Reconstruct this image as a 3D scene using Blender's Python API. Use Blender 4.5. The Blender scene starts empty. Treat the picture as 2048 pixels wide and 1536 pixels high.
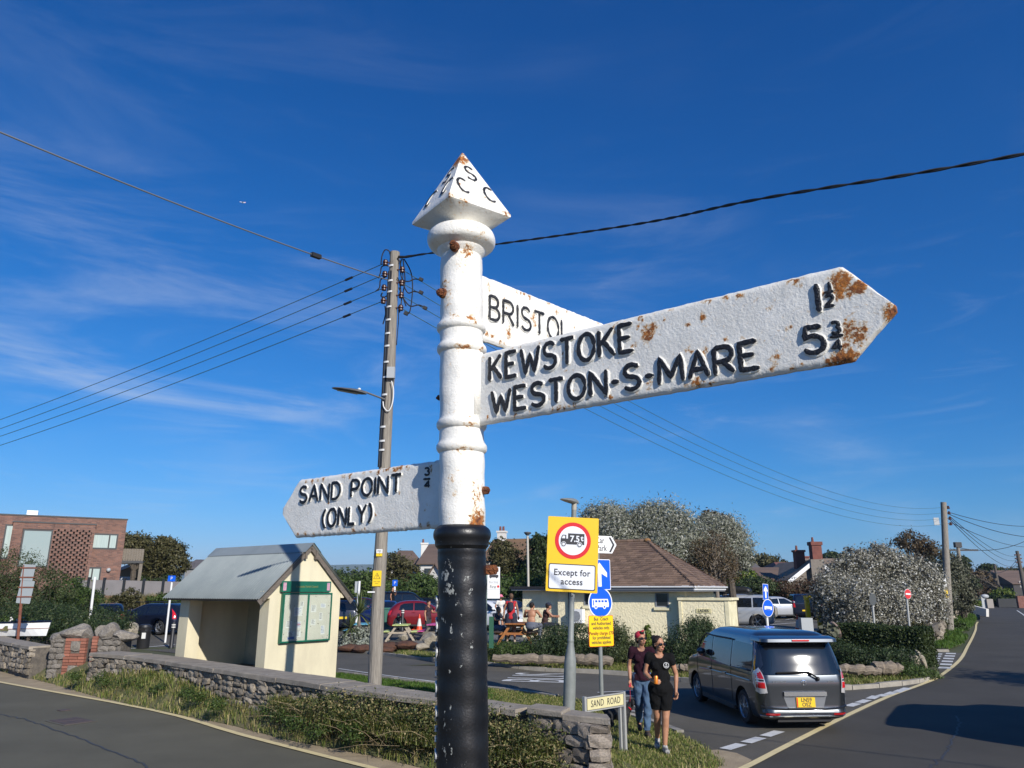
import bpy, bmesh, math, random
import numpy as np
from mathutils import Vector, Matrix, geometry
random.seed(7); RNG = np.random.default_rng(7)
S = bpy.context.scene
COL = S.collection
PI = math.pi
def R(d): return math.radians(d)
# ------------------------------------------------------------------ camera, sky, sun, exposure
FPX, CAMH = 1500.0, 2.4
TH = math.atan((1180-768)/FPX)
cd = bpy.data.cameras.new('camera'); cam = bpy.data.objects.new('camera', cd); COL.objects.link(cam)
cam.location = (0, 0, CAMH); cam.rotation_euler = (PI/2+TH, 0, 0)
cd.sensor_width = 36; cd.lens = 36*FPX/2048; cd.clip_start = .05; cd.clip_end = 20000
S.camera = cam
SUN_EL, SUN_AZ = 27.0, 31.5      # azimuth measured to the right of straight behind the camera
sd = Vector((math.sin(R(SUN_AZ))*math.cos(R(SUN_EL)), -math.cos(R(SUN_AZ))*math.cos(R(SUN_EL)), math.sin(R(SUN_EL))))
ld = bpy.data.lights.new('sun', 'SUN'); lo = bpy.data.objects.new('sun', ld); COL.objects.link(lo)
ld.energy = 5.0; ld.angle = R(.53); ld.color = (1, .95, .87)
lo.rotation_euler = sd.to_track_quat('Z', 'Y').to_euler(); lo.location = (30, -50, 60)
W = bpy.data.worlds.new('World'); S.world = W; W.use_nodes = True
nt = W.node_tree; nt.nodes.clear()
def nn(nt, t, **k):
    n = nt.nodes.new(t)
    for a, b in k.items(): setattr(n, a, b)
    return n
sky = nn(nt, 'ShaderNodeTexSky'); sky.sky_type = 'NISHITA'; sky.sun_disc = False
sky.sun_elevation = R(SUN_EL); sky.sun_rotation = R(180-SUN_AZ); sky.altitude = 10
sky.air_density = 1.0; sky.dust_density = .35; sky.ozone_density = 3.2
sc_ = nn(nt, 'ShaderNodeSeparateColor'); cc_ = nn(nt, 'ShaderNodeCombineColor'); nt.links.new(sky.outputs[0], sc_.inputs[0])
for i, (mul, pw) in enumerate(((.59, 2.0), (.64, 1.1), (1.0, .92))):      # a camera's stronger blue: gain and gamma per channel
    q = nn(nt, 'ShaderNodeMath'); q.operation = 'MULTIPLY'; q.inputs[1].default_value = .1; nt.links.new(sc_.outputs[i], q.inputs[0])
    w = nn(nt, 'ShaderNodeMath'); w.operation = 'POWER'; w.inputs[1].default_value = pw; nt.links.new(q.outputs[0], w.inputs[0])
    e = nn(nt, 'ShaderNodeMath'); e.operation = 'MULTIPLY'; e.inputs[1].default_value = mul*10; nt.links.new(w.outputs[0], e.inputs[0]); nt.links.new(e.outputs[0], cc_.inputs[i])
gm = cc_
tc = nn(nt, 'ShaderNodeTexCoord')
def wcloud(loc, rot, scale, nscale, detail, lo_, hi_, dist=0.0):
    mp = nn(nt, 'ShaderNodeMapping'); mp.inputs['Location'].default_value = loc; mp.inputs['Rotation'].default_value = rot; mp.inputs['Scale'].default_value = scale
    nt.links.new(tc.outputs['Generated'], mp.inputs['Vector'])
    no = nn(nt, 'ShaderNodeTexNoise'); no.inputs['Scale'].default_value = nscale; no.inputs['Detail'].default_value = detail; no.inputs['Roughness'].default_value = .62; no.inputs['Distortion'].default_value = dist
    nt.links.new(mp.outputs[0], no.inputs['Vector'])
    mr = nn(nt, 'ShaderNodeMapRange'); mr.inputs['From Min'].default_value = lo_; mr.inputs['From Max'].default_value = hi_; mr.interpolation_type = 'SMOOTHSTEP'
    nt.links.new(no.outputs['Fac'], mr.inputs['Value'])
    return mr.outputs[0]
def wmath(op, a, b):
    m = nn(nt, 'ShaderNodeMath'); m.operation = op; m.use_clamp = True
    for i, x in enumerate((a, b)):
        if isinstance(x, (int, float)): m.inputs[i].default_value = x
        else: nt.links.new(x, m.inputs[i])
    return m.outputs[0]
c1 = wcloud((.9, .4, 0), (R(8), R(-16), R(12)), (.9, 1.2, 4.2), 1.9, 10, .45, .74, 1.2)
c2 = wcloud((4.3, 2.1, 1), (0, R(-14), 0), (1, 1, 1.6), 1.9, 2, .42, .62)
c3 = wcloud((1.7, 5.5, 3), (R(5), R(-10), 0), (1.6, 1.6, 8), 2.6, 9, .50, .80, 1.2)
sep = nn(nt, 'ShaderNodeSeparateXYZ'); nt.links.new(tc.outputs['Generated'], sep.inputs[0])
lowm = nn(nt, 'ShaderNodeMapRange'); lowm.inputs['From Min'].default_value = .5; lowm.inputs['From Max'].default_value = .22; lowm.inputs['To Min'].default_value = .1
nt.links.new(sep.outputs['Z'], lowm.inputs['Value'])
cl = wmath('MULTIPLY', wmath('ADD', wmath('MULTIPLY', c1, c2), wmath('MULTIPLY', c3, .35)), lowm.outputs[0])
cl = wmath('MULTIPLY', cl, .5)
mix = nn(nt, 'ShaderNodeMix'); mix.data_type = 'RGBA'
nt.links.new(cl, mix.inputs['Factor']); nt.links.new(gm.outputs[0], mix.inputs['A']); mix.inputs['B'].default_value = (5.6, 6.3, 7.4, 1)
bg = nn(nt, 'ShaderNodeBackground'); bg.inputs['Strength'].default_value = .1
nt.links.new(mix.outputs['Result'], bg.inputs['Color'])
wo = nn(nt, 'ShaderNodeOutputWorld'); nt.links.new(bg.outputs[0], wo.inputs['Surface'])
S.view_settings.view_transform = 'Standard'; S.view_settings.look = 'None'; S.view_settings.gamma = 1
S.view_settings.exposure = 0.15; S.view_settings.use_curve_mapping = False
S.cycles.max_bounces = 6; S.cycles.transparent_max_bounces = 8; S.cycles.use_denoising = True
# ------------------------------------------------------------------ geometry of the view: a pixel of the 2048 x 1536 photo as a world point
def ray(u, v):
    s = -(v-768)/FPX
    return Vector(((u-1024)/FPX, math.cos(TH)-math.sin(TH)*s, math.sin(TH)+math.cos(TH)*s))
def P(u, v, y):
    r = ray(u, v); t = y/r.y; return Vector((r.x*t, y, CAMH+r.z*t))
def G0(u, v, z=0.0):
    r = ray(u, v); t = (z-CAMH)/r.z; return Vector((r.x*t, r.y*t, z))
def sst(a, b, x):
    t = min(1, max(0, (x-a)/(b-a))); return t*t*(3-2*t)
def gz(x, y):                      # height of the land
    ld_ = ((12.31-x)*(71.05-23.04)-(23.04-y)*(42.36-12.31))/56.6   # metres left of the right hand road
    m = sst(3, 12, ld_)
    h = .3*sst(32, 43, y)*m
    k = sst(24.8, 28, y)*(1-sst(37, 42, y))*sst(-3.2, -.8, x)*(1-sst(10.5, 13, x))
    h = max(h, .45*k)
    return h
def G(u, v, dz=0.0):
    z = 0.0
    for _ in range(12):
        p = G0(u, v, z+dz); z = .5*z+.5*gz(p.x, p.y)
    p = G0(u, v, z+dz); p.z = z; return p
# ------------------------------------------------------------------ materials
MATS = {}
def newmat(name):
    m = bpy.data.materials.new(name); m.use_nodes = True; nt = m.node_tree
    b = nt.nodes['Principled BSDF']; return m, nt, b
def c4(c): return (c[0], c[1], c[2], 1)
def M(name, col, rough=.6, metal=0, col2=None, scale=4.0, lo=.35, hi=.65, bump=0, bscale=60, coat=0, spec=.5, island=0, sv=None, col3=None, s3=None, t3=.62, w3=.05, emis=None):
    if name in MATS: return MATS[name]
    m, nt, b = newmat(name); L = nt.links.new
    b.inputs['Roughness'].default_value = rough; b.inputs['Metallic'].default_value = metal
    b.inputs['Base Color'].default_value = c4(col); b.inputs['Coat Weight'].default_value = coat
    b.inputs['Specular IOR Level'].default_value = spec; b.inputs['Coat Roughness'].default_value = .05
    t = nn(nt, 'ShaderNodeTexCoord'); vec = t.outputs['Object']
    if sv:
        mp = nn(nt, 'ShaderNodeMapping'); mp.inputs['Scale'].default_value = sv; L(vec, mp.inputs['Vector']); vec = mp.outputs[0]
    cur = None
    if col2 is not None:
        n = nn(nt, 'ShaderNodeTexNoise'); n.inputs['Scale'].default_value = scale; n.inputs['Detail'].default_value = 7; n.inputs['Roughness'].default_value = .65
        L(vec, n.inputs['Vector'])
        r = nn(nt, 'ShaderNodeMapRange'); r.inputs['From Min'].default_value = lo; r.inputs['From Max'].default_value = hi
        L(n.outputs['Fac'], r.inputs['Value'])
        x = nn(nt, 'ShaderNodeMix'); x.data_type = 'RGBA'; L(r.outputs[0], x.inputs['Factor'])
        x.inputs['A'].default_value = c4(col); x.inputs['B'].default_value = c4(col2); cur = x.outputs['Result']
    if col3 is not None:
        n = nn(nt, 'ShaderNodeTexNoise'); n.inputs['Scale'].default_value = s3 or scale*3; n.inputs['Detail'].default_value = 6; n.inputs['Roughness'].default_value = .7
        L(vec, n.inputs['Vector'])
        r = nn(nt, 'ShaderNodeMapRange'); r.inputs['From Min'].default_value = t3; r.inputs['From Max'].default_value = t3+w3
        L(n.outputs['Fac'], r.inputs['Value'])
        x = nn(nt, 'ShaderNodeMix'); x.data_type = 'RGBA'; L(r.outputs[0], x.inputs['Factor'])
        if cur: L(cur, x.inputs['A'])
        else: x.inputs['A'].default_value = c4(col)
        x.inputs['B'].default_value = c4(col3); cur = x.outputs['Result']
    if island:
        g = nn(nt, 'ShaderNodeNewGeometry'); h = nn(nt, 'ShaderNodeObjectInfo')
        a = nn(nt, 'ShaderNodeMath'); a.operation = 'ADD'; L(g.outputs['Random Per Island'], a.inputs[0]); L(h.outputs['Random'], a.inputs[1])
        f = nn(nt, 'ShaderNodeMath'); f.operation = 'FRACT'; L(a.outputs[0], f.inputs[0])
        r = nn(nt, 'ShaderNodeMapRange'); r.inputs['To Min'].default_value = 1-island; r.inputs['To Max'].default_value = 1+island; L(f.outputs[0], r.inputs['Value'])
        hs = nn(nt, 'ShaderNodeHueSaturation'); L(r.outputs[0], hs.inputs['Value'])
        if cur: L(cur, hs.inputs['Color'])
        else: hs.inputs['Color'].default_value = c4(col)
        cur = hs.outputs[0]
    if cur: L(cur, b.inputs['Base Color'])
    if bump:
        n = nn(nt, 'ShaderNodeTexNoise'); n.inputs['Scale'].default_value = bscale; n.inputs['Detail'].default_value = 5; L(vec, n.inputs['Vector'])
        bp = nn(nt, 'ShaderNodeBump'); bp.inputs['Strength'].default_value = min(1, bump); bp.inputs['Distance'].default_value = .02*max(1, bump); L(n.outputs['Fac'], bp.inputs['Height']); L(bp.outputs[0], b.inputs['Normal'])
    if emis:
        b.inputs['Emission Color'].default_value = c4(col); b.inputs['Emission Strength'].default_value = emis
    MATS[name] = m; return m
def leafmat(name, cols, rough=.55, trans=.25):
    """cols: list of (position, colour) picked at random per leaf"""
    if name in MATS: return MATS[name]
    m, nt, b = newmat(name); L = nt.links.new
    g = nn(nt, 'ShaderNodeNewGeometry'); cr = nn(nt, 'ShaderNodeValToRGB'); e = cr.color_ramp
    while len(e.elements) < len(cols): e.elements.new(.5)
    for i, (p, c) in enumerate(cols): e.elements[i].position = p; e.elements[i].color = c4(c)
    L(g.outputs['Random Per Island'], cr.inputs['Fac']); L(cr.outputs[0], b.inputs['Base Color'])
    b.inputs['Roughness'].default_value = rough; b.inputs['Specular IOR Level'].default_value = .3
    tr = nn(nt, 'ShaderNodeBsdfTranslucent'); L(cr.outputs[0], tr.inputs['Color'])
    mx = nn(nt, 'ShaderNodeMixShader'); mx.inputs[0].default_value = trans
    o = nt.nodes['Material Output']; L(b.outputs[0], mx.inputs[1]); L(tr.outputs[0], mx.inputs[2]); L(mx.outputs[0], o.inputs['Surface'])
    MATS[name] = m; return m
# ------------------------------------------------------------------ mesh helpers
class MB:
    def __init__(s): s.v = []; s.f = []; s.m = []
    def add(s, vs, fs, mi=0):
        o = len(s.v); s.v += [tuple(p) for p in vs]; s.f += [tuple(o+i for i in f) for f in fs]; s.m += [mi]*len(fs); return s
    def box(s, a, b, mi=0, mat=None):
        x0, y0, z0 = a; x1, y1, z1 = b
        vs = [Vector(p) for p in ((x0,y0,z0),(x1,y0,z0),(x1,y1,z0),(x0,y1,z0),(x0,y0,z1),(x1,y0,z1),(x1,y1,z1),(x0,y1,z1))]
        if mat: vs = [mat@p for p in vs]
        return s.add(vs, [(3,2,1,0),(4,5,6,7),(0,1,5,4),(1,2,6,5),(2,3,7,6),(3,0,4,7)], mi)
    def bar(s, p, q, w, h, mi=0, up=(0,0,1)):
        p = Vector(p); q = Vector(q); d = q-p; L = d.length; d.normalize(); up = Vector(up)
        if abs(d.dot(up)) > .98: up = Vector((0,1,0))
        x = d.cross(up).normalized(); z = x.cross(d)
        m = Matrix((x, d, z)).transposed().to_4x4(); m.translation = p
        return s.box((-w/2, 0, -h/2), (w/2, L, h/2), mi, m)
    def tube(s, pts, r, n=8, mi=0, cap=True, twist=0):
        pts = [Vector(p) for p in pts]; rs = r if isinstance(r, (list, tuple)) else [r]*len(pts)
        vs = []; prev = None
        for i, p in enumerate(pts):
            d = (pts[min(i+1, len(pts)-1)]-pts[max(i-1, 0)])
            d = d.normalized() if d.length > 1e-9 else Vector((0,0,1))
            if prev is None: a = d.orthogonal().normalized()
            else:
                a = prev-d*prev.dot(d); a = a.normalized() if a.length > 1e-6 else d.orthogonal().normalized()
            prev = a; b = d.cross(a)
            for k in range(n):
                t = 2*PI*k/n+twist; vs.append(p+(a*math.cos(t)+b*math.sin(t))*rs[i])
        fs = []
        for i in range(len(pts)-1):
            for k in range(n):
                k2 = (k+1) % n; fs.append((i*n+k, i*n+k2, (i+1)*n+k2, (i+1)*n+k))
        if cap: fs.append(tuple(range(n-1, -1, -1))); fs.append(tuple((len(pts)-1)*n+k for k in range(n)))
        return s.add(vs, fs, mi)
    def lathe(s, prof, n=24, mi=0, mat=None, cap=True):
        vs = []; fs = []
        for r, z in prof:
            for k in range(n):
                t = 2*PI*k/n; p = Vector((r*math.cos(t), r*math.sin(t), z)); vs.append(mat@p if mat else p)
        for i in range(len(prof)-1):
            for k in range(n):
                k2 = (k+1) % n; fs.append((i*n+k, i*n+k2, (i+1)*n+k2, (i+1)*n+k))
        if cap: fs.append(tuple(range(n-1, -1, -1))); fs.append(tuple((len(prof)-1)*n+k for k in range(n)))
        return s.add(vs, fs, mi)
    def prism(s, poly, d, mi=0, mat=None):
        """poly: (x,z) outline counter-clockwise seen from -y, extruded from y=0 to y=d"""
        n = len(poly); vs = [Vector((x, 0, z)) for x, z in poly]+[Vector((x, d, z)) for x, z in poly]
        if mat: vs = [mat@p for p in vs]
        fs = [tuple(range(n)), tuple(range(2*n-1, n-1, -1))]+[((i+1) % n, i, n+i, n+(i+1) % n) for i in range(n)]
        return s.add(vs, fs, mi)
    def ball(s, c, r, mi=0, nu=12, nv=8, mat=None):
        r = (r, r, r) if isinstance(r, (int, float)) else r; vs = []; fs = []
        for j in range(nv+1):
            a = PI*j/nv
            for i in range(nu):
                t = 2*PI*i/nu; p = Vector((r[0]*math.sin(a)*math.cos(t), r[1]*math.sin(a)*math.sin(t), r[2]*math.cos(a)))
                if mat: p = mat@p
                vs.append(p+Vector(c))
        for j in range(nv):
            for i in range(nu): fs.append((j*nu+i, (j+1)*nu+i, (j+1)*nu+(i+1) % nu, j*nu+(i+1) % nu))
        return s.add(vs, fs, mi)
    def mesh(s, name, mats, smooth=False):
        me = bpy.data.meshes.new(name); me.from_pydata([tuple(p) for p in s.v], [], s.f)
        for m in (mats if isinstance(mats, (list, tuple)) else [mats]): me.materials.append(m)
        me.polygons.foreach_set('material_index', s.m)
        if smooth: me.polygons.foreach_set('use_smooth', [True]*len(me.polygons)); me.set_sharp_from_angle(angle=R(35))
        me.update(); return me
    def build(s, name, mats, parent=None, smooth=False, **kw):
        return link(name, s.mesh(name, mats, smooth), parent, **kw)
def link(name, data, parent=None, label=None, cat=None, group=None, kind=None, loc=None, rot=None):
    o = bpy.data.objects.new(name, data); COL.objects.link(o)
    if parent is not None: o.parent = parent
    if loc is not None: o.location = loc
    if rot is not None: o.rotation_euler = rot
    if label: o['label'] = label
    if cat: o['category'] = cat
    if group: o['group'] = group
    if kind: o['kind'] = kind
    return o
def thing(name, label, cat, loc=(0,0,0), rotz=0, group=None, rot=None):
    return link(name, None, None, label, cat, group, None, loc, rot or (0, 0, rotz))
def kids(o): return list(o.children)
def dup(root, loc=None, rotz=None, label=None, group=None, swap=None):
    def cp(o, par):
        c = o.copy(); COL.objects.link(c); c.parent = par
        for k in kids(o): cp(k, c)
        return c
    r = cp(root, None)
    if loc is not None: r.location = loc
    if rotz is not None: r.rotation_euler = (0, 0, rotz)
    if label: r['label'] = label
    if group: r['group'] = group
    if swap:
        def rec(o):
            if o.data is not None:
                for i, sl in enumerate(o.material_slots):
                    q = sl.material
                    if q and q.name in swap: q = swap[q.name]; sl.link = 'OBJECT'; sl.material = q
            for k in o.children: rec(k)
        rec(r)
    return r
def npmesh(name, V, F, mat, smooth=False):
    """V (n,3), F (m,k) arrays; k = 3 or 4"""
    me = bpy.data.meshes.new(name); k = F.shape[1]
    me.vertices.add(len(V)); me.vertices.foreach_set('co', np.ascontiguousarray(V, dtype=np.float32).ravel())
    me.loops.add(F.size); me.loops.foreach_set('vertex_index', np.ascontiguousarray(F, dtype=np.int32).ravel())
    me.polygons.add(len(F)); me.polygons.foreach_set('loop_start', np.arange(0, F.size, k, dtype=np.int32))
    me.polygons.foreach_set('loop_total', np.full(len(F), k, dtype=np.int32))
    if smooth: me.polygons.foreach_set('use_smooth', [True]*len(F))
    me.update(calc_edges=True); me.materials.append(mat); return me
_fc = {}
def textmesh(txt, size, ext=.002, off=0, align='CENTER', shx=1.0, spc=1.0, shear=0):
    """text in the x-z plane, readable from -y"""
    c = bpy.data.curves.new('lettering', 'FONT'); c.body = txt; c.size = size; c.extrude = ext/2; c.offset = off
    c.align_x = align; c.align_y = 'CENTER'; c.space_character = spc; c.shear = shear; c.resolution_u = 3
    o = bpy.data.objects.new('tmp', c); COL.objects.link(o); dg = bpy.context.evaluated_depsgraph_get()
    me = bpy.data.meshes.new_from_object(o.evaluated_get(dg)); bpy.data.objects.remove(o); bpy.data.curves.remove(c)
    me.transform(Matrix.Rotation(PI/2, 4, 'X')@Matrix.Diagonal((shx, 1, 1, 1)))
    return me
def text(parent, txt, size, loc, mat, rotz=0, name='lettering', **k):
    me = textmesh(txt, size, **k); me.materials.clear(); me.materials.append(mat)
    return link(name, me, parent, loc=loc, rot=(0, 0, rotz))
def evalmesh(o):
    dg = bpy.context.evaluated_depsgraph_get(); dg.update()
    return bpy.data.meshes.new_from_object(o.evaluated_get(dg))
def noise1(seed, n=64):
    r = np.random.default_rng(seed); return r.random(n)
def inpoly(x, y, poly):
    c = False; j = len(poly)-1
    for i in range(len(poly)):
        xi, yi = poly[i]; xj, yj = poly[j]
        if (yi > y) != (yj > y) and x < (xj-xi)*(y-yi)/(yj-yi)+xi: c = not c
        j = i
    return c
def sheet(name, poly, dz, mat, step=2.0, kind='structure', hf=gz, parent=None, skirt=0, label=None, cat=None):
    """a ground sheet over a polygon, following the land"""
    poly = [(p[0], p[1]) for p in poly]; pts = []
    # resample the edge
    for i in range(len(poly)):
        a = Vector(poly[i]); b = Vector(poly[(i+1) % len(poly)]); n = max(1, int((b-a).length/step))
        for k in range(n): pts.append(a.lerp(b, k/n))
    ne = len(pts); xs = [p.x for p in pts]; ys = [p.y for p in pts]; ring = [(p.x, p.y) for p in pts]
    y = min(ys)+step/2
    while y < max(ys):
        x = min(xs)+step/2
        while x < max(xs):
            if inpoly(x, y, ring): pts.append(Vector((x, y)))
            x += step
        y += step
    r = geometry.delaunay_2d_cdt(pts, [], [list(range(ne))], 1, 1e-4)
    vs = [(p.x, p.y, hf(p.x, p.y)+dz) for p in r[0]]; fs = [tuple(f) for f in r[2]]
    fs = [f if geometry.normal([Vector(vs[i]) for i in f]).z > 0 else f[::-1] for f in fs]
    if skirt:
        n0 = len(vs); o = list(range(ne)); vs += [(vs[i][0], vs[i][1], vs[i][2]-skirt) for i in o]
        for i in range(ne): a, b = i, (i+1) % ne; fs.append((a, n0+a, n0+b, b))
    mb = MB().add(vs, fs); return mb.build(name, mat, parent, kind=kind, label=label, cat=cat)
def ribbon(mb, pts, w, dz, hf=gz, mi=0):
    pts = [Vector((p[0], p[1])) for p in pts]; vs = []; n = len(pts)
    for i, p in enumerate(pts):
        d = (pts[min(i+1, n-1)]-pts[max(i-1, 0)]).normalized(); q = Vector((-d.y, d.x))
        for s in (-.5, .5):
            a = p+q*w*s; vs.append((a.x, a.y, hf(a.x, a.y)+dz))
    mb.add(vs, [(2*i+1, 2*i, 2*i+2, 2*i+3) for i in range(n-1)], mi)
def spline(pts, n=8):
    """Catmull-Rom through points of any dimension"""
    pts = [Vector(p) for p in pts]; out = []
    for i in range(len(pts)-1):
        p0 = pts[max(i-1, 0)]; p1 = pts[i]; p2 = pts[i+1]; p3 = pts[min(i+2, len(pts)-1)]
        for k in range(n):
            t = k/n; out.append(.5*((2*p1)+(p2-p0)*t+(2*p0-5*p1+4*p2-p3)*t*t+(3*p1-p0-3*p2+p3)*t**3))
    out.append(pts[-1]); return out
# ------------------------------------------------------------------ the land, roads and markings
m_field = M('field_grass', (.045,.06,.018), .9, col2=(.09,.085,.035), scale=.15, bump=1, bscale=3)
m_asph = M('asphalt', (.090,.083,.056), .85, col2=(.135,.125,.088), scale=.45, lo=.3, hi=.75, bump=.35, bscale=150, col3=(.18,.168,.15), s3=38, t3=.56, w3=.22, spec=.35)
m_asph2 = M('asphalt_worn', (.078,.071,.056), .85, col2=(.12,.11,.09), scale=.55, lo=.3, hi=.7, bump=.35, bscale=150, col3=(.19,.178,.16), s3=38, t3=.56, w3=.22, spec=.35)
m_sand = M('sandy_edge', (.38,.30,.19), .95, col2=(.27,.21,.135), scale=2.5, bump=.5, bscale=40)
m_soil = M('verge_soil', (.15,.125,.06), .95, col2=(.08,.095,.03), scale=3, bump=.6, bscale=30)
m_kerb = M('kerb_concrete', (.36,.33,.28), .85, col2=(.24,.22,.185), scale=3, bump=.3, bscale=60, island=.12)
m_white = M('road_paint_white', (.62,.62,.60), .7, col2=(.38,.38,.36), scale=9, lo=.5, hi=.75)
m_yellow = M('road_paint_yellow', (.70,.58,.31), .7, col2=(.50,.41,.23), scale=5, lo=.5, hi=.8)
m_conc = M('coping_concrete', (.33,.285,.225), .9, col2=(.21,.18,.145), scale=3.5, bump=.5, bscale=50, col3=(.46,.44,.40), s3=7, t3=.64, w3=.03)
sheet('ground', [(-2500,-300),(2500,-300),(2500,4000),(-2500,4000)], -.05, m_field, 90, hf=lambda x, y: 0 if abs(x) > 90 or y > 130 or y < 0 else -.1)
sheet('ground', [(-85,26),(20,26),(60,110),(60,125),(-85,125)], -.012, m_field, 4)
main = [(-80,-30),(70,-30),(70,8)]
Lline = [(-26,31.5),(-19.5,26.2),(-13.78,21.59),(-7.51,16.79),(-4.6,13.95),(-1.99,11.53),(-.6,10.3),(.6,9.75),(1.7,9.95),(2.5,10.6),(3.26,11.53),(4.46,13.15),(6.6,16.0),(8.83,18.84),(10.6,20.9),(12.31,23.04),(15.93,28.31),(20,34.8),(24.13,41.41),(29,49.3),(34.0,57.59),(38.3,64.4),(42.36,71.05),(50,84),(58,98),(64,110)]
Lc = spline([Vector((x, y, 0)) for x, y in Lline], 4)
sheet('road', [(-80,-30),(60,-30),(60,30),(62,60),(72,96),(80,118),(66,116)]+[(p.x, p.y) for p in reversed(Lc)]+[(-80,75)], .0, m_asph, 3.0)
m_asph3 = M('newer_asphalt', (.050,.045,.036), .8, col2=(.080,.073,.060), scale=.4, lo=.3, hi=.75, bump=.35, bscale=150, col3=(.11,.10,.085), s3=38, t3=.58, w3=.22, spec=.35)
sheet('newer_road', [(1.2,-20),(60,-20),(60,30),(62,60),(72,96),(80,118),(66,116)]+[(p.x, p.y) for p in reversed(Lc) if p.x > 2.2], .002, m_asph3, 3.0)
side_near = [G(u, v) for u, v in ((560,1328),(677,1346),(813,1363),(980,1377),(1130,1398),(1250,1424),(1300,1440),(1345,1455),(1400,1478),(1440,1498))]+[Vector((3.24,11.9,0)), Vector((2.9,11.0,0))]
isl = [G(u, v) for u, v in ((640,1299),(690,1303),(770,1311),(880,1322),(1040,1340),(1250,1351),(1400,1368),(1560,1381),(1690,1380),(1825,1368),(1880,1352))]
islL = [(-10.5,36),(-9.4,34.2)]
side = [(p.x, p.y) for p in side_near]
sheet('side_road', side[::-1]+[(-30,45),(-45,60),(-20,60),(-9,42),(-4,40),(-2,33),(16,33),(17.8,31.3),(12.5,23.2),(8.8,18.7),(4.4,13.0),(3.3,11.6)], .004, m_asph2, 1.8)
sheet('car_park', [(-60,44),(-20,40),(-3,37),(13,36),(17,40),(30,62),(36,76),(-62,78)], .008, m_asph2, 2.5)
# painted lines
def line_obj(name, pts, w, mat, dz=.014, hf=gz): mb = MB(); ribbon(mb, pts, w, dz, hf); return mb.build(name, mat, kind='structure')
line_obj('yellow_edge_line', [(p.x, p.y) for p in Lc if not (p.y > 62)], .12, m_yellow)
mb = MB()
for a, b in (((1450,1500),(1483,1490)),((1492,1487),(1522,1477)),((1530,1474),(1559,1464)),((1697,1414),(1715,1408)),((1718,1407),(1735,1401)),((1740,1399),(1753,1393)),((1758,1394),(1772,1390)),((1776,1390),(1789,1385)),((1792,1386),(1804,1381)),((1806,1381),(1816,1377))):
    p, q = G(*a), G(*b); ribbon(mb, [p, q], .2, .016)
mb.build('give_way_line', m_white, kind='structure')
mb = MB()
for row in (((1860,1336),(1876,1306)),((1888,1339),(1903,1305))):
    a, b = G(*row[0]), G(*row[1])
    for k in range(6):
        p = a.lerp(b, (k+.12)/6); q = a.lerp(b, (k+.62)/6); ribbon(mb, [p, q], .34, .016)
mb.build('entry_hatching', m_white, kind='structure')
line_obj('side_road_line', [G(*p) for p in ((677,1338),(760,1350),(813,1357),(870,1364))], .08, m_white)
# elongated BUS lettering on the side road
bm_ = textmesh('BUS', 1.0, ext=.002, shx=1.0)
o = link('bus_road_lettering', bm_, kind='structure'); bm_.materials.clear(); bm_.materials.append(m_white)
def _flat(me, ox, oy, sx, sy, ang):
    c, s = math.cos(ang), math.sin(ang)
    for v in me.vertices:
        x, z = v.co.x*sx, v.co.z*sy; v.co = Vector((ox+c*x-s*z, oy+s*x+c*z, .018+v.co.y*.5))
_flat(bm_, .9, 22.6, 1.35, 2.6, R(78))
mb = MB()
for k in range(5): 
    a = G(1195+k*9, 1386+k*9); b = G(1300, 1381+k*11); ribbon(mb, [a, b], .09, .016)
mb.build('stop_box_lines', m_white, kind='structure')
# car park bay lines
mb = MB()
for a, b in (((1500,1237),(1535,1242)),((1515,1246),(1560,1243)),((1540,1250),(1595,1246)),((1570,1240),(1590,1237)),((262,1298),(350,1290)),((290,1270),(345,1266)),((240,1262),(345,1262))): ribbon(mb, [G(*a), G(*b)], .14, .02)
mb.build('bay_line', m_white, kind='structure')
# crack sealing lines and wheel polish on the road
m_tar = M('tar_seal', (.035,.035,.036), .6, col2=(.06,.06,.06), scale=20)
mb = MB()
for pts in (((0,1428),(60,1442),(140,1470),(240,1510),(300,1536)), ((1915,1432),(1918,1450),(1905,1480),(1893,1505),(1860,1536)), ((1700,1250),(1701,1251))):
    q = [G(*p) for p in pts]
    if (q[0]-q[-1]).length > 1: ribbon(mb, [p+Vector((random.uniform(-.03,.03), random.uniform(-.05,.05), 0)) for p in spline(q, 10)], .035, .005)
mb.build('tar_seam', m_tar, kind='structure')
for nm_, pl2_ in (('road_patch', [(-9.5,10.8),(-7.2,10.1),(-6.9,11.3),(-9.1,12.1)]), ('road_patch', [(5.2,10.5),(6.4,11.5),(7.6,10.3),(6.4,9.2)]), ('road_patch', [(13.0,19.5),(14.2,21.5),(15.1,21),(13.9,19)])): sheet(nm_, pl2_, .0036, m_asph3 if pl2_[0][0] < 0 else m_asph2, 1.0)
mh = thing('manhole_cover', 'rusty rectangular manhole cover in the left hand road', 'manhole cover', G(142,1443)+Vector((0,0,.004)), R(-38))
m_iron = M('rusty_iron', (.11,.075,.065), .8, col2=(.06,.05,.05), scale=12, bump=.5, bscale=60)
MB().box((-.42,-.3,0),(.42,.3,.006)).build('frame', m_asph2, mh); mb = MB()
for i in range(2): mb.box((-.36+.37*i,-.24,.006),(-.01+.37*i,.24,.012))
mb.build('cover_plate', m_iron, mh)
MB().box((-.1,-.1,0),(.1,.1,.012)).build('water_cover', m_iron, label='small square iron water cover beyond the manhole', cat='manhole cover', loc=G(128,1421)+Vector((0,0,.004)), rot=(0,0,R(-38)))
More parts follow.
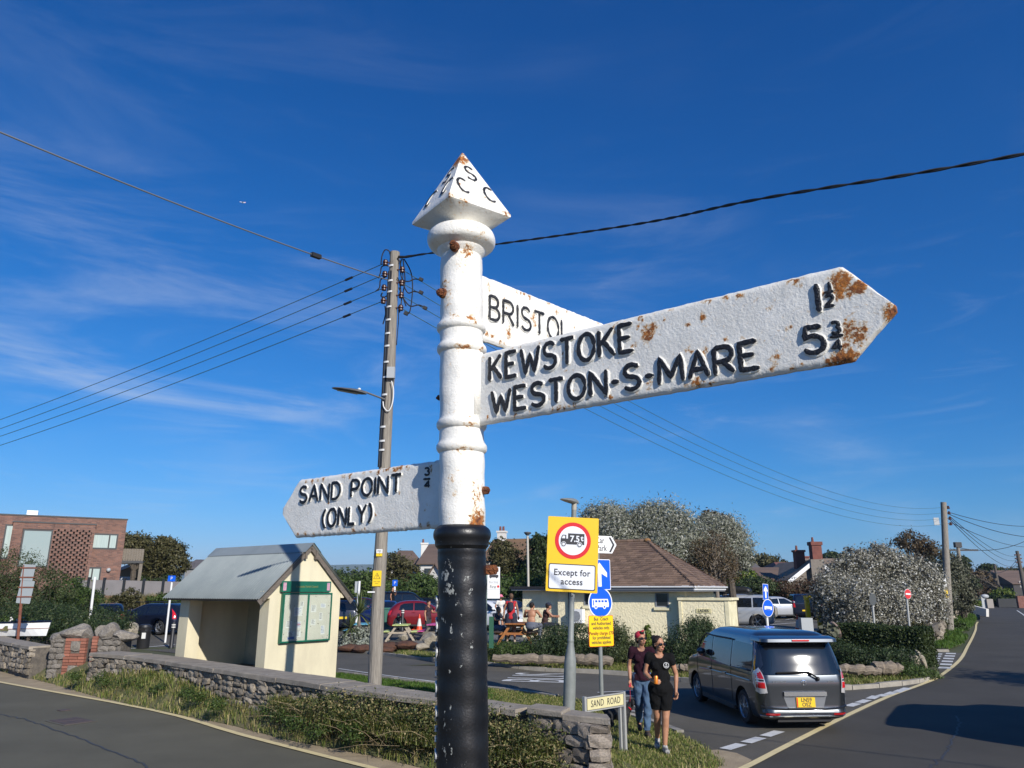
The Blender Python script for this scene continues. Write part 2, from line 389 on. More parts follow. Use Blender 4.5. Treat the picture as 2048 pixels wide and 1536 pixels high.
# ------------------------------------------------------------------ walls' line and the verge
WB = [Vector(p) for p in ((-10.3,20.6),(-8.13,19.12),(-5.6,16.72),(-3.12,14.36),(-2.3,13.5),(-1.15,12.4),(.11,11.25),(1.21,10.27))]
def wthick(t): return .62-.3*sst(.45, .95, t)
WBs = spline(WB, 6); NWB = len(WBs)
def seg(i): 
    d = (WBs[min(i+1, NWB-1)]-WBs[max(i-1, 0)]).normalized(); return d, Vector((-abs(d.y), -abs(d.x))).normalized() if True else None
WF = []
for i, p in enumerate(WBs):
    d = (WBs[min(i+1, NWB-1)]-WBs[max(i-1, 0)]).normalized(); n = Vector((d.y, -d.x)); n = n if n.y < 0 else -n
    WF.append(p+n*wthick(i/(NWB-1)))
WL = [Vector(p) for p in ((-19,28.7),(-18.05,27.84),(-15.6,25.1),(-13.2,22.7))]
def pdist(x, y, line):
    best = 1e9
    for i in range(len(line)-1):
        ax, ay = line[i][0], line[i][1]; bx, by = line[i+1][0], line[i+1][1]; dx, dy = bx-ax, by-ay
        t = max(0, min(1, ((x-ax)*dx+(y-ay)*dy)/(dx*dx+dy*dy))); e = math.hypot(x-ax-dx*t, y-ay-dy*t)
        best = min(best, e)
    return best
WALLLINE = [(p.x, p.y) for p in WL]+[(p.x, p.y) for p in WF]
LcL = [(p.x, p.y) for p in Lc]
def hv(x, y):
    a = pdist(x, y, WALLLINE); b = pdist(x, y, gedge)
    return .60*(1-sst(.05, 1.8, a))*sst(.0, .8, b)+.012
gedge = [(-25.4,33.2),(-19.2,27.9)]+[(p.x, p.y) for p in (G(*q) for q in ((0,1342),(60,1357),(105,1368),(185,1392),(286,1415),(466,1452),(571,1480),(747,1513),(835,1535)))]+[(-.2,10.75),(.75,10.35),(1.7,10.45),(2.6,11.2),(3.0,11.7)]
sheet('sand_strip', [(p[0], p[1]) for p in LcL if p[0] < 3.5 and p[1] < 34]+[(3.15,12.6),(2.3,12.6)]+gedge[::-1], .006, m_sand, .7)
kn = [(p.x-.12, p.y) for p in side_near[5:]]
vgrass = gedge+[(3.02,12.2),(3.02,12.9),(2.93,13.6),(2.72,14.7),(2.45,15.5),(1.95,16.6)]+[(p.x, p.y-.14) for p in (side_near[4], side_near[3], side_near[2], side_near[1])]+[(-10.6,26),(-12.6,25.5),(-18,32.5),(-24,38)]
sheet('side_road', [(2.0,10.3),(3.3,11.5),(3.9,12.3),(3.5,13.2),(3.1,14.2),(2.8,15.2),(2.2,16.2),(1.6,16)], .0055, m_asph2, .7)
sheet('sand_patch', [(2.4,10.75),(3.15,11.45),(3.5,12.0),(3.42,12.5),(3.2,12.75),(2.8,12.6),(2.4,12)], .009, m_sand, .4)
sheet('verge', vgrass, 0, m_soil, .45, hf=hv)
# grass blades --------------------------------------------------------------
m_blade = leafmat('grass_blade', [(0,(.08,.12,.02)),(.3,(.13,.175,.032)),(.55,(.19,.22,.05)),(.75,(.32,.29,.10)),(1,(.48,.40,.20))], .6, .3)
m_dry = leafmat('dry_grass', [(0,(.13,.12,.04)),(.35,(.26,.21,.09)),(.7,(.38,.30,.15)),(1,(.09,.12,.03))], .7, .25)
m_lush = leafmat('lush_grass', [(0,(.045,.10,.012)),(.5,(.07,.145,.018)),(1,(.12,.18,.03))], .6, .3)
def scatter(poly, n, hf, dens=None):
    poly = [(p[0], p[1]) for p in poly]; xs = [p[0] for p in poly]; ys = [p[1] for p in poly]; out = []
    r = random.Random(n)
    tries = 0
    while len(out) < n and tries < n*12:
        tries += 1; x = r.uniform(min(xs), max(xs)); y = r.uniform(min(ys), max(ys))
        if inpoly(x, y, poly) and (dens is None or r.random() < dens(x, y)): out.append((x, y, hf(x, y)))
    return np.array(out)
def blades(name, pts, h, w, mat, lean=.5, kind='stuff', parent=None, label=None, cat=None, cl=1):
    """cl blades around each point, each one bent strip of two quads"""
    pts = np.repeat(pts, cl, axis=0); n = len(pts); 
    if cl > 1: pts = pts+np.c_[RNG.normal(0, .05, (n, 2)), np.zeros(n)]
    H = RNG.uniform(h[0], h[1], n)*RNG.uniform(.6, 1, n); a = RNG.uniform(0, 2*PI, n); l = RNG.uniform(.1, lean, n)*H
    ca, sa = np.cos(a), np.sin(a); ww = RNG.uniform(.6, 1.3, n)*w
    wx, wy = -sa*ww, ca*ww; V = np.zeros((n, 5, 3))
    for j, (s, hh, ll) in enumerate(((-1,0,0),(1,0,0),(-.8,.6,.35),(.8,.6,.35),(0,1,1))):
        V[:,j,0] = pts[:,0]+wx*s+ca*l*ll; V[:,j,1] = pts[:,1]+wy*s+sa*l*ll; V[:,j,2] = pts[:,2]+H*hh*(1-.25*ll)-.005
    b = np.arange(n)[:,None]*5
    F = np.concatenate([b+np.array([0,1,3]), b+np.array([0,3,2]), b+np.array([2,3,4])])
    me = npmesh(name, V.reshape(-1,3), F, mat); return link(name, me, parent, label=label, cat=cat, kind=kind)
vis = lambda x, y: 1.0 if y < 17 else .55
bankpoly = gedge+[(1.5,10.4)]+[(p.x, p.y) for p in reversed(WF)]+[(-10.8,20.6),(-13.2,22.3),(-15.6,24.7),(-18,27.5),(-24,34)]
pts = scatter(bankpoly, 36000, hv, lambda x, y: (.4+.6*sst(.1, .7, pdist(x, y, gedge))))
blades('verge_grass', pts, (.08,.27), .006, m_blade, .9, label='mixed green and straw grass on the bank below the stone wall', cat='grass', cl=3)
pts = scatter(bankpoly, 6000, hv, lambda x, y: sst(-6, -2, x)*(1-sst(.3, 1.5, pdist(x, y, WALLLINE)))+.12)
blades('dry_grass', pts, (.18,.42), .006, m_dry, 1.0, label='dry straw coloured grass at the foot of the wall', cat='grass', cl=3)
cornerpoly = [(1.35,10.3),(1.7,10.45),(2.6,11.2),(3.0,11.7),(3.02,12.9),(2.93,13.6),(2.72,14.7),(2.45,15.5),(1.95,16.6),(1.38,18.45),(-.55,20.2),(-.6,18),(.3,12.4)]
pts = scatter(bankpoly, 16000, hv, lambda x, y: sst(-7, -3, x)*sst(.1, .5, pdist(x, y, gedge))*(1 if x < .7 else 0))
blades('tall_grass', pts, (.14,.36), .007, m_blade, .9, label='long green and yellow grass on the verge left of the black post', cat='grass', cl=3)
pts = scatter(cornerpoly, 26000, hv)
blades('corner_grass', pts, (.03,.1), .005, m_blade, .9, label='short grass on the corner where the two women walk', cat='grass', cl=2)
bk = [(p[0], p[1]) for p in ((-4.5,16.5),(-.2,12.4),(.2,12.6),(-.3,18.5))]+[(p.x, p.y-.2) for p in (side_near[3], side_near[2], side_near[1])]
pts = scatter(bk, 26000, hv)
blades('lush_grass', pts, (.04,.12), .006, m_lush, .8, label='bright green grass strip behind the wall by the side road', cat='grass', cl=2)
# kerbs -------------------------------------------------------------------
def kerb(name, pts, L=.92, w=.14, h=.11, hf=gz, label=None, rnd=.012, skip=()):
    t = thing(name, label, 'kerb'); pts = [Vector((p[0], p[1])) for p in pts]; d = 0; cum = [0]
    for i in range(len(pts)-1): cum.append(cum[-1]+(pts[i+1]-pts[i]).length)
    def at(s):
        for i in range(len(pts)-1):
            if s <= cum[i+1] or i == len(pts)-2: return pts[i].lerp(pts[i+1], (s-cum[i])/(cum[i+1]-cum[i]))
    s = 0; k = 0
    while s+L*.6 < cum[-1]:
        e = min(s+L-.015, cum[-1]); a, b = at(s), at(e); k += 1
        za, zb = hf(a.x, a.y), hf(b.x, b.y); dz = random.uniform(-rnd, rnd)
        MB().bar((a.x, a.y, za+h/2-.03+dz), (b.x, b.y, zb+h/2-.03+dz+random.uniform(-.004,.004)), w, h+.06).build('kerbstone', m_kerb, t); s += L
    return t
islc = [(p.x, p.y) for p in spline([Vector((x, y, 0)) for x, y in islL]+isl, 5)]
kerb('kerb', islc, label='pale concrete kerb round the planted island across the side road')
kerb('kerb', [(p.x, p.y) for p in spline(side_near[1:5], 5)], h=.06, label='low kerb along the grass strip behind the roadside wall')
kerb('kerb', [(1.95,16.75),(2.45,15.75),(2.8,14.75),(3.05,13.7)], h=.05, label='low kerb along the grass corner behind the two women')
kerb('kerb', [G(*p) for p in ((1858,1303),(1880,1304),(1900,1303))], h=.09, label='short kerb before the green verge right of the entry')
# island ground
islback = [(13.0,24.3),(13.6,26.2),(15,29.5),(16.5,33),(12,37.5),(8.5,40),(-2.5,40),(-4.5,35.2),(-7.5,35.6)]
hi = lambda x, y: gz(x, y)+.075
m_mulch = M('island_soil', (.10,.085,.04), .95, col2=(.055,.065,.022), scale=2, bump=.7, bscale=25)
sheet('island_ground', [(p[0], p[1]+.12) for p in islc]+islback, 0, m_mulch, 1.2, hf=hi)
stripL = [(p[0], p[1]+.12) for p in islc if p[0] > -4.5]; strip = stripL+[(p[0], p[1]+2.2) for p in reversed(stripL)]
pts = scatter(strip, 15000, hi)
blades('island_grass', pts, (.06,.2), .008, m_blade, .8, label='rough grass strip between the kerb and the driftwood logs', cat='grass', cl=2)
# green verge right of the entry up to pole 2
vr = [G(*p) for p in ((1862,1298),(1900,1300),(1925,1290),(1935,1275),(1915,1268),(1935,1262),(1948,1250),(1953,1238),(1945,1228),(1900,1225),(1870,1250))]
sheet('verge', vr, .04, m_soil, 1.5); pts = scatter(vr, 9000, lambda x, y: gz(x, y)+.04)
blades('verge_grass', pts, (.12,.38), .012, m_lush, .8, label='bright grass round the foot of the right hand wooden pole', cat='grass', cl=3)
# ------------------------------------------------------------------ the cast iron fingerpost
def rustpaint(name, base, base2, dark=False):
    m, nt, b = newmat(name); L = nt.links.new
    t = nn(nt, 'ShaderNodeTexCoord'); at_ = nn(nt, 'ShaderNodeAttribute'); at_.attribute_name = 'rust'
    def noise(s, d=6, sv=None):
        n = nn(nt, 'ShaderNodeTexNoise'); n.inputs['Scale'].default_value = s; n.inputs['Detail'].default_value = d; n.inputs['Roughness'].default_value = .65
        if sv:
            mp = nn(nt, 'ShaderNodeMapping'); mp.inputs['Scale'].default_value = sv; L(t.outputs['Object'], mp.inputs[0]); L(mp.outputs[0], n.inputs[0])
        else: L(t.outputs['Object'], n.inputs[0])
        return n.outputs['Fac']
    def mr(v, a, c, d=0, e=1):
        n = nn(nt, 'ShaderNodeMapRange'); L(v, n.inputs[0]); n.inputs[1].default_value = a; n.inputs[2].default_value = c; n.inputs[3].default_value = d; n.inputs[4].default_value = e; return n.outputs[0]
    def ma(op, x, y):
        n = nn(nt, 'ShaderNodeMath'); n.operation = op
        for i, q in enumerate((x, y)):
            if isinstance(q, (int, float)): n.inputs[i].default_value = q
            else: L(q, n.inputs[i])
        return n.outputs[0]
    def mx(f, a, c):
        n = nn(nt, 'ShaderNodeMix'); n.data_type = 'RGBA'
        for k, q in (('Factor', f), ('A', a), ('B', c)):
            if isinstance(q, tuple): n.inputs[k].default_value = c4(q)
            elif isinstance(q, (int, float)): n.inputs[k].default_value = q
            else: L(q, n.inputs[k])
        return n.outputs['Result']
    paint = mx(mr(noise(14), .35, .7), base, base2)
    r = ma('ADD', at_.outputs['Fac'], ma('MULTIPLY', ma('SUBTRACT', noise(95, 9), .5), 2.6))
    stain = mr(r, .25, .65); rust = mr(r, .55, .74); dk = mr(r, .95, 1.3)
    if dark:
        bare = mr(ma('ADD', at_.outputs['Fac'], ma('MULTIPLY', ma('SUBTRACT', noise(85, 7, (1, 1, .6)), .5), 2.2)), .50, .53)
        c = mx(bare, paint, (.30, .31, .29))
        L(c, b.inputs['Base Color']); b.inputs['Roughness'].default_value = .36
    else:
        c = mx(ma('MULTIPLY', stain, .75), paint, (.62, .36, .10)); c = mx(rust, c, mx(mr(noise(60), .4, .62), (.48, .17, .03), (.20, .065, .025))); c = mx(dk, c, (.09, .035, .02))
        speck = mr(noise(160, 5), .70, .735); c = mx(ma('MULTIPLY', speck, .5), c, (.30, .22, .14))
        L(c, b.inputs['Base Color']); L(mr(rust, 0, 1, .38, .9), b.inputs['Roughness'])
    b.inputs['Specular IOR Level'].default_value = .5
    bp = nn(nt, 'ShaderNodeBump'); bp.inputs['Strength'].default_value = .3 if dark else .85; bp.inputs['Distance'].default_value = .0022
    h = ma('ADD', ma('MULTIPLY', noise(150, 6), .9), ma('MULTIPLY', noise(32, 4), 1.2)); h = ma('ADD', h, ma('MULTIPLY', ma('MULTIPLY', rust, noise(220, 4)), 1.8)); L(h, bp.inputs['Height']); L(bp.outputs[0], b.inputs['Normal'])
    return m
m_fp = rustpaint('painted_cast_iron', (.85,.83,.77), (.74,.72,.66))
m_fpb = rustpaint('black_cast_iron', (.005,.0055,.007), (.012,.0125,.014), True)
m_lblk = M('letter_black', (.010,.010,.012), .38, col2=(.02,.02,.022), scale=90, bump=.4, bscale=180)
m_rbolt = M('rusted_bolt', (.33,.11,.03), .9, col2=(.09,.03,.02), scale=60, bump=1, bscale=150)
m_lich = M('lichen', (.12,.12,.05), .95, col2=(.25,.24,.15), scale=60, bump=.5, bscale=160)
FA = Vector((-.143, 2.2, 0))
fp = thing('fingerpost', 'white and black cast iron fingerpost with pyramid finial and three lettered arms', 'signpost', (FA.x, FA.y, 0))
fp.rotation_euler = (0, 0, 0)
def rustattr(me, spots, grain=0):
    """spots: (x,y,z,radius,strength[,zstretch])"""
    n = len(me.vertices); co = np.zeros(n*3); me.vertices.foreach_get('co', co); co = co.reshape(-1, 3); a = np.zeros(n)
    for s in spots:
        d = co-np.array(s[:3]); zs = s[5] if len(s) > 5 else 1; d[:,2] /= zs
        r = np.sqrt((d**2).sum(1))/s[3]; a = np.maximum(a, s[4]*np.clip(1-r, 0, 1)**.6)
    at_ = me.attributes.new('rust', 'FLOAT', 'POINT'); at_.data.foreach_set('value', a.astype(np.float32))
LEAN = Matrix.Shear('XY', 4, (0, 0))
def zlean(z): return -.020*(z-2.5)    # the post leans a little to the left
def lathe_post(name, prof, mat, spots=(), n=64, wob=.0008, sub=True):
    q = []
    for i in range(len(prof)-1):
        (r0, z0), (r1, z1) = prof[i], prof[i+1]; k = max(1, int(abs(z1-z0)/.012)) if sub else 1
        for j in range(k): q.append((r0+(r1-r0)*j/k, z0+(z1-z0)*j/k))
    q.append(prof[-1]); mb = MB().lathe(q, n); me = mb.mesh(name, mat, True)
    for v in me.vertices:
        f = 1+wob/.07*(math.sin(v.co.z*37+3*math.atan2(v.co.y, v.co.x))+math.sin(v.co.z*91+1.7)); v.co.x = v.co.x*f+zlean(v.co.z); v.co.y *= f
    rustattr(me, spots); return link(name, me, fp)
def ringprof(z, r, rr=.011, h=.022):
    return [(r, z-h*.62), (r+rr*.45, z-h*.5), (r+rr*.9, z-h*.28), (r+rr, z), (r+rr*.9, z+h*.25), (r+rr*.5, z+h*.45), (r+rr*.35, z+h*.5), (r, z+h*.85)]
zc = lambda v: P(922, v, 2.2).z
white = [(.0675, zc(1052))]
for v in (897, 851, 700, 657): white += ringprof(zc(v), .0665, .0095, .026)
white += [(.0665, zc(524)), (.0668, zc(521)), (.064, zc(519)), (.064, zc(515)), (.074, zc(507)), (.079, zc(500)), (.080, zc(497))]
zs = [zc(v) for v in (1052, 897, 851, 700, 657, 519)]
sp = [(.01,-.067,zs[5],.028,1.0), (.035,-.06,zs[5],.02,.9), (.0,-.067,zs[5]-.03,.035,.42,1.6), (.05,-.045,zs[0]+.01,.045,1.1), (.045,-.05,zs[0]+.08,.03,.55,2.5), (-.03,-.06,zs[0]+.13,.014,.8),
      (-.056,-.035,zc(580),.03,.7), (-.045,-.045,zc(612),.022,.55,2.5), (.02,-.063,zs[4]+.012,.022,.75), (-.03,-.06,zs[4]+.016,.03,.55,.4), (.03,-.06,zs[4]-.006,.012,.8), (.0,-.066,zs[3]-.012,.05,.62,.3), (.05,-.04,zs[3]-.012,.02,.7),
      (.045,-.05,zc(815),.012,.9), (.055,-.04,zc(832),.014,.9), (.02,-.065,zs[2]-.01,.03,.6,.4), (.02,-.065,zc(840),.008,.7), (-.02,-.065,zc(990),.010,.7), (.0,-.067,zs[1]-.014,.05,.5,.3), (-.04,-.055,zc(740),.010,.6)]
lathe_post('post_shaft', white, m_fp, sp)
def arc(c, r, z, rz, a0, a1, n=8): return [(c+r*math.cos(R(a0+(a1-a0)*i/n)), z+rz*math.sin(R(a0+(a1-a0)*i/n))) for i in range(n+1)]
zt = zc(482)
lathe_post('post_torus', [(.076, zc(503)), (.084, zc(500))]+arc(.086, .024, zt, .029, -60, 80, 10)+[(.080, zt+.033), (.060, zt+.04), (.054, zt+.055), (.052, zt+.075)], m_fp, [(.05,-.08,zt-.02,.04,.35), (-.08,-.04,zt-.02,.03,.3)], sub=False)
# black lower post
blk = [(.0710, 0), (.0705, 1.2), (.0700, 1.95), (.0690, 2.36), (.0685, zc(1108)), (.0695, zc(1106)), (.0695, zc(1099))]+[(.071, zc(1098)), (.078, zc(1092))]+arc(.070, .0125, zc(1070), .022, -50, 75, 8)+[(.068, zc(1052))]
r_ = random.Random(5); bs = []
for i in range(90):
    z = 1.85+r_.random()*.7; a = R(r_.gauss(-105, 25)); bs.append((.069*math.cos(a), .069*math.sin(a), z, r_.uniform(.006, .017), r_.uniform(.28, .56), r_.uniform(.8, 2)))
bs += [(-.04,-.057,zc(1150),.034,.58,1.6), (-.035,-.06,zc(1175),.03,.56,1.3), (-.01,-.07,zc(1205),.02,.5)]
lathe_post('post_base', blk, m_fpb, bs)
# worn white lettering down the left side of the base post, seen edge on
m_wl = M('worn_white_paint', (.62,.62,.60), .6, col2=(.08,.08,.08), scale=70, lo=.5, hi=.62)
o = MB()
for i, (v0, v1, kd) in enumerate(((1192,1222,'c'),(1235,1270,'c'),(1284,1320,'b'),(1322,1332,'t'),(1340,1350,'t'),(1362,1392,'s'),(1412,1440,'s'),(1450,1462,'t'),(1470,1482,'t'),(1497,1522,'s'))):
    za, zb = P(877, v0, 2.2).z, P(877, v1, 2.2).z; x = zlean((za+zb)/2)
    q = []
    for k in range(9):
        t = k/8; a = R(180+ (4 if kd == 't' else 14*math.sin(PI*t)))-R(-4); rr = .0715; q.append((x+rr*math.cos(a), rr*math.sin(a), za+(zb-za)*t))
    o.tube(q, .0035, 6)
o.build('side_lettering', m_wl, fp, True)
# finial pyramid
zb_ = zc(438)-.005; rot = R(-9); zap = P(922, 307, 2.2).z; xo = zlean(3.6)
def sq(r, z, round_=0, n=64):
    out = []
    for k in range(n):
        a = 2*PI*k/n; u = (a+PI/4) % (PI/2)-PI/4; rs = r/math.sqrt(2)/math.cos(u); rr = rs*(1-round_)+r*.82*round_ if round_ < 1 else r
        aa = a+PI/4+rot-PI/2; out.append(Vector((rr*math.cos(aa)+xo, rr*math.sin(aa), z)))
    return out
RP = .163
lv = [(.056, zb_-.052, 1), (.060, zb_-.045, .9), (.078, zb_-.036, .6), (.108, zb_-.024, .25), (RP-.012, zb_-.009, 0), (RP, zb_-.002, 0), (RP, zb_+.006, 0)]
NP = 40
for i in range(1, NP+1):
    t = i/NP; lv.append(((RP)*(1-t)+.004*t, zb_+.006+(zap-zb_-.006)*t, 0))
vs = []; fs = []
for r, z, q in lv: vs += sq(r, z, q)
n = 64
for i in range(len(lv)-1):
    for k in range(n): fs.append((i*n+k, i*n+(k+1) % n, (i+1)*n+(k+1) % n, (i+1)*n+k))
fs.append(tuple(range(n-1, -1, -1))); fs.append(tuple((len(lv)-1)*n+k for k in range(n)))
me = MB().add(vs, fs).mesh('finial', m_fp); me.polygons.foreach_set('use_smooth', [True]*len(me.polygons)); me.set_sharp_from_angle(angle=R(32))
fc = Vector((xo+RP*math.sin(rot), -RP*math.cos(rot), zb_))      # front corner
def frot(x, y, z): a = rot; return (xo+x*math.cos(a)-y*math.sin(a), x*math.sin(a)+y*math.cos(a), z)
hh = zap-zb_
rustattr(me, [frot(-.01,-.02,zap-.035)+(.045,1.2), frot(0,-.01,zap)+(.02,.9), frot(-.02,-.04,zap-.06)+(.03,.8), frot(0,-RP,zb_)+(.025,.7), frot(.035,-.12,zb_)+(.02,.7), frot(.15,-.01,zb_+.005)+(.02,.8), frot(-.155,0,zb_+.005)+(.02,.6),
   frot(.02,-.05,zb_+hh*.62)+(.03,.45), frot(.02,-.1,zb_+hh*.3)+(.014,.7), frot(-.04,-.06,zb_+hh*.45)+(.02,.5), frot(-.03,-.11,zb_+hh*.2)+(.02,.5), frot(.08,-.05,zb_+hh*.2)+(.015,.4)])
link('finial', me, fp)
# lettering built as raised brush strokes ----------------------------------
def arcp(cx, cy, rx, ry, a0, a1, n=14): return [(cx+rx*math.cos(R(a0+(a1-a0)*i/n)), cy+ry*math.sin(R(a0+(a1-a0)*i/n))) for i in range(n+1)]
GL = {
 'K': (.62, [[(0,0),(0,1)],[(.56,1),(.03,.42)],[(.18,.56),(.6,0)]]),
 'E': (.52, [[(.5,1),(0,1),(0,0),(.52,0)],[(0,.52),(.4,.52)]]),
 'W': (.85, [[(0,1),(.22,0),(.43,.72),(.64,0),(.85,1)]]),
 'S': (.56, [arcp(.28,.755,.24,.245,25,250,12)+arcp(.28,.25,.27,.25,85,-155,14)[1:]]),
 'T': (.6, [[(0,1),(.6,1)],[(.3,1),(.3,0)]]),
 'O': (.66, [arcp(.33,.5,.33,.5,0,360,28)]),
 'N': (.6, [[(0,0),(0,1),(.6,0),(.6,1)]]),
 '-': (.26, [[(0,.42),(.26,.42)]]),
 'M': (.8, [[(0,0),(.06,1),(.4,.22),(.74,1),(.8,0)]]),
 'A': (.62, [[(0,0),(.31,1),(.62,0)],[(.12,.33),(.5,.33)]]),
 'R': (.58, [[(0,0),(0,1)],[(0,1),(.26,1)]+arcp(.28,.73,.26,.27,90,-90,10)+[(0,.46)],[(.24,.46),(.58,0)]]),
 'B': (.52, [[(0,0),(0,1)],[(0,1),(.22,1)]+arcp(.22,.76,.22,.24,90,-90,10)+[(0,.52)],[(0,.52),(.24,.52)]+arcp(.24,.26,.27,.26,90,-90,10)+[(0,0)]]),
 'P': (.52, [[(0,0),(0,1)],[(0,1),(.24,1)]+arcp(.24,.73,.27,.27,90,-90,10)+[(0,.46)]]),
 'D': (.6, [[(0,0),(0,1),(.2,1)]+arcp(.2,.5,.38,.5,90,-90,14)+[(0,0)]]),
 'I': (.0, [[(0,0),(0,1)]]), 'L': (.46, [[(0,1),(0,0),(.46,0)]]),
 'Y': (.62, [[(0,1),(.31,.48)],[(.62,1),(.31,.48),(.31,0)]]),
 '(': (.2, [arcp(.5,.5,.5,.66,125,235,12)]), ')': (.2, [arcp(-.3,.5,.5,.66,55,-55,12)]),
 '1': (.0, [[(0,0),(0,1)]]), '5': (.6, [[(.55,1),(.1,1),(.04,.56)]+arcp(.28,.33,.31,.33,115,-150,14)]),
 '3': (.5, [arcp(.24,.76,.24,.24,150,-80,10),arcp(.24,.27,.27,.27,80,-150,12)]), '2': (.5, [arcp(.25,.74,.24,.26,160,-40,10)+[(0,0),(.54,0)]]),
 '4': (.6, [[(.45,0),(.45,1),(0,.3),(.62,.3)]]), 'C': (.55, [arcp(.33,.5,.33,.5,52,308,16)]), ' ': (.35, []), 
}
def strokes(txt, x0, x1, h, gap=.2):
    w = [GL[c][0] for c in txt]; tot = sum(w)+gap*(len(txt)-1); k = (x1-x0)/tot; x = x0; out = []
    for c, wc in zip(txt, w):
        if GL[c][1]: out.append([[(x+p[0]*k, p[1]*h) for p in st] for st in GL[c][1]])
        x += (wc+gap)*k
    return out
def brush(mb, sts, place, rw, rh, jit=.0, seed=3, lift=0.0, mi=0, n=8):
    """flattened tube along each stroke; place(x, z, out) gives the world point"""
    rr = random.Random(seed)
    for st in sts:
        pts = []
        for i in range(len(st)-1):
            a, b = Vector(st[i]), Vector(st[i+1]); k = max(1, int((b-a).length/(rw*.9)))
            for j in range(k): pts.append(a.lerp(b, j/k))
        pts.append(Vector(st[-1])); vs = []; N = len(pts)
        for i, p in enumerate(pts):
            d = (pts[min(i+1, N-1)]-pts[max(i-1, 0)]); d = d.normalized() if d.length else Vector((1,0)); nrm = Vector((-d.y, d.x))
            e = min(1, .55+.45*min(i, N-1-i)) if N > 2 else 1; ww = rw*(1+rr.uniform(-jit, jit))*e
            q = p+Vector((rr.uniform(-1,1), rr.uniform(-1,1)))*rw*jit*.35
            for k in range(n+1):
                t = PI*k/n; s = math.cos(t)*ww; o = lift+(max(0, math.sin(t))**.45)*rh; 
                vs.append(place(q.x+nrm.x*s, q.y+nrm.y*s, o if 0 < k < n else -.002))
        m = n+1; fs = [(i*m+k, (i+1)*m+k, (i+1)*m+k+1, i*m+k+1) for i in range(N-1) for k in range(n)]
        fs += [tuple(range(m)), tuple((N-1)*m+k for k in reversed(range(m)))]
        mb.add(vs, fs, mi)
def letter(parent, sts, pl, w1, h1, w2, h2, lift, seed):
    mb = MB(); brush(mb, sts, pl, w1, h1, .12, seed); brush(mb, sts, pl, w2, h2, .16, seed+9, lift, 1); me = mb.mesh('letter', [m_fp, m_lblk], True); bm = bmesh.new(); bm.from_mesh(me); bmesh.ops.recalc_face_normals(bm, faces=bm.faces); bm.to_mesh(me); bm.free(); rustattr(me, []); link('letter', me, parent)
def armframe(phi, side):
    """side=+1: the camera sees the face on the right hand of direction phi"""
    d = Vector((math.cos(R(phi)), math.sin(R(phi)), 0)); nrm = Vector((d.y, -d.x, 0))
    if nrm.y > 0: nrm = -nrm
    return d, nrm
def hitp(u, v, phi):
    d, nrm = armframe(phi, 1); r = ray(u, v); c = Vector((0, 0, CAMH)); t = ((FA-c).dot(nrm)+.011)/r.dot(nrm); p = c+r*t
    return (p-FA).dot(d), p.z
def make_arm(phi, t0, z0, z1, ts, tt, zt_, spots, lab):
    """plate from t0 to shoulder ts, point at tt"""
    d, nrm = armframe(phi, 1); th = .011; NX, NZ = 150, 34
    def outl(t):
        if t <= ts: return z0, z1
        k = (t-ts)/(tt-ts); return z0+(zt_-z0)*k, z1+(zt_-z1)*k
    rng = np.random.default_rng(int(phi)+90); ed = rng.normal(0, .0006, (2, NX+1)); ed = (ed+np.roll(ed, 1, 1))/1.4
    vs = []; fs = []
    for sgn in (1, -1):
        for i in range(NX+1):
            t = t0+(tt-.006-t0)*i/NX; a, b = outl(t); a += ed[0, i]; b += ed[1, i]
            for j in range(NZ+1):
                q = j/NZ; z = a+(b-a)*q; rnd = min(1, min(q, 1-q)*NZ/1.2, (NX-i+.5)/1.0); o = sgn*th*(.35+.65*rnd)
                vs.append(d*t+nrm*o+Vector((0,0,z)))
    m = NZ+1; K = (NX+1)*m
    def w(a): return a
    for i in range(NX):
        for j in range(NZ):
            a = i*m+j; f = (a, a+m, a+m+1, a+1); fs.append(f); fs.append(tuple(K+x for x in f[::-1]))
    for i in range(NX): 
        a = i*m; fs.append((a, K+a, K+a+m, a+m)); a += NZ; fs.append((a, a+m, K+a+m, K+a))
    for j in range(NZ): a = NX*m+j; fs.append((a, K+a, K+a+1, a+1))
    me = MB().add(vs, fs).mesh('arm', m_fp, True)
    bm = bmesh.new(); bm.from_mesh(me); bmesh.ops.recalc_face_normals(bm, faces=bm.faces); bm.to_mesh(me); bm.free()
    sp = []
    for (t, z, r, s, *o) in spots: q = d*t+nrm*th; sp.append((q.x, q.y, z, r, s)+tuple(o))
    rq = random.Random(int(phi)); sgn = 1
    for _ in range(int(38*(tt-t0))): t = rq.uniform(t0+.06, ts); z = rq.choice((z0+.01, z1-.008, rq.uniform(z0, z1))); q = d*t+nrm*th; sp.append((q.x, q.y, z, rq.uniform(.006, .013), rq.uniform(.55, .95), rq.uniform(.8, 1.8)))
    rustattr(me, sp); o = link('finger_arm', me, fp, label=lab)
    # boss where the arm meets the shaft
    mb = MB(); cx = zlean((z0+z1)/2)
    mb.lathe([(.0672, z0-.004), (.0715, z0+.004), (.0722, (z0+z1)/2), (.0715, z1-.004), (.0672, z1+.004)], 48)
    me2 = mb.mesh('arm_collar', m_fp, True)
    for v in me2.vertices: v.co.x += zlean(v.co.z)
    rustattr(me2, []); return o, d, nrm
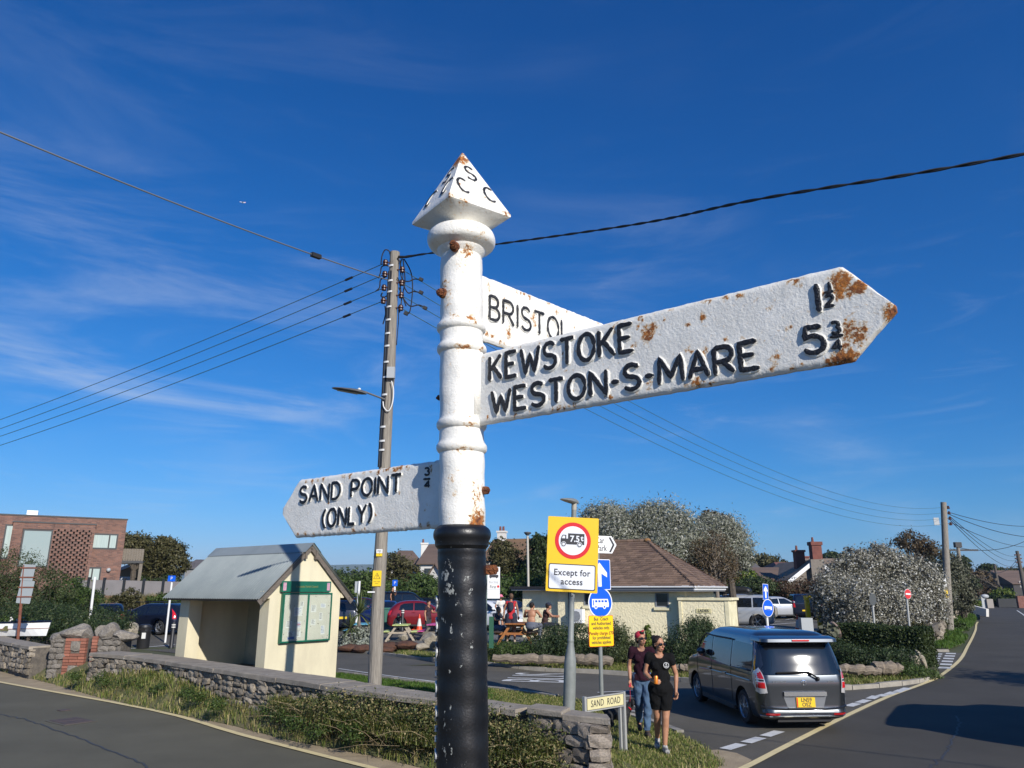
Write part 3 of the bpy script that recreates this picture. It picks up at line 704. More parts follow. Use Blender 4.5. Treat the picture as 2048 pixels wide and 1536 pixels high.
def lettering(arm, d, nrm, phi, lines, rw=.0056):
    for i, (txt, (x0, z0), (x1, z1), h, gap) in enumerate(lines):
        if h > .03: z0 += .004; z1 += .004; h -= .009
        sl = (z1-z0)/max(1e-6, (x1-x0)); sts = strokes(txt, x0, x1, h, gap) if len(txt) > 1 or GL[txt][0] else [[[(x0+p[0]*h, p[1]*h) for p in st] for st in GL[txt][1]]]
        pl = lambda x, z, o: d*x+nrm*(.0105+o)+Vector((0, 0, z0+z+(x-x0)*sl)); k = max(.36, min(1, h/.062))
        for q, st in enumerate(sts): letter(arm, st, pl, rw*1.5*k**.5, .0052*k, rw*k**.5, .0026, .0042*k, i*20+q)
def ln(phi, txt, a, b, ht, gap=.2):
    """a, b: pixels of the lower left and lower right of the line; ht: pixel at the top left"""
    p, q, r = hitp(*a, phi), hitp(*b, phi), hitp(*ht, phi); return (txt, p, q, r[1]-p[1], gap)
# KEWSTOKE arm
ph = -38; tt_, zt2 = hitp(1797, 614, ph)
def px(phi, u, v, r, s, *o): t, z = hitp(u, v, phi); return (t, z, r, s)+o
ksp = [px(ph,*a) for a in ((1295,668,.022,.95,1.6),(1305,655,.018,.9),(1225,660,.014,.7,1.8),(1215,695,.012,.7),(1270,690,.012,.8),(1155,700,.01,.8),(1330,640,.012,.7),(1375,650,.012,.8),(1400,600,.012,.6),(1480,590,.014,.7),(1450,600,.01,.6),
  (1540,617,.012,.5),(1595,565,.014,.7),(1680,570,.035,1.0,1.3),(1690,555,.02,1.0),(1715,575,.022,1.05),(1725,568,.018,1.1),(1697,590,.012,.9),(1700,660,.022,.9,1.6),(1720,665,.02,.9,1.8),(1690,690,.02,.9),(1700,715,.028,1.1),(1680,722,.03,1.15),(1660,728,.02,1.0),(1735,705,.018,.9),(1760,680,.016,.9),(1790,625,.03,1.3),(1796,612,.02,1.3),(1780,645,.016,1.0),
  (1550,715,.016,.8),(1548,730,.012,.7),(1578,655,.008,.9,1.8),(1378,700,.014,.7),(1410,705,.012,.8,1.8),(1395,768,.022,.95),(1420,765,.014,.8),(1300,775,.012,.8),(1215,790,.010,.9),(1175,800,.008,.8),(1145,780,.008,.8),(1220,795,.012,.9),(1060,820,.01,.5),(1050,735,.012,.4),(960,815,.008,.6),(975,835,.01,.7),(1075,710,.006,.6),(1585,735,.008,.8),(1600,732,.008,.7),(1420,600,.006,.6),(1760,588,.006,.8),(1705,628,.005,.8),(1340,620,.01,.5),(1300,765,.01,.6),(1130,740,.008,.5))]
arm, d, nrm = make_arm(ph, .045, 2.866, 3.085, hitp(1683, 540, ph)[0], tt_, zt2, ksp, 'longest arm, reading KEWSTOKE and WESTON-S-MARE')
lettering(arm, d, nrm, ph, [ln(ph,'KEWSTOKE',(981,765),(1268,704),(979,712),.2), ln(ph,'WESTON-S-MARE',(985,830),(1520,739),(979,782),.2),
   ln(ph,'1',(1640,628),(1650,628),(1632,565),.2), ln(ph,'1',(1661,588),(1668,588),(1658,560),.2), ln(ph,'2',(1652,614),(1668,611),(1652,592),.2), ln(ph,'-',(1650,594),(1668,590),(1650,575),.2),
   ln(ph,'5',(1611,712),(1652,708),(1612,652),.2), ln(ph,'3',(1664,668),(1680,666),(1664,645),.2), ln(ph,'-',(1661,682),(1688,677),(1661,665),.2), ln(ph,'4',(1667,702),(1685,699),(1667,682),.2)], .0066)
# SAND POINT arm
ph = 142; tt_, zt2 = hitp(562, 1024, ph)
ssp = [px(ph,*a) for a in ((790,938,.022,.95,.6),(800,935,.02,.8),(815,935,.018,.55),(770,940,.016,.8,.6),(740,943,.015,.7,.5),(700,950,.014,.6),(685,952,.01,.7),(635,960,.014,.8,.5),(645,958,.01,.6),(860,935,.012,.6,2),(855,1010,.010,.6),(850,1020,.006,.6),(858,1050,.010,.8,1.5),(728,975,.007,.8,2),(750,1028,.006,.9),(798,985,.008,.8),(575,985,.008,.6),(565,1035,.008,.6),(595,1068,.01,.6),(720,1065,.01,.5),(725,1060,.008,.7),(870,925,.01,.6))]
arm, d, nrm = make_arm(ph, .045, 2.576, 2.779, hitp(598, 962, ph)[0], tt_, zt2, ssp, 'arm pointing left, reading SAND POINT (ONLY)')
# this arm runs to the left, so its lettering runs against d
def ln2(txt, a, b, ht, gap=.2):
    p, q, r = hitp(*a, ph), hitp(*b, ph), hitp(*ht, ph); return (txt, (-p[0], p[1]), (-q[0], q[1]), r[1]-p[1], gap)
lettering(arm, -d, nrm, ph, [ln2('SAND POINT',(600,1008),(803,986),(600,972)), ln2('(ONLY)',(646,1057),(744,1046),(646,1018)), ln2('3',(850,950),(859,950),(850,936)), ln2('-',(848,962),(861,961),(848,954)), ln2('4',(850,976),(860,975),(850,963))], .0056)
# BRISTOL arm
ph = 46
bsp = [px(ph,*a) for a in ((977,573,.014,.6,1.8),(975,668,.014,.9),(985,672,.012,.9),(1018,665,.018,.75,1.8),(1013,617,.012,.6),(1067,640,.018,.65,2),(1105,640,.012,.5),(1095,670,.01,.7),(1150,655,.012,.5),(1035,650,.008,.5))]
arm, d, nrm = make_arm(ph, .045, hitp(975, 682, ph)[1]-.002, hitp(975, 553, ph)[1], .84, .93, (hitp(975,682,ph)[1]+hitp(975,553,ph)[1])/2, bsp, 'arm pointing away behind, reading BRISTOL')
lettering(arm, d, nrm, ph, [ln(ph,'BRISTOL',(977,640),(1136,690),(977,588),.2)], .0056)
# bolts
def bolt(p, dirv, r=.0125, L=.022, name='bolt'):
    dirv = Vector(dirv).normalized(); m = dirv.to_track_quat('Z', 'Y').to_matrix().to_4x4(); m.translation = Vector(p); mb = MB()
    mb.lathe([(r*1.25, -.006), (r*1.25, .002)], 16, 0, m); mb.lathe([(r*.95, .002), (r, .005), (r, L-.004), (r*.8, L)], 6, 0, m); mb.lathe([(r*.45, L-.002), (r*.4, L+.004)], 8, 0, m)
    return mb.build(name, m_rbolt, fp)
xs_ = lambda z: zlean(z)
def atpost(u, v, out=(0,-1,0)):
    q = P(u, v, 2.2-.067); x = q.x-FA.x; x = max(-.068, min(.066, x)); return Vector((x, -math.sqrt(max(0, .0675**2-(x-zlean(q.z))**2)), q.z))
z = zc(487); z = 2.4+(z-2.4)*.955; bolt((zlean(z)-.016, -.078, z), (-.12,-1,-.1), .0125, .03)
p = atpost(884, 581); bolt(p+Vector((-.004,-.004,0)), (-.75,-.65,0), .0125, .016)
p = atpost(965, 977); bolt(p+Vector((-.004,.006,0)), (.9,-.5,0), .0125, .022)
z = P(877, 792, 2.2).z; bolt((zlean(z)-.064, .02, z), (-1,.25,0), .009, .012)
z = P(985, 1140, 2.2).z; mb = MB(); bolt((.064, .012, z), (1,-.12,.03), .0155, .036)
# collars of paint where the arms grip the shaft
for u, v, ph in ((958, 775, -38), (885, 985, 142), (955, 612, 46)):
    dd, n_ = armframe(ph, 1); z0 = zc(v); hgt = .108 if ph == -38 else .1
    mb = MB(); mb.box((0, -.017, -hgt), (.035, .017, hgt)); me = mb.mesh('arm_lug', m_fp)
    bm = bmesh.new(); bm.from_mesh(me); bmesh.ops.bevel(bm, geom=bm.edges[:], offset=.012, segments=3, affect='EDGES'); bm.to_mesh(me); bm.free()
    me.transform(Matrix.Translation((dd.x*.045+zlean(z0), dd.y*.045, z0))@Matrix.Rotation(math.atan2(dd.y, dd.x), 4, 'Z')); me.polygons.foreach_set('use_smooth', [True]*len(me.polygons)); rustattr(me, []); link('arm_lug', me, fp)
# raised letters on the finial: S over C C on each visible face
def face_letters(side):
    a = rot+(-PI/4 if side < 0 else PI/4)            # outward azimuth of the face from -y
    c = Vector((math.sin(a), -math.cos(a), 0)); tng = Vector((math.cos(a), math.sin(a), 0)); inr = RP/math.sqrt(2)
    base = Vector((xo, 0, zb_+.006))+c*inr; top = Vector((xo, 0, zap)); up = (top-base); Ls = up.length; up.normalize(); nr = tng.cross(up).normalized()
    if nr.y > 0: nr = -nr
    for ch, cx, cz, h in (('S', .0, .120, .068), ('C', -.050, .036, .068), ('C', .050, .036, .068)):
        sts = [[(cx+(p[0]-.28)*h*.95, cz+p[1]*h) for p in st] for st in GL[ch][1]]
        letter(fp, sts, lambda x, z, o: base+tng*x+up*z+nr*(o), .0062, .0028, .0048, .0022, .0022, 5)
face_letters(-1); face_letters(1)
# ------------------------------------------------------------------ stone walls, stile pillars, boulders
m_stone = M('limestone', (.40,.34,.26), .9, col2=(.17,.145,.115), scale=7, bump=1, bscale=30, island=.45, col3=(.42,.39,.34), s3=14, t3=.6, w3=.06)
m_stone2 = M('grey_limestone', (.26,.23,.19), .9, col2=(.14,.125,.11), scale=5, bump=1, bscale=22, island=.2, col3=(.42,.40,.36), s3=9, t3=.58, w3=.08)
m_mort = M('wall_mortar', (.15,.13,.105), .95, col2=(.08,.07,.06), scale=9, bump=.8, bscale=40)
m_brick = M('red_brick', (.33,.13,.08), .85, col2=(.22,.085,.06), scale=6, bump=.4, bscale=60, island=.3, col3=(.45,.30,.24), s3=12, t3=.66, w3=.05)
def rockmesh(seed, sub=2, rough=.22, flat=1.0, name='stone'):
    bm = bmesh.new(); bmesh.ops.create_icosphere(bm, subdivisions=sub, radius=1); r = random.Random(seed)
    ns = [(Vector((r.gauss(0,1), r.gauss(0,1), r.gauss(0,1))).normalized(), r.uniform(.55, .95)) for _ in range(15)]
    for v in bm.verts:
        p = v.co.copy()
        for n, d in ns:
            e = p.dot(n)
            if e > d: p -= n*(e-d)*.9
        p *= 1+r.uniform(-rough, rough)*.35; v.co = p
    me = bpy.data.meshes.new(name); bm.to_mesh(me); bm.free(); return me
ROCK = [rockmesh(i, 1, .3) for i in range(8)]
def blockmesh(seed):
    """rough squared stone, unit size, front towards -y"""
    r = random.Random(seed); bm = bmesh.new(); bmesh.ops.create_cube(bm, size=1)
    bmesh.ops.subdivide_edges(bm, edges=bm.edges[:], cuts=1, use_grid_fill=True)
    for v in bm.verts:
        q = v.co; k = abs(q.x)+abs(q.z)
        if k > .9: q.x *= .88; q.z *= .86
        q.x += r.uniform(-.05, .05); q.z += r.uniform(-.06, .06)
        if q.y < 0: q.y += (.12 if k > .4 else 0)+r.uniform(-.1, .08)
    me = bpy.data.meshes.new('stone'); bm.to_mesh(me); bm.free(); return me
BLK = [blockmesh(i) for i in range(9)]
for me in ROCK: me.materials.append(m_stone)
for me in BLK: me.materials.append(m_stone)
def stones_on(parent, a, b, z0, z1, sz, depth=.16, rowh=None, seed=1, pro=.03, mat=None, skip=None):
    """courses of rough stones between ground points a and b (front face), a left of b seen from the front"""
    r = random.Random(seed); a = Vector(a[:2]); b = Vector(b[:2]); L = (b-a).length; d = (b-a)/L; ang = math.atan2(d.y, d.x); z = z0
    while z < z1-.03:
        h = min((rowh or sz*.62)*r.uniform(.8, 1.25), z1-z); s = -r.uniform(0, sz*.5)
        while s < L-.02:
            w = sz*r.uniform(.6, 1.45); e = min(s+w, L); s0 = max(0, s); w = e-s0
            if w > sz*.25 and not (skip and skip(s0, z)):
                c = a+d*(s0+w/2); nrm = Vector((d.y, -d.x)); dp = depth*r.uniform(.8, 1.1)
                q = c-nrm*(dp/2-pro*r.uniform(.2, 1.3)); hh = h*r.uniform(.86, 1.1)
                o = link('stone', BLK[r.randrange(9)], parent, loc=(q.x, q.y, z+h/2+r.uniform(-.012,.012)), rot=(r.uniform(-.06,.06), r.uniform(-.13,.13), ang+r.uniform(-.08,.08)+(PI if False else 0)))
                o.scale = (w*1.02, dp, hh)
                if mat: o.material_slots[0].link = 'OBJECT'; o.material_slots[0].material = mat
            s = e+.008
        z += h+.004
def wallcore(parent, B, Fr, ztop, hbase, name='core', inset=.05):
    mb = MB(); n = len(B); vs = []
    for i in range(n):
        b, f = B[i], Fr[i]; d = (b-f).normalized()
        for p, z in ((f+d*inset, hbase), (f+d*inset, ztop), (b-d*.01, ztop), (b-d*.01, hbase-.1)): vs.append((p.x, p.y, z))
    fs = []
    for i in range(n-1):
        for k in range(4): k2 = (k+1) % 4; fs.append((i*4+k, i*4+k2, (i+1)*4+k2, (i+1)*4+k))
    fs += [(3,2,1,0), tuple((n-1)*4+k for k in range(4))]; mb.add(vs, fs); return mb.build(name, m_mort, parent)
def coping(parent, B, Fr, z, th=.085, over=.06, step=3, jit=.006, seed=2):
    r = random.Random(seed); n = len(B); i = 0
    while i < n-1:
        j = min(i+step, n-1); dz = r.uniform(-jit, jit); vs = []; m = j-i+1
        for k in range(i, j+1):
            b, f = B[k], Fr[k]; d = (f-b).normalized(); t = 0.0
            if k == i: t = .012
            if k == j: t = -.012
            a = (B[min(k+1, n-1)]-B[max(k-1, 0)]).normalized()
            for p, zz in ((f+d*over, z-th), (f+d*(over-.004), z-.012), (f+d*(over-.02), z), (b-d*.03, z), (b-d*.03, z-th)):
                w = p+a*t; vs.append((w.x+r.uniform(-.006,.006), w.y+r.uniform(-.006,.006), zz+dz+r.uniform(-.005,.005)))
        fs = [(p*5+k, (p+1)*5+k, (p+1)*5+(k+1) % 5, p*5+(k+1) % 5) for p in range(m-1) for k in range(5)]+[tuple(range(5)), tuple((m-1)*5+k for k in reversed(range(5)))]
        mb = MB().add(vs, fs); me = mb.mesh('coping_slab', m_conc); bm = bmesh.new(); bm.from_mesh(me); bmesh.ops.recalc_face_normals(bm, faces=bm.faces); bm.to_mesh(me); bm.free()
        link('coping_slab', me, parent); i = j
ZT = .87
wall = thing('stone_wall', 'long rubble stone wall with flat concrete coping in front of the bus shelter', 'wall')
ne = NWB-5                      # the last stretch is the separate end block
B1, F1 = WBs[:ne], WF[:ne]
wallcore(wall, B1, F1, ZT-.06, .0); coping(wall, B1, F1, ZT, step=4)
sd_ = 3
for i in range(0, ne-1, 2):
    if F1[i].x < -2.6: stones_on(wall, F1[i], F1[min(i+2, ne-1)], .2, ZT-.09, .21, .18, rowh=.115, seed=sd_+i, pro=.06)
wend = thing('stone_wall', 'end block of the stone wall with big squared stones beside the street name sign', 'wall')
p0, p1 = WBs[ne-1]+Vector((.0,-.05)), WBs[-1]
EB = [Vector((p0.x+.0, p0.y)), (p0+p1)/2, Vector((p1.x, p1.y))]; EF = [q+Vector((-.12,-.30)) for q in EB]
EF[-1] = Vector((p1.x+.0, p1.y-.32)); wallcore(wend, EB, EF, ZT-.04, -.02, inset=.07); coping(wend, EB, EF, ZT+.02, th=.07, over=.03, step=1, jit=.02)
m_stone3 = M('warm_limestone', (.36,.30,.235), .9, col2=(.17,.145,.125), scale=9, bump=1, bscale=30, island=.4, col3=(.50,.47,.42), s3=16, t3=.6, w3=.05); m_mort2 = M('pale_mortar', (.33,.28,.21), .95, col2=(.20,.17,.13), scale=14, bump=1, bscale=50)
for k in kids(wend):
    if k.name.startswith('core'): k.data.materials[0] = m_mort2
stones_on(wend, EF[0], EF[-1]-Vector((.27,0)), .0, ZT-.06, .25, .12, rowh=.15, seed=21, pro=-.03, mat=m_stone3)
for k, (h, w) in enumerate(((.2,.26),(.18,.3),(.16,.25),(.17,.28),(.09,.24))):   # quoins at the end
    z = sum((.2,.18,.16,.17,.09)[:k]); o = link('stone', BLK[(k*3) % 9], wend, loc=(EF[-1].x-.13, EF[-1].y+.13, z+h/2), rot=(0, random.uniform(-.05,.05), -.1)); o.scale = (w*1.05, .31, h*.94)
    o.material_slots[0].link = 'OBJECT'; o.material_slots[0].material = m_stone3
wl = thing('stone_wall', 'low stone wall at the left edge of the photo beneath the white boat', 'wall')
WLs = spline(WL, 5); WLf = [p+Vector((-.33,-.38)) for p in WLs]
wallcore(wl, WLs, WLf, ZT-.05, .0); coping(wl, WLs, WLf, ZT, step=3)
for i in range(0, len(WLf)-1, 2): stones_on(wl, WLf[i], WLf[min(i+2, len(WLf)-1)], .12, ZT-.09, .22, .16, seed=60+i, pro=.06)
# pillars of the stile
def boulder(name, p, s, seed, label=None, parent=None, mat=None, rot=0, sub=3, cat=None, group=None, rough=.10):
    me = rockmesh(seed, sub, rough, name=name); me.materials.append(mat or m_stone2)
    o = link(name, me, parent, label=label, cat=cat, group=group, loc=p, rot=(random.uniform(-.2,.2), random.uniform(-.2,.2), rot)); o.scale = s; return o
def stile(label, xl, xr, vb, vt, ybase, brick_l, brick_r, seed):
    a, b = P(xl, vb, ybase), P(xr, vb, ybase); t = thing('gate_pillar', label, 'pillar', (a.x, ybase, 0)); Wd = b.x-a.x; Ht = P(xl, vt, ybase).z
    bl, br = P(brick_l, vb, ybase).x-a.x, P(brick_r, vb, ybase).x-a.x
    MB().box((.05,.06,0),(Wd-.03,.62,Ht-.03)).build('core', m_mort, t)
    z = .12; r = random.Random(seed); k = 0; bw = br-bl; bm_ = MB().box((0,0,0),(1,1,1)).mesh('brick', m_brick)
    while z < Ht-.02:
        h = .067; ws = ([(0,.28),(.3,1)] if k % 2 else [(0,.68),(.7,1)]) if bw > .3 else [(0,1)]
        cen = (k//4) % 2 == 0 and bw > .3 and 1 < k
        if cen: ws = [(0,.27),(.73,1)]
        for w0, w1 in ws:
            o = link('brick', bm_, t, loc=(bl+bw*w0, r.uniform(-.006,.006), z)); o.scale = (bw*(w1-w0)-.006, .12, h)
        if cen and k % 4 == 2:
            o = link('stone', BLK[k % 9], t, loc=(bl+bw*.5, .09, z+.035)); o.scale = (bw*.5, .2, .28); o.material_slots[0].link = 'OBJECT'; o.material_slots[0].material = m_stone2
        z += h+.011; k += 1
    stones_on(t, (0,0), (Wd-.02, 0), .1, Ht-.04, .2, .2, rowh=.13, seed=seed+1, pro=.02, mat=m_stone2, skip=lambda s, z: bl-.18 < s < br)
    return t, a, Wd, Ht
t, a, Wd, Ht = stile('stile pillar of red brick and grey stone with boulders on top, left of the gap', 92, 165, 1345, 1276, 21.6, 122, 164, 11)
boulder('cap_stone', (Wd*.48,.3,Ht+.13), (.44,.34,.26), 4, parent=t); boulder('cap_stone', (Wd*.1,.3,Ht-.0), (.28,.3,.2), 5, parent=t); boulder('cap_stone', (Wd*.82,.3,Ht+.08), (.2,.3,.2), 6, parent=t)
t, a, Wd, Ht = stile('stile pillar of grey stone with a thin red brick edge, right of the gap', 176, 236, 1340, 1272, 21.2, 176, 187, 12)
boulder('cap_stone', (Wd*.38,.3,Ht+.08), (.3,.34,.26), 7, parent=t); boulder('cap_stone', (Wd*.85,.3,Ht-.02), (.42,.34,.2), 8, parent=t); boulder('cap_stone', (Wd*.15,.3,Ht+.12), (.2,.3,.24), 9, parent=t)
m_paleb = M('pale_boulder', (.42,.37,.28), .9, col2=(.26,.22,.16), scale=3, bump=1, bscale=15, col3=(.14,.13,.10), s3=5, t3=.6, w3=.1)
p = G(252,1284); p2 = P(252,1262,p.y); boulder('boulder', p2+Vector((0,.3,0)), (.52,.5,.42), 13, 'pale square boulder behind the stile, left of the black bin', mat=m_paleb, cat='boulder')
p2 = P(205,1262,p.y-1.5); boulder('boulder', p2, (.42,.4,.36), 14, 'grey boulder behind the right stile pillar', mat=m_stone2, cat='boulder')
# ------------------------------------------------------------------ bus shelter
m_cream = M('cream_render', (.68,.615,.43), .85, col2=(.56,.50,.35), scale=1.6, sv=(1,1,.35), bump=.25, bscale=90, col3=(.52,.48,.33), s3=3, t3=.68, w3=.1)
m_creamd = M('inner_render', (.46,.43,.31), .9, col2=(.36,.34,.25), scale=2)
m_tin = M('corrugated_sheet', (.27,.30,.295), .45, .0, col2=(.22,.25,.25), scale=1.5, bump=.1, bscale=30, col3=(.33,.36,.35), s3=5, t3=.6, w3=.15, spec=.6)
m_barge = M('weathered_board', (.17,.14,.115), .85, col2=(.10,.085,.07), scale=8, sv=(1,1,6))
BETA = 53; C1 = P(535, 1250, 18.0); gd = Vector((math.cos(R(BETA)), math.sin(R(BETA)), 0)); sdv = Vector((-gd.y, gd.x, 0)); SW, SL, ZE = 2.09, 3.75, 2.36
sh = thing('bus_shelter', 'cream rendered bus shelter with grey corrugated pitched roof behind the stone wall', 'bus shelter', (C1.x, C1.y, 0), R(BETA))
ZR = ZE+1.13
def gable(y0, y1, nm, x0=0, x1=SW):
    mb = MB(); po = [(x0,0),(x1,0),(x1,ZE),(SW/2,ZR-.09),(x0,ZE)]
    m = Matrix.Translation((0, y0, 0)); mb.prism(po, y1-y0, 0, m); return mb.build(nm, m_cream, sh)
gable(0, .2, 'end_wall'); gable(SL-.2, SL, 'end_wall')
MB().box((0,SL-.42,0),(.36,SL-.2,ZE-.2)).build('pier', m_cream, sh)
MB().box((-.0,.2,0),(.3,.34,ZE-.2)).build('pier', m_cream, sh)
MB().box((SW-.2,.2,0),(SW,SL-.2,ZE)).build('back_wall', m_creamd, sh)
MB().box((.02,.2,ZE-.2),(.16,SL-.2,ZE-.02)).build('header_beam', m_cream, sh)
MB().box((.2,SL-.215,0),(SW-.2,SL-.2,2.3)).build('inner_wall', m_creamd, sh) if False else None
mb = MB().box((-.16,-.02,ZE-.15),(0,.19,ZE+.02)); mb.build('kneeler', m_cream, sh); MB().box((SW,-.02,ZE-.15),(SW+.1,.19,ZE+.02)).build('kneeler', m_cream, sh)
m_wood = M('grey_wood', (.22,.19,.15), .85, col2=(.12,.10,.08), scale=5, sv=(6,1,6), bump=.3)
for i in range(3): MB().box((SW-.62+i*.14,.25,.44),(SW-.5+i*.14,SL-.25,.48)).build('bench_slat', m_wood, sh)
MB().box((SW-.6,1.2,0),(SW-.2,SL-.3,.43)).build('bench_block', m_cream, sh)
MB().box((.1,.1,.0),(SW-.1,SL-.1,.05)).build('floor_slab', m_conc, sh)
# roof: two corrugated slopes
def corr(sgn):
    ex = -.34 if sgn < 0 else SW+.34; ez = ZE-.16; pit = .1; y0, y1 = -.13, SL+.3; N = int((y1-y0)/pit*8); vs = []; fs = []
    up = Vector((abs(ex-SW/2), 0, 0)); nx = (ZR-ez); nl = math.hypot(nx, abs(ex-SW/2)); nrm = Vector((sgn*nx/nl, 0, abs(ex-SW/2)/nl))
    for i in range(N+1):
        y = y0+(y1-y0)*i/N; o = .016*math.cos(2*PI*(y-y0)/pit)
        for x, z in ((SW/2, ZR), (ex, ez)):
            for t in (0, -.004): p = Vector((x, y, z))+nrm*(o+t); vs.append(p)
    for i in range(N): a = i*4; b = a+4; fs += [(a, b, b+2, a+2), (a+1, a+3, b+3, b+1), (a+2, b+2, b+3, a+3)]
    mb = MB().add(vs, fs); me = mb.mesh('roof_sheet', m_tin, False); bm = bmesh.new(); bm.from_mesh(me); bmesh.ops.recalc_face_normals(bm, faces=bm.faces); bm.to_mesh(me); bm.free()
    me.polygons.foreach_set('use_smooth', [True]*len(me.polygons)); link('roof_sheet', me, sh)
corr(-1); corr(1)
mb = MB()
for s in (-1, 1):
    dx = .24; dz = dx*(ZR-ZE+.16)/(SW/2+.34); q = [Vector((SW/2, y, ZR+.03)) for y in (-.15, SL+.32)]; e = [Vector((SW/2+s*dx, y, ZR+.024-dz)) for y in (-.15, SL+.32)]
    mb.add([q[0], q[1], e[1], e[0]], [(0,1,2,3)]); mb.add([v-Vector((0,0,.006)) for v in (q[0], q[1], e[1], e[0])], [(3,2,1,0)])
mb.build('ridge_cap', m_tin, sh)
for s in (-1, 1):
    ex = -.33 if s < 0 else SW+.33
    MB().bar((SW/2, -.06, ZR-.075), (ex, -.06, ZE-.25), .03, .13).build('barge_board', m_barge, sh)
    MB().bar((ex-.10*s, -.1, ZE-.17), (ex-.10*s, SL+.28, ZE-.17), .02, .08).build('fascia', m_barge, sh)
for s in (-.16, .16): MB().box((SW/2+s-.03,-.1,ZR-.36),(SW/2+s+.03,.0,ZR-.15)).build('bracket', m_barge, sh)
# notice board on the end wall (plane y=0 of the shelter)
inv = sh.matrix_basis.inverted() if False else (Matrix.Translation((C1.x, C1.y, 0))@Matrix.Rotation(R(BETA), 4, 'Z')).inverted()
def shx(u, v):
    c = inv@Vector((0,0,CAMH)); r = inv.to_3x3()@ray(u, v); t = (-.04-c.y)/r.y; return c+r*t
m_green = M('green_paint', (.012,.13,.075), .35, col2=(.01,.10,.06), scale=4); m_paper = M('paper', (.72,.72,.70), .7); m_board = M('pin_board', (.66,.64,.56), .75, col2=(.58,.56,.49), scale=3)
m_pink = M('pink_print', (.60,.35,.38), .7, col2=(.35,.2,.3), scale=30); m_blue_ink = M('blue_print', (.12,.2,.5), .7); m_ink = M('black_print', (.03,.03,.035), .6); m_gold = M('gold_lettering', (.22,.20,.06), .5)
nb = thing('notice_board', 'green framed parish notice board with two glazed doors on the shelter end wall', 'notice board', (C1.x, C1.y, 0), R(BETA))
a, b = shx(565,1186), shx(657,1281); c, d = shx(564,1162), shx(659,1184); d.x = min(d.x, SW-.05); b.x = min(b.x, SW-.06)
MB().box((a.x,-.075,b.z),(b.x,-.002,a.z)).build('cabinet', m_green, nb)
MB().box((c.x-.02,-.085,d.z+.004),(d.x,-.002,c.z)).build('header_panel', m_green, nb)
o = text(nb, 'Kewstoke Parish Council', .078, ((c.x+d.x)/2-.01,-.087,(c.z+d.z)/2), m_gold, name='header_lettering', ext=.002, shx=.82)
for s in (c.x+.06, d.x-.08): MB().box((s-.045,-.089,d.z+.035),(s+.045,-.0855,c.z-.035)).build('crest_print', m_pink, nb)
mid = (a.x+b.x)/2; glassm = None
for k, (x0, x1) in enumerate(((a.x+.035, mid-.02), (mid+.02, b.x-.035))):
    MB().box((x0,-.079,b.z+.035),(x1,-.076,a.z-.03)).build('back_board', m_board, nb)
rp = random.Random(8)
papers = [(.30,.62,.24,.24),(.12,.35,.16,.2),(.18,.12,.2,.22),(.33,.33,.13,.19),(.37,.78,.1,.14),(.63,.68,.16,.2),(.84,.74,.16,.12),(.64,.38,.14,.16),(.8,.5,.1,.22),(.86,.2,.12,.25),(.33,.15,.14,.2)]
BW, BH = b.x-a.x-.1, a.z-b.z-.08
for i, (fx, fz, w, h) in enumerate(papers):
    cx, cz = a.x+.05+BW*fx, b.z+.05+BH*fz; w *= .75*BW; h *= BH*.8
    o = MB().box((-w/2,-.003,-h/2),(w/2,0,h/2)).build('notice', m_paper, nb, loc=(cx,-.0795,cz), rot=(0, rp.uniform(-.05,.05), 0))
    mb = MB(); n = 5
    for k in range(n): mb.box((-w*.38, -.0042, h*.36-h*.8*k/n),(w*(rp.uniform(.1,.38)), -.0034, h*.36-h*.8*k/n+h*.045))
    mb.build('printed_lines', m_blue_ink if i % 3 == 0 else m_ink, o)
    if i == 3: MB().box((-w*.4,-.0046,-h*.05),(w*.4,-.0035,h*.2)).build('photo_print', m_pink, o)
    if i == 2: MB().box((-w*.45,-.0046,-h*.5),(w*.45,-.0035,-h*.2)).build('blue_heading', m_blue_ink, o)
mb = MB()
for k in range(26): x, z = rp.uniform(a.x+.06, b.x-.06), rp.uniform(b.z+.06, a.z-.06); mb.lathe([(.008,0),(.008,.006)], 6, 0, Matrix.Translation((x,-.083,z))@Matrix.Rotation(PI/2,4,'X'))
o = mb.build('drawing_pins', m_ink, nb, kind='stuff')
m_glass = None
def glassmat():
    m, nt, b = newmat('clear_glass'); L = nt.links.new; b.inputs['Base Color'].default_value = (0,0,0,1); b.inputs['Roughness'].default_value = .02
    tr = nn(nt, 'ShaderNodeBsdfTransparent'); tr.inputs[0].default_value = (.93,.95,.94,1); gl = nn(nt, 'ShaderNodeBsdfGlossy'); gl.inputs['Roughness'].default_value = .02
    fr = nn(nt, 'ShaderNodeFresnel'); fr.inputs[0].default_value = 1.45; mx = nn(nt, 'ShaderNodeMixShader'); L(fr.outputs[0], mx.inputs[0]); L(tr.outputs[0], mx.inputs[1]); L(gl.outputs[0], mx.inputs[2]); L(mx.outputs[0], nt.nodes['Material Output'].inputs['Surface']); return m
m_glass = glassmat()
for k, (x0, x1) in enumerate(((a.x+.03, mid-.012), (mid+.012, b.x-.03))):
    dr = MB().box((x0-.02,-.1,b.z+.012),(x0+.012,-.0765,a.z-.008)).box((x1-.012,-.1,b.z+.012),(x1+.02-(.0 if k else .016),-.0765,a.z-.008)).box((x0+.012,-.1,b.z+.012),(x1-.012,-.0765,b.z+.045)).box((x0+.012,-.1,a.z-.035),(x1-.012,-.0765,a.z-.008)).build('door_frame', m_green, nb)
    MB().box((x0+.012,-.092,b.z+.045),(x1-.012,-.089,a.z-.035)).build('pane', m_glass, dr)
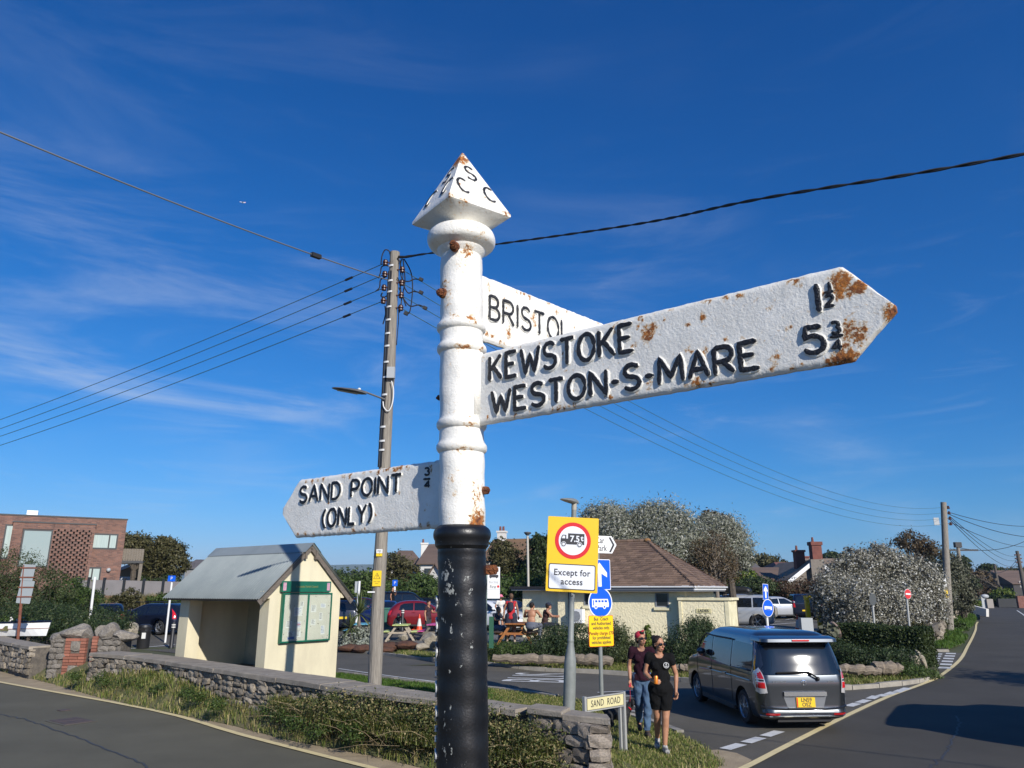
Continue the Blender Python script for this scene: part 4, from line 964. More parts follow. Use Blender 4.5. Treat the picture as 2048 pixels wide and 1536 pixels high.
# ------------------------------------------------------------------ wooden pole 1, street lamp, overhead wires
m_pole = M('weathered_pole', (.30,.27,.225), .9, col2=(.17,.15,.125), scale=6, sv=(7,7,.45), bump=.9, bscale=7, col3=(.06,.05,.04), s3=9, t3=.64, w3=.04)
m_pole_d = M('dark_pole', (.13,.11,.09), .9, col2=(.07,.06,.05), scale=6, sv=(7,7,.45), bump=.8, bscale=7)
m_blkpl = M('black_plastic', (.016,.016,.018), .5); m_steel = M('galvanised_steel', (.22,.235,.225), .55, .0, col2=(.17,.185,.175), scale=6)
m_gcast = M('lamp_grey', (.09,.095,.10), .45); m_insul = M('brown_insulator', (.075,.03,.02), .35); m_wht = M('white_plastic', (.70,.70,.68), .5)
m_cable = M('black_cable', (.012,.012,.013), .6); m_verd = M('green_copper_wire', (.055,.13,.115), .6, col2=(.03,.06,.055), scale=.8); m_gcab = M('grey_cable', (.12,.125,.13), .6)
m_ylw = M('yellow_sign', (.80,.55,.02), .4); m_boxg = M('grey_box', (.36,.38,.39), .5)
PY = 14.0; PB, PT = P(749, 1360, PY), P(790, 505, PY); px_ = lambda z: PB.x+(PT.x-PB.x)*(z-PB.z)/(PT.z-PB.z)
pole = thing('utility_pole', 'tall weathered wooden utility pole with brown insulators and black looped cables', 'utility pole', (0, PY, 0))
mb = MB(); pr = lambda z: .125-.028*(z/9.0); n = 20; pts = []; rs = []
for i in range(61):
    z = 9.02*i/60; pts.append((px_(z)+.006*math.sin(z*2.1), 0, z)); rs.append(pr(z)*(1+.02*math.sin(z*5)))
mb.tube(pts, rs, 20); mb.build('pole_shaft', m_pole, pole, True)
def zp(v): return P(780, v, PY).z
# cable run down the left of the pole, with clips
for k, dx in enumerate((-.02, .02, .055)):
    q = [(px_(z)-pr(z)*.8+dx*.6, -pr(z)*(.55+.18*k), z) for z in [zp(v) for v in range(545, 960, 30)]]
    MB().tube(q, .02 if k else .026, 6).build('cable_run', m_blkpl if k != 1 else m_gcast, pole, True)
for v in (535,565,587,617,643,670,695,727,757,792,856,884,902):
    z = zp(v); r = pr(z)+.028; mb = MB(); vs = []
    for k in range(9): a = R(175+k*12); mb.v += [(px_(z)+r*math.cos(a), r*math.sin(a), z-.018), (px_(z)+r*math.cos(a), r*math.sin(a), z+.018)]
    mb.f = [(2*k, 2*k+2, 2*k+3, 2*k+1) for k in range(8)]; mb.m = [0]*8; mb.build('clip_band', m_wht, pole)
def insulator(v, side, fwd=-.06):
    z = zp(v); x = px_(z)+side*(pr(z)+.075); m = Matrix.Translation((x, fwd, z)); mb = MB()
    mb.lathe([(.03,-.055),(.05,-.05),(.05,-.028),(.032,-.022),(.032,-.004),(.056,.002),(.056,.026),(.034,.032),(.034,.048),(.045,.055),(.02,.068)], 12, 0, m)
    mb.bar((px_(z)+side*pr(z)*.6, fwd, z), (x, fwd, z), .02, .02); mb.build('insulator', m_insul, pole, True); return Vector((x, PY+fwd, z))
Lw = [insulator(v, -1) for v in (528, 551, 578, 604)]; Rw = [insulator(v, 1) for v in (542, 568, 593, 618)]
rj = random.Random(4)
def loop(pts, r=.013, name='looped_cable', mat=None): MB().tube(spline([Vector(p) for p in pts], 6), r, 6).build(name, mat or m_cable, pole, True)
def W2(u, v, y=PY): p = P(u, v, y); return Vector((p.x, y-PY, p.z))
loop([W2(762,528,13.85),W2(764,512),W2(770,500),W2(778,502),W2(781,512)]); loop([W2(757,556,13.85),W2(761,545),W2(763,534),W2(771,531),W2(780,533)])
loop([W2(752,582,13.85),W2(759,575),W2(761,560),W2(770,555)]); loop([W2(765,585,13.85),W2(762,592),W2(769,594),W2(776,590)]); loop([W2(770,612,13.85),W2(771,628),W2(766,648)])
loop([W2(806,518,13.9),W2(810,560),W2(806,590),W2(812,612)]); loop([W2(808,518,13.9),W2(822,545),W2(825,580),W2(820,622),W2(812,628)]); loop([W2(800,520,13.9),W2(803,555),W2(815,563),W2(830,558),W2(845,561)])
loop([W2(803,560,13.9),W2(815,585),W2(828,583),W2(843,586)]); loop([W2(798,575,13.9),W2(806,595),W2(820,612),W2(838,610),W2(853,617)]); loop([W2(797,612,13.9),W2(797,640),W2(795,665),W2(793,690)], .009)
loop([W2(795,555,13.9),W2(800,570),W2(803,600),W2(799,625)]); loop([W2(806,512,13.9),W2(801,530),W2(806,552),W2(800,575)],.01)
MB().tube([W2(797,514,13.9), W2(812,514,13.85), W2(835,510,13.7)], [.03,.026,.02], 8).build('cable_termination', m_cable, pole, True)
for u, v in ((842,559),(842,585),(850,616),(812,627)): MB().box((-.04,-.03,-.03),(.04,.03,.03)).build('wire_clamp', m_cable, pole, loc=W2(u, v, 13.8), rot=(0,R(25),0))
MB().box((-.075,-.05,-.11),(.075,.05,.11)).build('meter_box', m_boxg, pole, loc=(px_(zp(750))+.06, -pr(6)-.04, zp(750)))
loop([W2(783,762,13.85),W2(787,780,13.85),W2(785,805,13.85),W2(777,822,13.85),W2(768,815,13.86),W2(766,803,13.88)], .011, 'white_lead', m_wht)
# signs on the pole
def plate(par, cx, cy, z, w, h, mat, name='sign_plate', d=.006): return MB().box((cx-w/2, cy-d, z-h/2), (cx+w/2, cy, z+h/2)).build(name, mat, par)
z = zp(1157); yy = -pr(2)-.012; o = plate(pole, px_(z)-.02, yy, z, .155, .27, m_ylw, 'danger_plate')
mb = MB(); tri = [(-.058,-.05),(.058,-.05),(0,.052)]
for i in range(3): p, q = tri[i], tri[(i+1) % 3]; mb.bar((px_(z)-.02+p[0], yy-.008, z+.045+p[1]), (px_(z)-.02+q[0], yy-.008, z+.045+q[1]), .004, .009, up=(0,1,0))
mb.add([(px_(z)-.02+a, yy-.009, z+.045+b) for a, b in ((.006,.03),(-.014,-.002),(0,.0),(-.010,-.04),(.014,.005),(.0,.003))], [(0,1,2,5),(5,2,3,4)]); mb.build('warning_triangle', m_ink, o)
text(o, 'Danger of death', .018, (px_(z)-.02, yy-.008, z-.055), m_ink, ext=.001); text(o, 'Keep off', .018, (px_(z)-.02, yy-.008, z-.085), m_ink, ext=.001)
z = zp(1107); o = plate(pole, px_(z)-.0, yy, z+.035, .11, .07, m_wht, 'number_plate'); text(o, 'MJ2', .045, (px_(z)-.0, yy-.008, z+.035), m_ink, ext=.001); o = plate(pole, px_(z)-.0, yy-.001, z-.03, .11, .05, m_ylw, 'number_plate'); text(o, '7', .04, (px_(z), yy-.009, z-.03), m_ink, ext=.001)
z = zp(1184); MB().box((px_(z)-.18,yy+.02,z-.012),(px_(z)-.05,yy+.04,z+.012)).build('step_bolt', m_wht, pole)
# street lamp on the pole
lampA, lampB = P(770, 799, 13.85), P(728, 783, 13.75)
sl = thing('street_lamp', 'flat grey street lantern reaching left from the wooden pole', 'street lamp', lampA)
MB().tube([(0,0,0), lampB-lampA], .018, 8).build('bracket_arm', m_gcast, sl, True)
hd = P(664, 776, 13.6)-lampA; h0 = P(733, 788, 13.75)-lampA; ax = (hd-h0); Lh = ax.length; ax.normalize(); sdv_ = Vector((0,0,1)).cross(ax).normalized(); upv = ax.cross(sdv_)
if upv.z < 0: upv = -upv
vs = []; prof = [(0,.03,.03),(.06,.05,.04),(.12,.085,.05),(.3,.115,.052),(.5,.125,.045),(.75,.115,.03),(.93,.08,.016),(1,.03,.008)]
for t, w, h in prof:
    for k in range(12):
        a = 2*PI*k/12; s = math.sin(a); vs.append(h0+ax*(t*Lh)+sdv_*(w*math.cos(a))+upv*(h*(s*1.15 if s > 0 else s*.35)+.0))
fs = [(i*12+k, i*12+(k+1) % 12, (i+1)*12+(k+1) % 12, (i+1)*12+k) for i in range(len(prof)-1) for k in range(12)]+[tuple(range(12)), tuple(range(7*12+11, 7*12-1, -1))]
me = MB().add(vs, fs).mesh('lantern', m_gcast, True); bm = bmesh.new(); bm.from_mesh(me); bmesh.ops.recalc_face_normals(bm, faces=bm.faces); bm.to_mesh(me); bm.free(); link('lantern', me, sl)
MB().ball(h0+ax*(.23*Lh)+upv*.068, (.032,.032,.026)).build('photocell', m_wht, sl, True)
MB().add([h0+ax*(t*Lh)+sdv_*s-upv*.026 for t, s in ((.25,-.07),(.25,.07),(.85,.05),(.85,-.05))], [(0,1,2,3)]).build('lens', M('lens_grey', (.35,.35,.33), .2), sl)
# overhead wires, each one a thing
def wire(label, pts, r, mat, sag=0, clampat=None, tw=False, n=24, group=None):
    pts = [Vector(p) for p in pts]; q = []
    if len(pts) == 2:
        for i in range(n+1): t = i/n; p = pts[0].lerp(pts[1], t); p.z -= sag*4*t*(1-t); q.append(p)
    else: q = spline(pts, n)
    t = thing('overhead_wire', label, 'overhead wire', q[0], group=group); q = [p-q[0] for p in q]
    if tw:
        for ph in (0, PI):
            w = []
            L = 0
            for i, p in enumerate(q):
                if i: L += (p-q[i-1]).length
                w.append(p+Vector((0,.5,.86))*r*.7*math.sin(L*9+ph)+Vector((0,-.86,.5))*r*.7*math.cos(L*9+ph))
            MB().tube(w, r*.75, 6).build('cable_core', mat, t, True)
    else: MB().tube(q, r, 6).build('cable', mat, t, True)
    if clampat is not None:
        p = q[clampat]; d = (q[clampat+1]-q[clampat-1]).normalized(); MB().bar(p-d*.1, p+d*.1, .075 if r > .01 else .035, .075 if r > .01 else .035).build('splice_box', m_cable, t)
    return t
far = lambda u, v, y: P(u, v, y)
nm = ['topmost', 'second', 'third', 'lowest']
for i, (w, v0) in enumerate(zip(Lw, (825, 843, 858, 876))):
    e = P(0, v0, 21.5); e = w+(e-w)*1.6; e.z += .6*1.0*.0
    wire(f'{nm[i]} of the four thin green wires running left from the wooden pole', [w, e], .0085, m_verd, .25, clampat=1)
e = P(0, 253, 8.4); a = P(775, 560, 13.95); e2 = a+(e-a)*1.25
wire('thick grey cable with a black splice box rising to the left from the pole', [a, e2], .0125, m_gcab, .12, clampat=5)
a = P(812, 513, 13.85); b = P(1519, 398, 8.5); c = P(2048, 308, 6.9); d = c+(c-b)*1.9+Vector((0,0,.2))
wire('thick twisted black cable crossing the sky from the pole to the upper right', [a, P(1250,452,10.9), b, c, d, d+(d-c)*1.3+Vector((0,0,.5))], .0155, m_cable, tw=True, n=60)
# pole 2 on the right and the poles beyond
p2b, p2t = G(1899,1266), P(1887,1005,46.2)
def woodpole(label, ub, vb, ut, vt, y, r0, r1, mat=m_pole_d, group=None, cat='utility pole'):
    b = P(ub, vb, y); t_ = P(ut, vt, y+.2); o = thing('utility_pole', label, cat, (b.x, y, b.z), group=group)
    MB().tube([Vector((0,0,-.3)), (Vector(t_)-b)*.5, Vector(t_)-b], [r0, (r0+r1)/2, r1], 12).build('pole_shaft', mat, o, True); return o, b, Vector(t_)
pl2, b2, t2 = woodpole('wooden pole with a yellow warning plate beside the right hand road', 1899, 1266, 1887, 1005, 46.2, .23, .17, m_pole)
ins2 = []
for k in range(4):
    z = t2.z-.3-.33*k; q = Vector((t2.x+.24-b2.x, t2.y-b2.y, z-b2.z)); MB().lathe([(.03,-.1),(.09,-.08),(.09,0),(.05,.02),(.08,.05),(.03,.1)], 8, 0, Matrix.Translation(q)).build('insulator', m_insul, pl2, True); ins2.append(q+b2)
    MB().bar(q, q-Vector((.3,0,0)), .04, .04).build('insulator_arm', m_insul, pl2)
for zz, w, h, m_ in ((1.95+.0, .2, .62, m_ylw), (2.6, .2, .5, m_wht), (6.2, .32, .45, m_boxg)):
    MB().box((-.1+.0, -.27, zz), (-.1+w, -.24, zz+h)).build('pole_plate', m_, pl2)
for i, (w, u, v) in enumerate(zip(Rw, (845,845,853,815), (560,587,617,628))):
    wire(f'{nm[i]} of the four thin wires strung from the near pole to the right hand pole', [w, ins2[i]-Vector((.4,0,0))], .0075, m_verd, 1.5, clampat=None, n=40)
pl3, b3, t3 = woodpole('slim wooden pole with a short crossarm beyond the right hand pole', 1931, 1228, 1916, 1095, 74, .22, .16, m_pole)
MB().box((-2.4,-.05,-.08),(1.9,.05,.08)).build('crossarm', m_blkpl, pl3, loc=t3-b3-Vector((0,0,.25)), rot=(0,0,.0)); MB().box((-.3,-.2,0),(.3,.2,.5)).build('crossarm_fitting', m_blkpl, pl3, loc=t3-b3)
pl4, b4, t4 = woodpole('distant leaning pole in front of the red roofed house', 1999, 1187, 1989, 1128, 150, .3, .2)
pl5, b5, t5 = woodpole('dark leaning pole at the right edge of the photo', 2052, 1195, 2034, 1102, 120, .32, .24)
for k in range(3): MB().box((-.5,-.1,-.1),(.5,.1,.1)).build('insulator_arm', m_insul, pl5, loc=t5-b5-Vector((.0,0,.6+.55*k)))
tp = t2+Vector((.25,0,-.6))
for i, (u, v, y, sg) in enumerate(((2070,1052,70,.6),(2090,1075,60,.8),(2034,1112,119,1.6),(2034,1120,119,1.9),(2034,1130,119,2.3),(2075,1092,90,1.2))):
    wire(f'{["topmost","second","third","fourth","fifth","lowest"][i]} of the thin wires fanning right from the right hand wooden pole', [tp-Vector((0,0,.12*i)), P(u, v, y)], .02, m_cable, sg*.5)
for i, (a, b, sg) in enumerate(((t3, P(2090,1058,80), 1.0), (t3-Vector((0,0,.8)), t5-Vector((0,0,.9)), 2), (t3-Vector((0,0,1.6)), t4, 2.0), (t4, t5-Vector((0,0,1.5)), 1.2))):
    wire(['wire rising right from the slim pole with the crossarm','long sagging wire from the slim crossarm pole to the dark pole at the right edge','wire from the slim crossarm pole down to the distant pole','wire between the distant pole and the dark pole at the right edge'][i], [a, b], .028, m_cable, sg)
# an airliner high above
pl = P(485, 405, 2600); m_air = M('aircraft_white', (.8,.8,.82), .4)
ap = thing('aeroplane', 'tiny white airliner high in the blue sky left of the finial', 'aeroplane', pl, R(25))
ap.scale = (.55,.55,.55)
MB().tube([(-20,0,0),(-17,0,.8),(14,0,.8),(19,0,1.6)], [.4,2.0,2.0,.4], 10).build('fuselage', m_air, ap, True)
for s in (-1, 1): MB().add([(-4,s*1.5,0),(3,s*1.5,0),(9,s*18,1.5),(6,s*18,1.5),(-4,s*1.5,.5),(3,s*1.5,.5),(9,s*18,1.7),(6,s*18,1.7)], [(0,1,2,3),(4,7,6,5),(0,3,7,4),(1,5,6,2),(2,6,7,3)]).build('wing', m_air, ap)
MB().add([(13,.2,2),(19,.2,2),(20,.2,8),(17,.2,8),(13,-.2,2),(19,-.2,2),(20,-.2,8),(17,-.2,8)], [(0,1,2,3),(7,6,5,4),(0,3,7,4),(1,5,6,2),(3,2,6,7)]).build('tail_fin', M('aircraft_red', (.5,.05,.05), .4), ap)
# ------------------------------------------------------------------ lamp column with the weight limit sign
m_red = M('sign_red', (.62,.012,.02), .4); m_blue = M('sign_blue', (.005,.10,.62), .35); m_signw = M('sign_white', (.72,.74,.78), .4, bump=.12, bscale=90, sv=(.05,1,1)); m_sy = M('sign_yellow', (.80,.50,.015), .38, bump=.12, bscale=90, sv=(.05,1,1)); m_sy2 = M('plate_yellow', (.85,.55,.01), .38); m_sback = M('sign_back_grey', (.20,.22,.23), .5, .3)
m_wsign = M('plain_sign_white', (.78,.78,.77), .4)
T29 = Matrix.Rotation(R(2.7), 4, 'Y')
def rrect(w, h, r, n=5):
    out = []
    for cx, cz, a0 in ((w/2-r,-h/2+r,-90),(w/2-r,h/2-r,0),(-w/2+r,h/2-r,90),(-w/2+r,-h/2+r,180)):
        for k in range(n+1): a = R(a0+90*k/n); out.append((cx+r*math.cos(a), cz+r*math.sin(a)))
    return out
def disc(r, n=40): return [(r*math.cos(2*PI*k/n), r*math.sin(2*PI*k/n)) for k in range(n)]
def pl_(mb, poly, y0, d, cx=0, cz=0, mi=0): mb.prism([(cx+x, cz+z) for x, z in poly], d, mi, Matrix.Translation((0, y0, 0))); return mb
LY = 14.2; q = P(1141, 1300, LY); lb = Vector((q.x-math.tan(R(2.7))*q.z, LY, 0))
lc = thing('lamp_column', 'grey steel lamp column with small lantern behind the yellow lorry sign', 'street lamp', lb, rot=(0, R(2.7), 0))
zc_ = lambda v: P(1150, v, LY).z*1.001
MB().lathe([(.108,0),(.108,zc_(1345)),(.106,zc_(1322)),(.075,zc_(1300)),(.056,zc_(1286)),(.056,zc_(1284)),(.059,zc_(1283)),(.059,zc_(1279)),(.053,zc_(1278)),(.05,zc_(1190)),(.048,zc_(1020))], 24).build('column', m_steel, lc, True)
zt_ = zc_(1020); MB().tube([(0,0,zt_),(0,0,zt_+.13)], [.05,.05], 16).build('column_top', M('lamp_beige', (.35,.33,.28), .5), lc, True)
vs = []; prof = [(-.1,.05,.05),(0,.06,.065),(.12,.075,.06),(.3,.085,.045),(.45,.07,.028),(.54,.03,.01)]; adir = Vector((-.50,-.86,0)); sdir = Vector((.86,-.50,0))
for t, w, h in prof:
    for k in range(12): a = 2*PI*k/12; vs.append(adir*t+sdir*w*math.cos(a)+Vector((0,0,zt_+.15+h*(math.sin(a) if math.sin(a) > 0 else math.sin(a)*.7)-t*.02)))
me = MB().add(vs, [(i*12+k, i*12+(k+1) % 12, (i+1)*12+(k+1) % 12, (i+1)*12+k) for i in range(5) for k in range(12)]+[tuple(range(12)), tuple(range(71, 59, -1))]).mesh('lantern', m_steel, True)
bm = bmesh.new(); bm.from_mesh(me); bmesh.ops.recalc_face_normals(bm, faces=bm.faces); bm.to_mesh(me); bm.free(); link('lantern', me, lc)
MB().box((-.024,-.052,zc_(1193)),(.018,-.0495,zc_(1184))).build('number_plate', m_blkpl, lc); text(lc, '3', .055, (-.002,-.054,zc_(1189)), m_wht, ext=.001)
# the sign itself
c = P(1145, 1108.5, LY-.08); sg_ = thing('road_sign', 'yellow backed weight limit sign with a lorry in a red ring, Except for access', 'road sign', c, rot=(0, R(2.9), 0))
MB().prism(rrect(.94, 1.345, .02), .012).build('backing_board', m_sy, sg_)
MB().box((-.3,.012,.2),(.3,.03,.24)).box((-.3,.012,-.4),(.3,.03,-.36)).build('rail', m_steel, sg_, kind='stuff')
z0 = .245
MB().prism([(x, z+z0) for x, z in disc(.332)], .003, 0, Matrix.Translation((0,-.0035,0))).build('red_ring', m_red, sg_)
MB().prism([(x, z+z0) for x, z in disc(.262)], .003, 0, Matrix.Translation((0,-.0067,0))).build('ring_face', m_signw, sg_)
k = .0092  # metres per crop pixel
lor = MB(); yy = -.0095
def pp(poly, mi=0, d=.0025, y=yy): lor.prism([((x-352)*.00270*1.0, z0-(z-338)*.00270) for x, z in poly][::-1] if False else [((x-355)*.00270, z0-(z-342)*.00270) for x, z in poly], d, mi, Matrix.Translation((0,y,0)))
pp([(271,352),(271,335),(279,312),(284,305),(309,305),(309,330),(321,330),(321,294),(433,294),(433,368),(271,368)][::-1]); 
lo_ = lor.build('lorry_symbol', m_ink, sg_)
mb = MB()
def cir(cx, cz, r, mb, y): mb.prism([((cx-355)*.0027+x, z0-(cz-342)*.0027+z) for x, z in disc(r*.0027, 20)], .002, 0, Matrix.Translation((0,y,0)))
for cx in (292, 401): a = MB(); cir(cx, 368, 18, a, -.0118); a.build('wheel_surround', m_signw, lo_); a = MB(); cir(cx, 368, 15, a, -.0140); a.build('wheel', m_ink, lo_); a = MB(); cir(cx, 368, 9.5, a, -.0162); a.build('wheel_centre', m_signw, lo_)
a = MB(); a.prism([((x-355)*.0027, z0-(z-342)*.0027) for x, z in [(279,329),(286,311),(301,311),(301,329)]][::1][::-1], .002, 0, Matrix.Translation((0,-.0118,0))); a.build('cab_window', m_signw, lo_)
text(lo_, '7.5', .155, (.035,-.0122,z0+.028), m_signw, ext=.002, off=.004, shx=.95); text(lo_, 't', .14, (.168,-.0122,z0+.045), m_signw, ext=.002, off=.004)
MB().prism([(x, z-.405) for x, z in rrect(.86, .455, .035)], .003, 0, Matrix.Translation((0,-.0035,0))).build('plate_border', m_ink, sg_)
pf = MB().prism([(x, z-.405) for x, z in rrect(.825, .42, .025)], .003, 0, Matrix.Translation((0,-.0067,0))).build('plate_face', m_signw, sg_)
text(sg_, 'Except for', .158, (0,-.0085,-.335), m_ink, ext=.002, off=.0028, shx=.94, spc=1.06); text(sg_, 'access', .158, (0,-.0085,-.495), m_ink, ext=.002, off=.0028, shx=.94, spc=1.06)
# ------------------------------------------------------------------ bus sign post
BY = 17.2; q = P(1203, 1380, BY); bp_ = thing('road_sign', 'grey post with car park arrow, blue arrow, round blue bus sign and yellow penalty plate', 'road sign', (q.x, BY, 0), R(30))
zb = lambda v: P(1200, v, BY).z
MB().lathe([(.045,0),(.045,zb(1068))], 16).build('post', m_steel, bp_, True)
pw = 12.0/1500
def pan(name, poly, mat, y=-.055, d=.006, cz=0, par=None): return MB().prism([(x, z+cz) for x, z in poly], d, 0, Matrix.Translation((0, y, 0))).build(name, mat, par or bp_)
zz = zb(1205); pan('round_sign_rim', disc(.325), m_wsign, cz=zz); ro = pan('round_sign', disc(.30), m_blue, -.0585, .003, zz)
bb = [(-.23,-.095),(.22,-.095),(.225,-.02),(.20,.075),(-.23,.075)]
pan('bus_symbol', bb, m_wsign, -.0610, .002, zz-.0, ro)
for x0, x1 in ((-.145,-.085),(-.06,0),(.025,.085),(.11,.18)): pan('bus_window', [(x0,.005),(x1,.005),(x1-.005 if x1 < .17 else x1-.01,.05),(x0,.05)], m_blue, -.0632, .002, zz, ro)
pan('bus_door', [(-.2,-.06),(-.175,-.06),(-.175,.05),(-.2,.05)], m_blue, -.0632, .002, zz, ro)
for x in (-.13,.10):
    pan('bus_wheel', [(x+a, b-.09) for a, b in disc(.045, 16)], m_wsign, -.0632, .002, zz, ro); pan('bus_hub', [(x+a, b-.09) for a, b in disc(.022, 12)], m_blue, -.0655, .002, zz, ro)
zy = zb(1261.5); yp = pan('penalty_plate_rim', rrect(.66, .645, .03), m_red, cz=zy); pan('penalty_plate', rrect(.645, .63, .03), m_sy2, -.0585, .003, zy, yp)
for i, s in enumerate(('Bus  Coach','and Authorised','vehicles only.','Penalty charge £70','for prohibited','vehicles applies.')):
    text(yp, s, .096, (0,-.0605,zy+.245-.092*i-(.02 if i > 2 else 0)), m_ink if i != 3 else M('plate_red_ink', (.16,.02,.012), .5), ext=.002, shx=.88, off=.0016)
zz = zb(1149); w, h = .60, .66; bs_ = pan('arrow_sign_rim', rrect(w, h, .03), m_wsign, cz=zz); pan('arrow_sign', rrect(w-.03, h-.03, .025), m_blue, -.0585, .003, zz, bs_)
pan('white_arrow', [(-.045,-.26),(.045,-.26),(.045,.02),(.2,-.06),(.2,.04),(0,.26),(-.2,.04),(-.2,-.06),(-.045,.02)], m_wsign, -.0610, .002, zz, bs_)
zz = zb(1089); cps = pan('direction_sign', [(-.62,-.19),(.37,-.19),(.50,0),(.37,.19),(-.62,.19)], m_wsign, cz=zz)
pan('chevron', [(.28,-.165),(.335,-.165),(.445,0),(.335,.165),(.28,.165),(.385,0)], m_ink, -.0580, .0025, zz, cps)
text(cps, 'Car', .19, (-.02,-.058,zz+.085), m_ink, ext=.002, off=.001, align='RIGHT', shx=.85).location.x = .16; text(cps, 'Park', .19, (.22,-.058,zz-.085), m_ink, ext=.002, off=.001, align='RIGHT', shx=.85)
# ------------------------------------------------------------------ SAND ROAD name plate
a = P(1169, 1395, 12.0); b = P(1246, 1384, 12.62); an = math.atan2(b.y-a.y, b.x-a.x); L = math.hypot(b.x-a.x, b.y-a.y)
m_cpl = M('cream_nameplate', (.66,.60,.32), .45, col2=(.58,.52,.30), scale=5); m_al = M('aluminium_post', (.42,.42,.40), .45, .3)
sr = thing('street_name_sign', 'low cream street name plate reading SAND ROAD on two white posts', 'street sign', (a.x, a.y, a.z), an)
MB().box((0,-.02,-.205),(L,.0,.0)).build('backing', m_al, sr); MB().prism([(L/2+x, -.10+z) for x, z in rrect(L-.05, .168, .004)], .004, 0, Matrix.Translation((0,-.024,0))).build('black_border', m_ink, sr)
MB().prism([(L/2+x, -.10+z) for x, z in rrect(L-.062, .156, .004)], .003, 0, Matrix.Translation((0,-.0265,0))).build('name_plate', m_cpl, sr)
o = text(sr, 'SAND  ROAD', .135, (L/2,-.0285,-.102), m_ink, ext=.002, shx=.80, spc=1.08, shear=.06)
for x in (-.01, L): MB().box((x-.022,-.03,-a.z-.05),(x+.022,.02,.012)).build('post', m_al, sr)
MB().box((L-.075,.01,-a.z),(L-.04,.05,-.2)).build('rear_post', m_al, sr)
# ------------------------------------------------------------------ bus stop
SY = 24.0; q = P(974, 1150, SY); bst = thing('bus_stop', 'pale green bus stop pole with white flag panel and dark green timetable case', 'bus stop', (q.x-.05, SY, 0))
m_pg = M('pale_green_pole', (.20,.28,.25), .5); zs_ = lambda v: P(974, v, SY).z
MB().lathe([(.06,0),(.06,zs_(1147))], 12).build('pole', m_pg, bst, True)
x0, x1 = P(975,1150,SY).x-q.x+.05, P(1000,1150,SY).x-q.x+.05; fl = MB().box((x0,-.05,zs_(1197)),(x1,-.02,zs_(1134))).build('flag_panel', m_wsign, bst)
text(bst, 'Bus Stop', .10, ((x0+x1)/2,-.053,zs_(1164)), M('grey_print', (.35,.35,.36), .6), ext=.002, shx=.8); text(bst, 'First', .13, ((x0+x1)/2-.02,-.053,zs_(1174)), m_ink, ext=.002, shx=.85); 
MB().ball(((x0+x1)/2+.14,-.052,zs_(1173)), (.035,.004,.04)).build('emblem', m_red, bst)
z_ = zs_(1152); mb = MB().box((x0+.06,-.053,z_-.045),(x1-.05,-.0505,z_+.035)); [mb.ball((x_, -.052, z_-.05), (.022,.003,.022)) for x_ in (x0+.1, x1-.1)]; mb.build('bus_pictogram', m_ink, bst)
for v in (1168, 1179, 1188): MB().box((x0+.01,-.0525,zs_(v)-.003),(x1-.01,-.0505,zs_(v)+.003)).build('divider', m_boxg, bst)
MB().box((P(977,1150,SY).x-q.x+.08,-.07,zs_(1296)),(P(988,1150,SY).x-q.x+.05,.0,zs_(1233))).build('timetable_case', M('bottle_green', (.02,.09,.05), .45), bst)
# ------------------------------------------------------------------ public toilets
GAM = 27; TY = 29.0; cfr = P(1371, 1176, TY); tz = .45; ZE2 = P(1371,1180,TY).z-tz
m_stuc = M('rough_cast', (.86,.77,.52), .95, col2=(.78,.70,.47), scale=2, bump=1.3, bscale=13)
m_trim = M('smooth_cream', (.82,.74,.50), .8, col2=(.6,.55,.35), scale=3); m_gut = M('white_gutter', (.72,.73,.74), .4); m_soff = M('grey_fascia', (.24,.25,.27), .5); m_dkgl = M('dark_window_glass', (.02,.025,.03), .1, spec=.8)
TL = 6.9; TDp = 4.6
tb = thing('toilet_block', 'cream roughcast public toilets with hipped brown tiled roof', 'building', (cfr.x, cfr.y, tz), R(-GAM))
MB().box((-5.2,0,-.5),(0,TDp,ZE2+.02)).build('wall', m_stuc, tb)
MB().box((-TL,.25,-.5),(-5.2,TDp-.4,ZE2-.02)).build('wall', m_stuc, tb, label='flat roofed side wall of the toilets')
MB().box((-TL-.35,-.1,ZE2-.02),(-4.9,TDp-.2,ZE2+.05)).build('flat_roof_fascia', m_soff, tb); MB().box((-TL-.4,-.16,ZE2+.05),(-4.9,TDp-.1,ZE2+.14)).build('flat_roof', M('black_felt', (.02,.02,.022), .6), tb)
MB().box((-5.4,-.42,ZE2-.05),(.42,TDp+.4,ZE2+.0)).build('soffit', m_soff, tb)
MB().box((-5.4,-.46,ZE2+.0),(.42,-.42,ZE2+.10)).build('fascia', m_soff, tb); MB().box((.42,-.46,ZE2+.0),(.455,TDp+.4,ZE2+.10)).build('fascia', m_gut, tb)
MB().tube([(-5.45,-.50,ZE2+.12),(.5,-.50,ZE2+.12)], .045, 8).build('gutter', m_gut, tb, True); MB().tube([(.5,-.50,ZE2+.12),(.5,TDp+.4,ZE2+.12)], .045, 8).build('gutter', m_gut, tb, True)
m_tile = M('brown_roof_tile', (.20,.13,.085), .85, col2=(.115,.072,.055), scale=1.2, bump=.4, bscale=40, island=.28, col3=(.42,.38,.32), s3=3.2, t3=.69, w3=.02)
m_tile_o = M('lichen_ridge_tile', (.32,.16,.05), .9, col2=(.16,.10,.06), scale=3, island=.2)
ex0, ex1, ey0, ey1 = -5.45, .5, -.5, TDp+.45; hd_ = (ey1-ey0)/2; zr = P(1305,1083,TY+3.2).z-tz; ze_ = ZE2+.12; ry = (ey0+ey1)/2
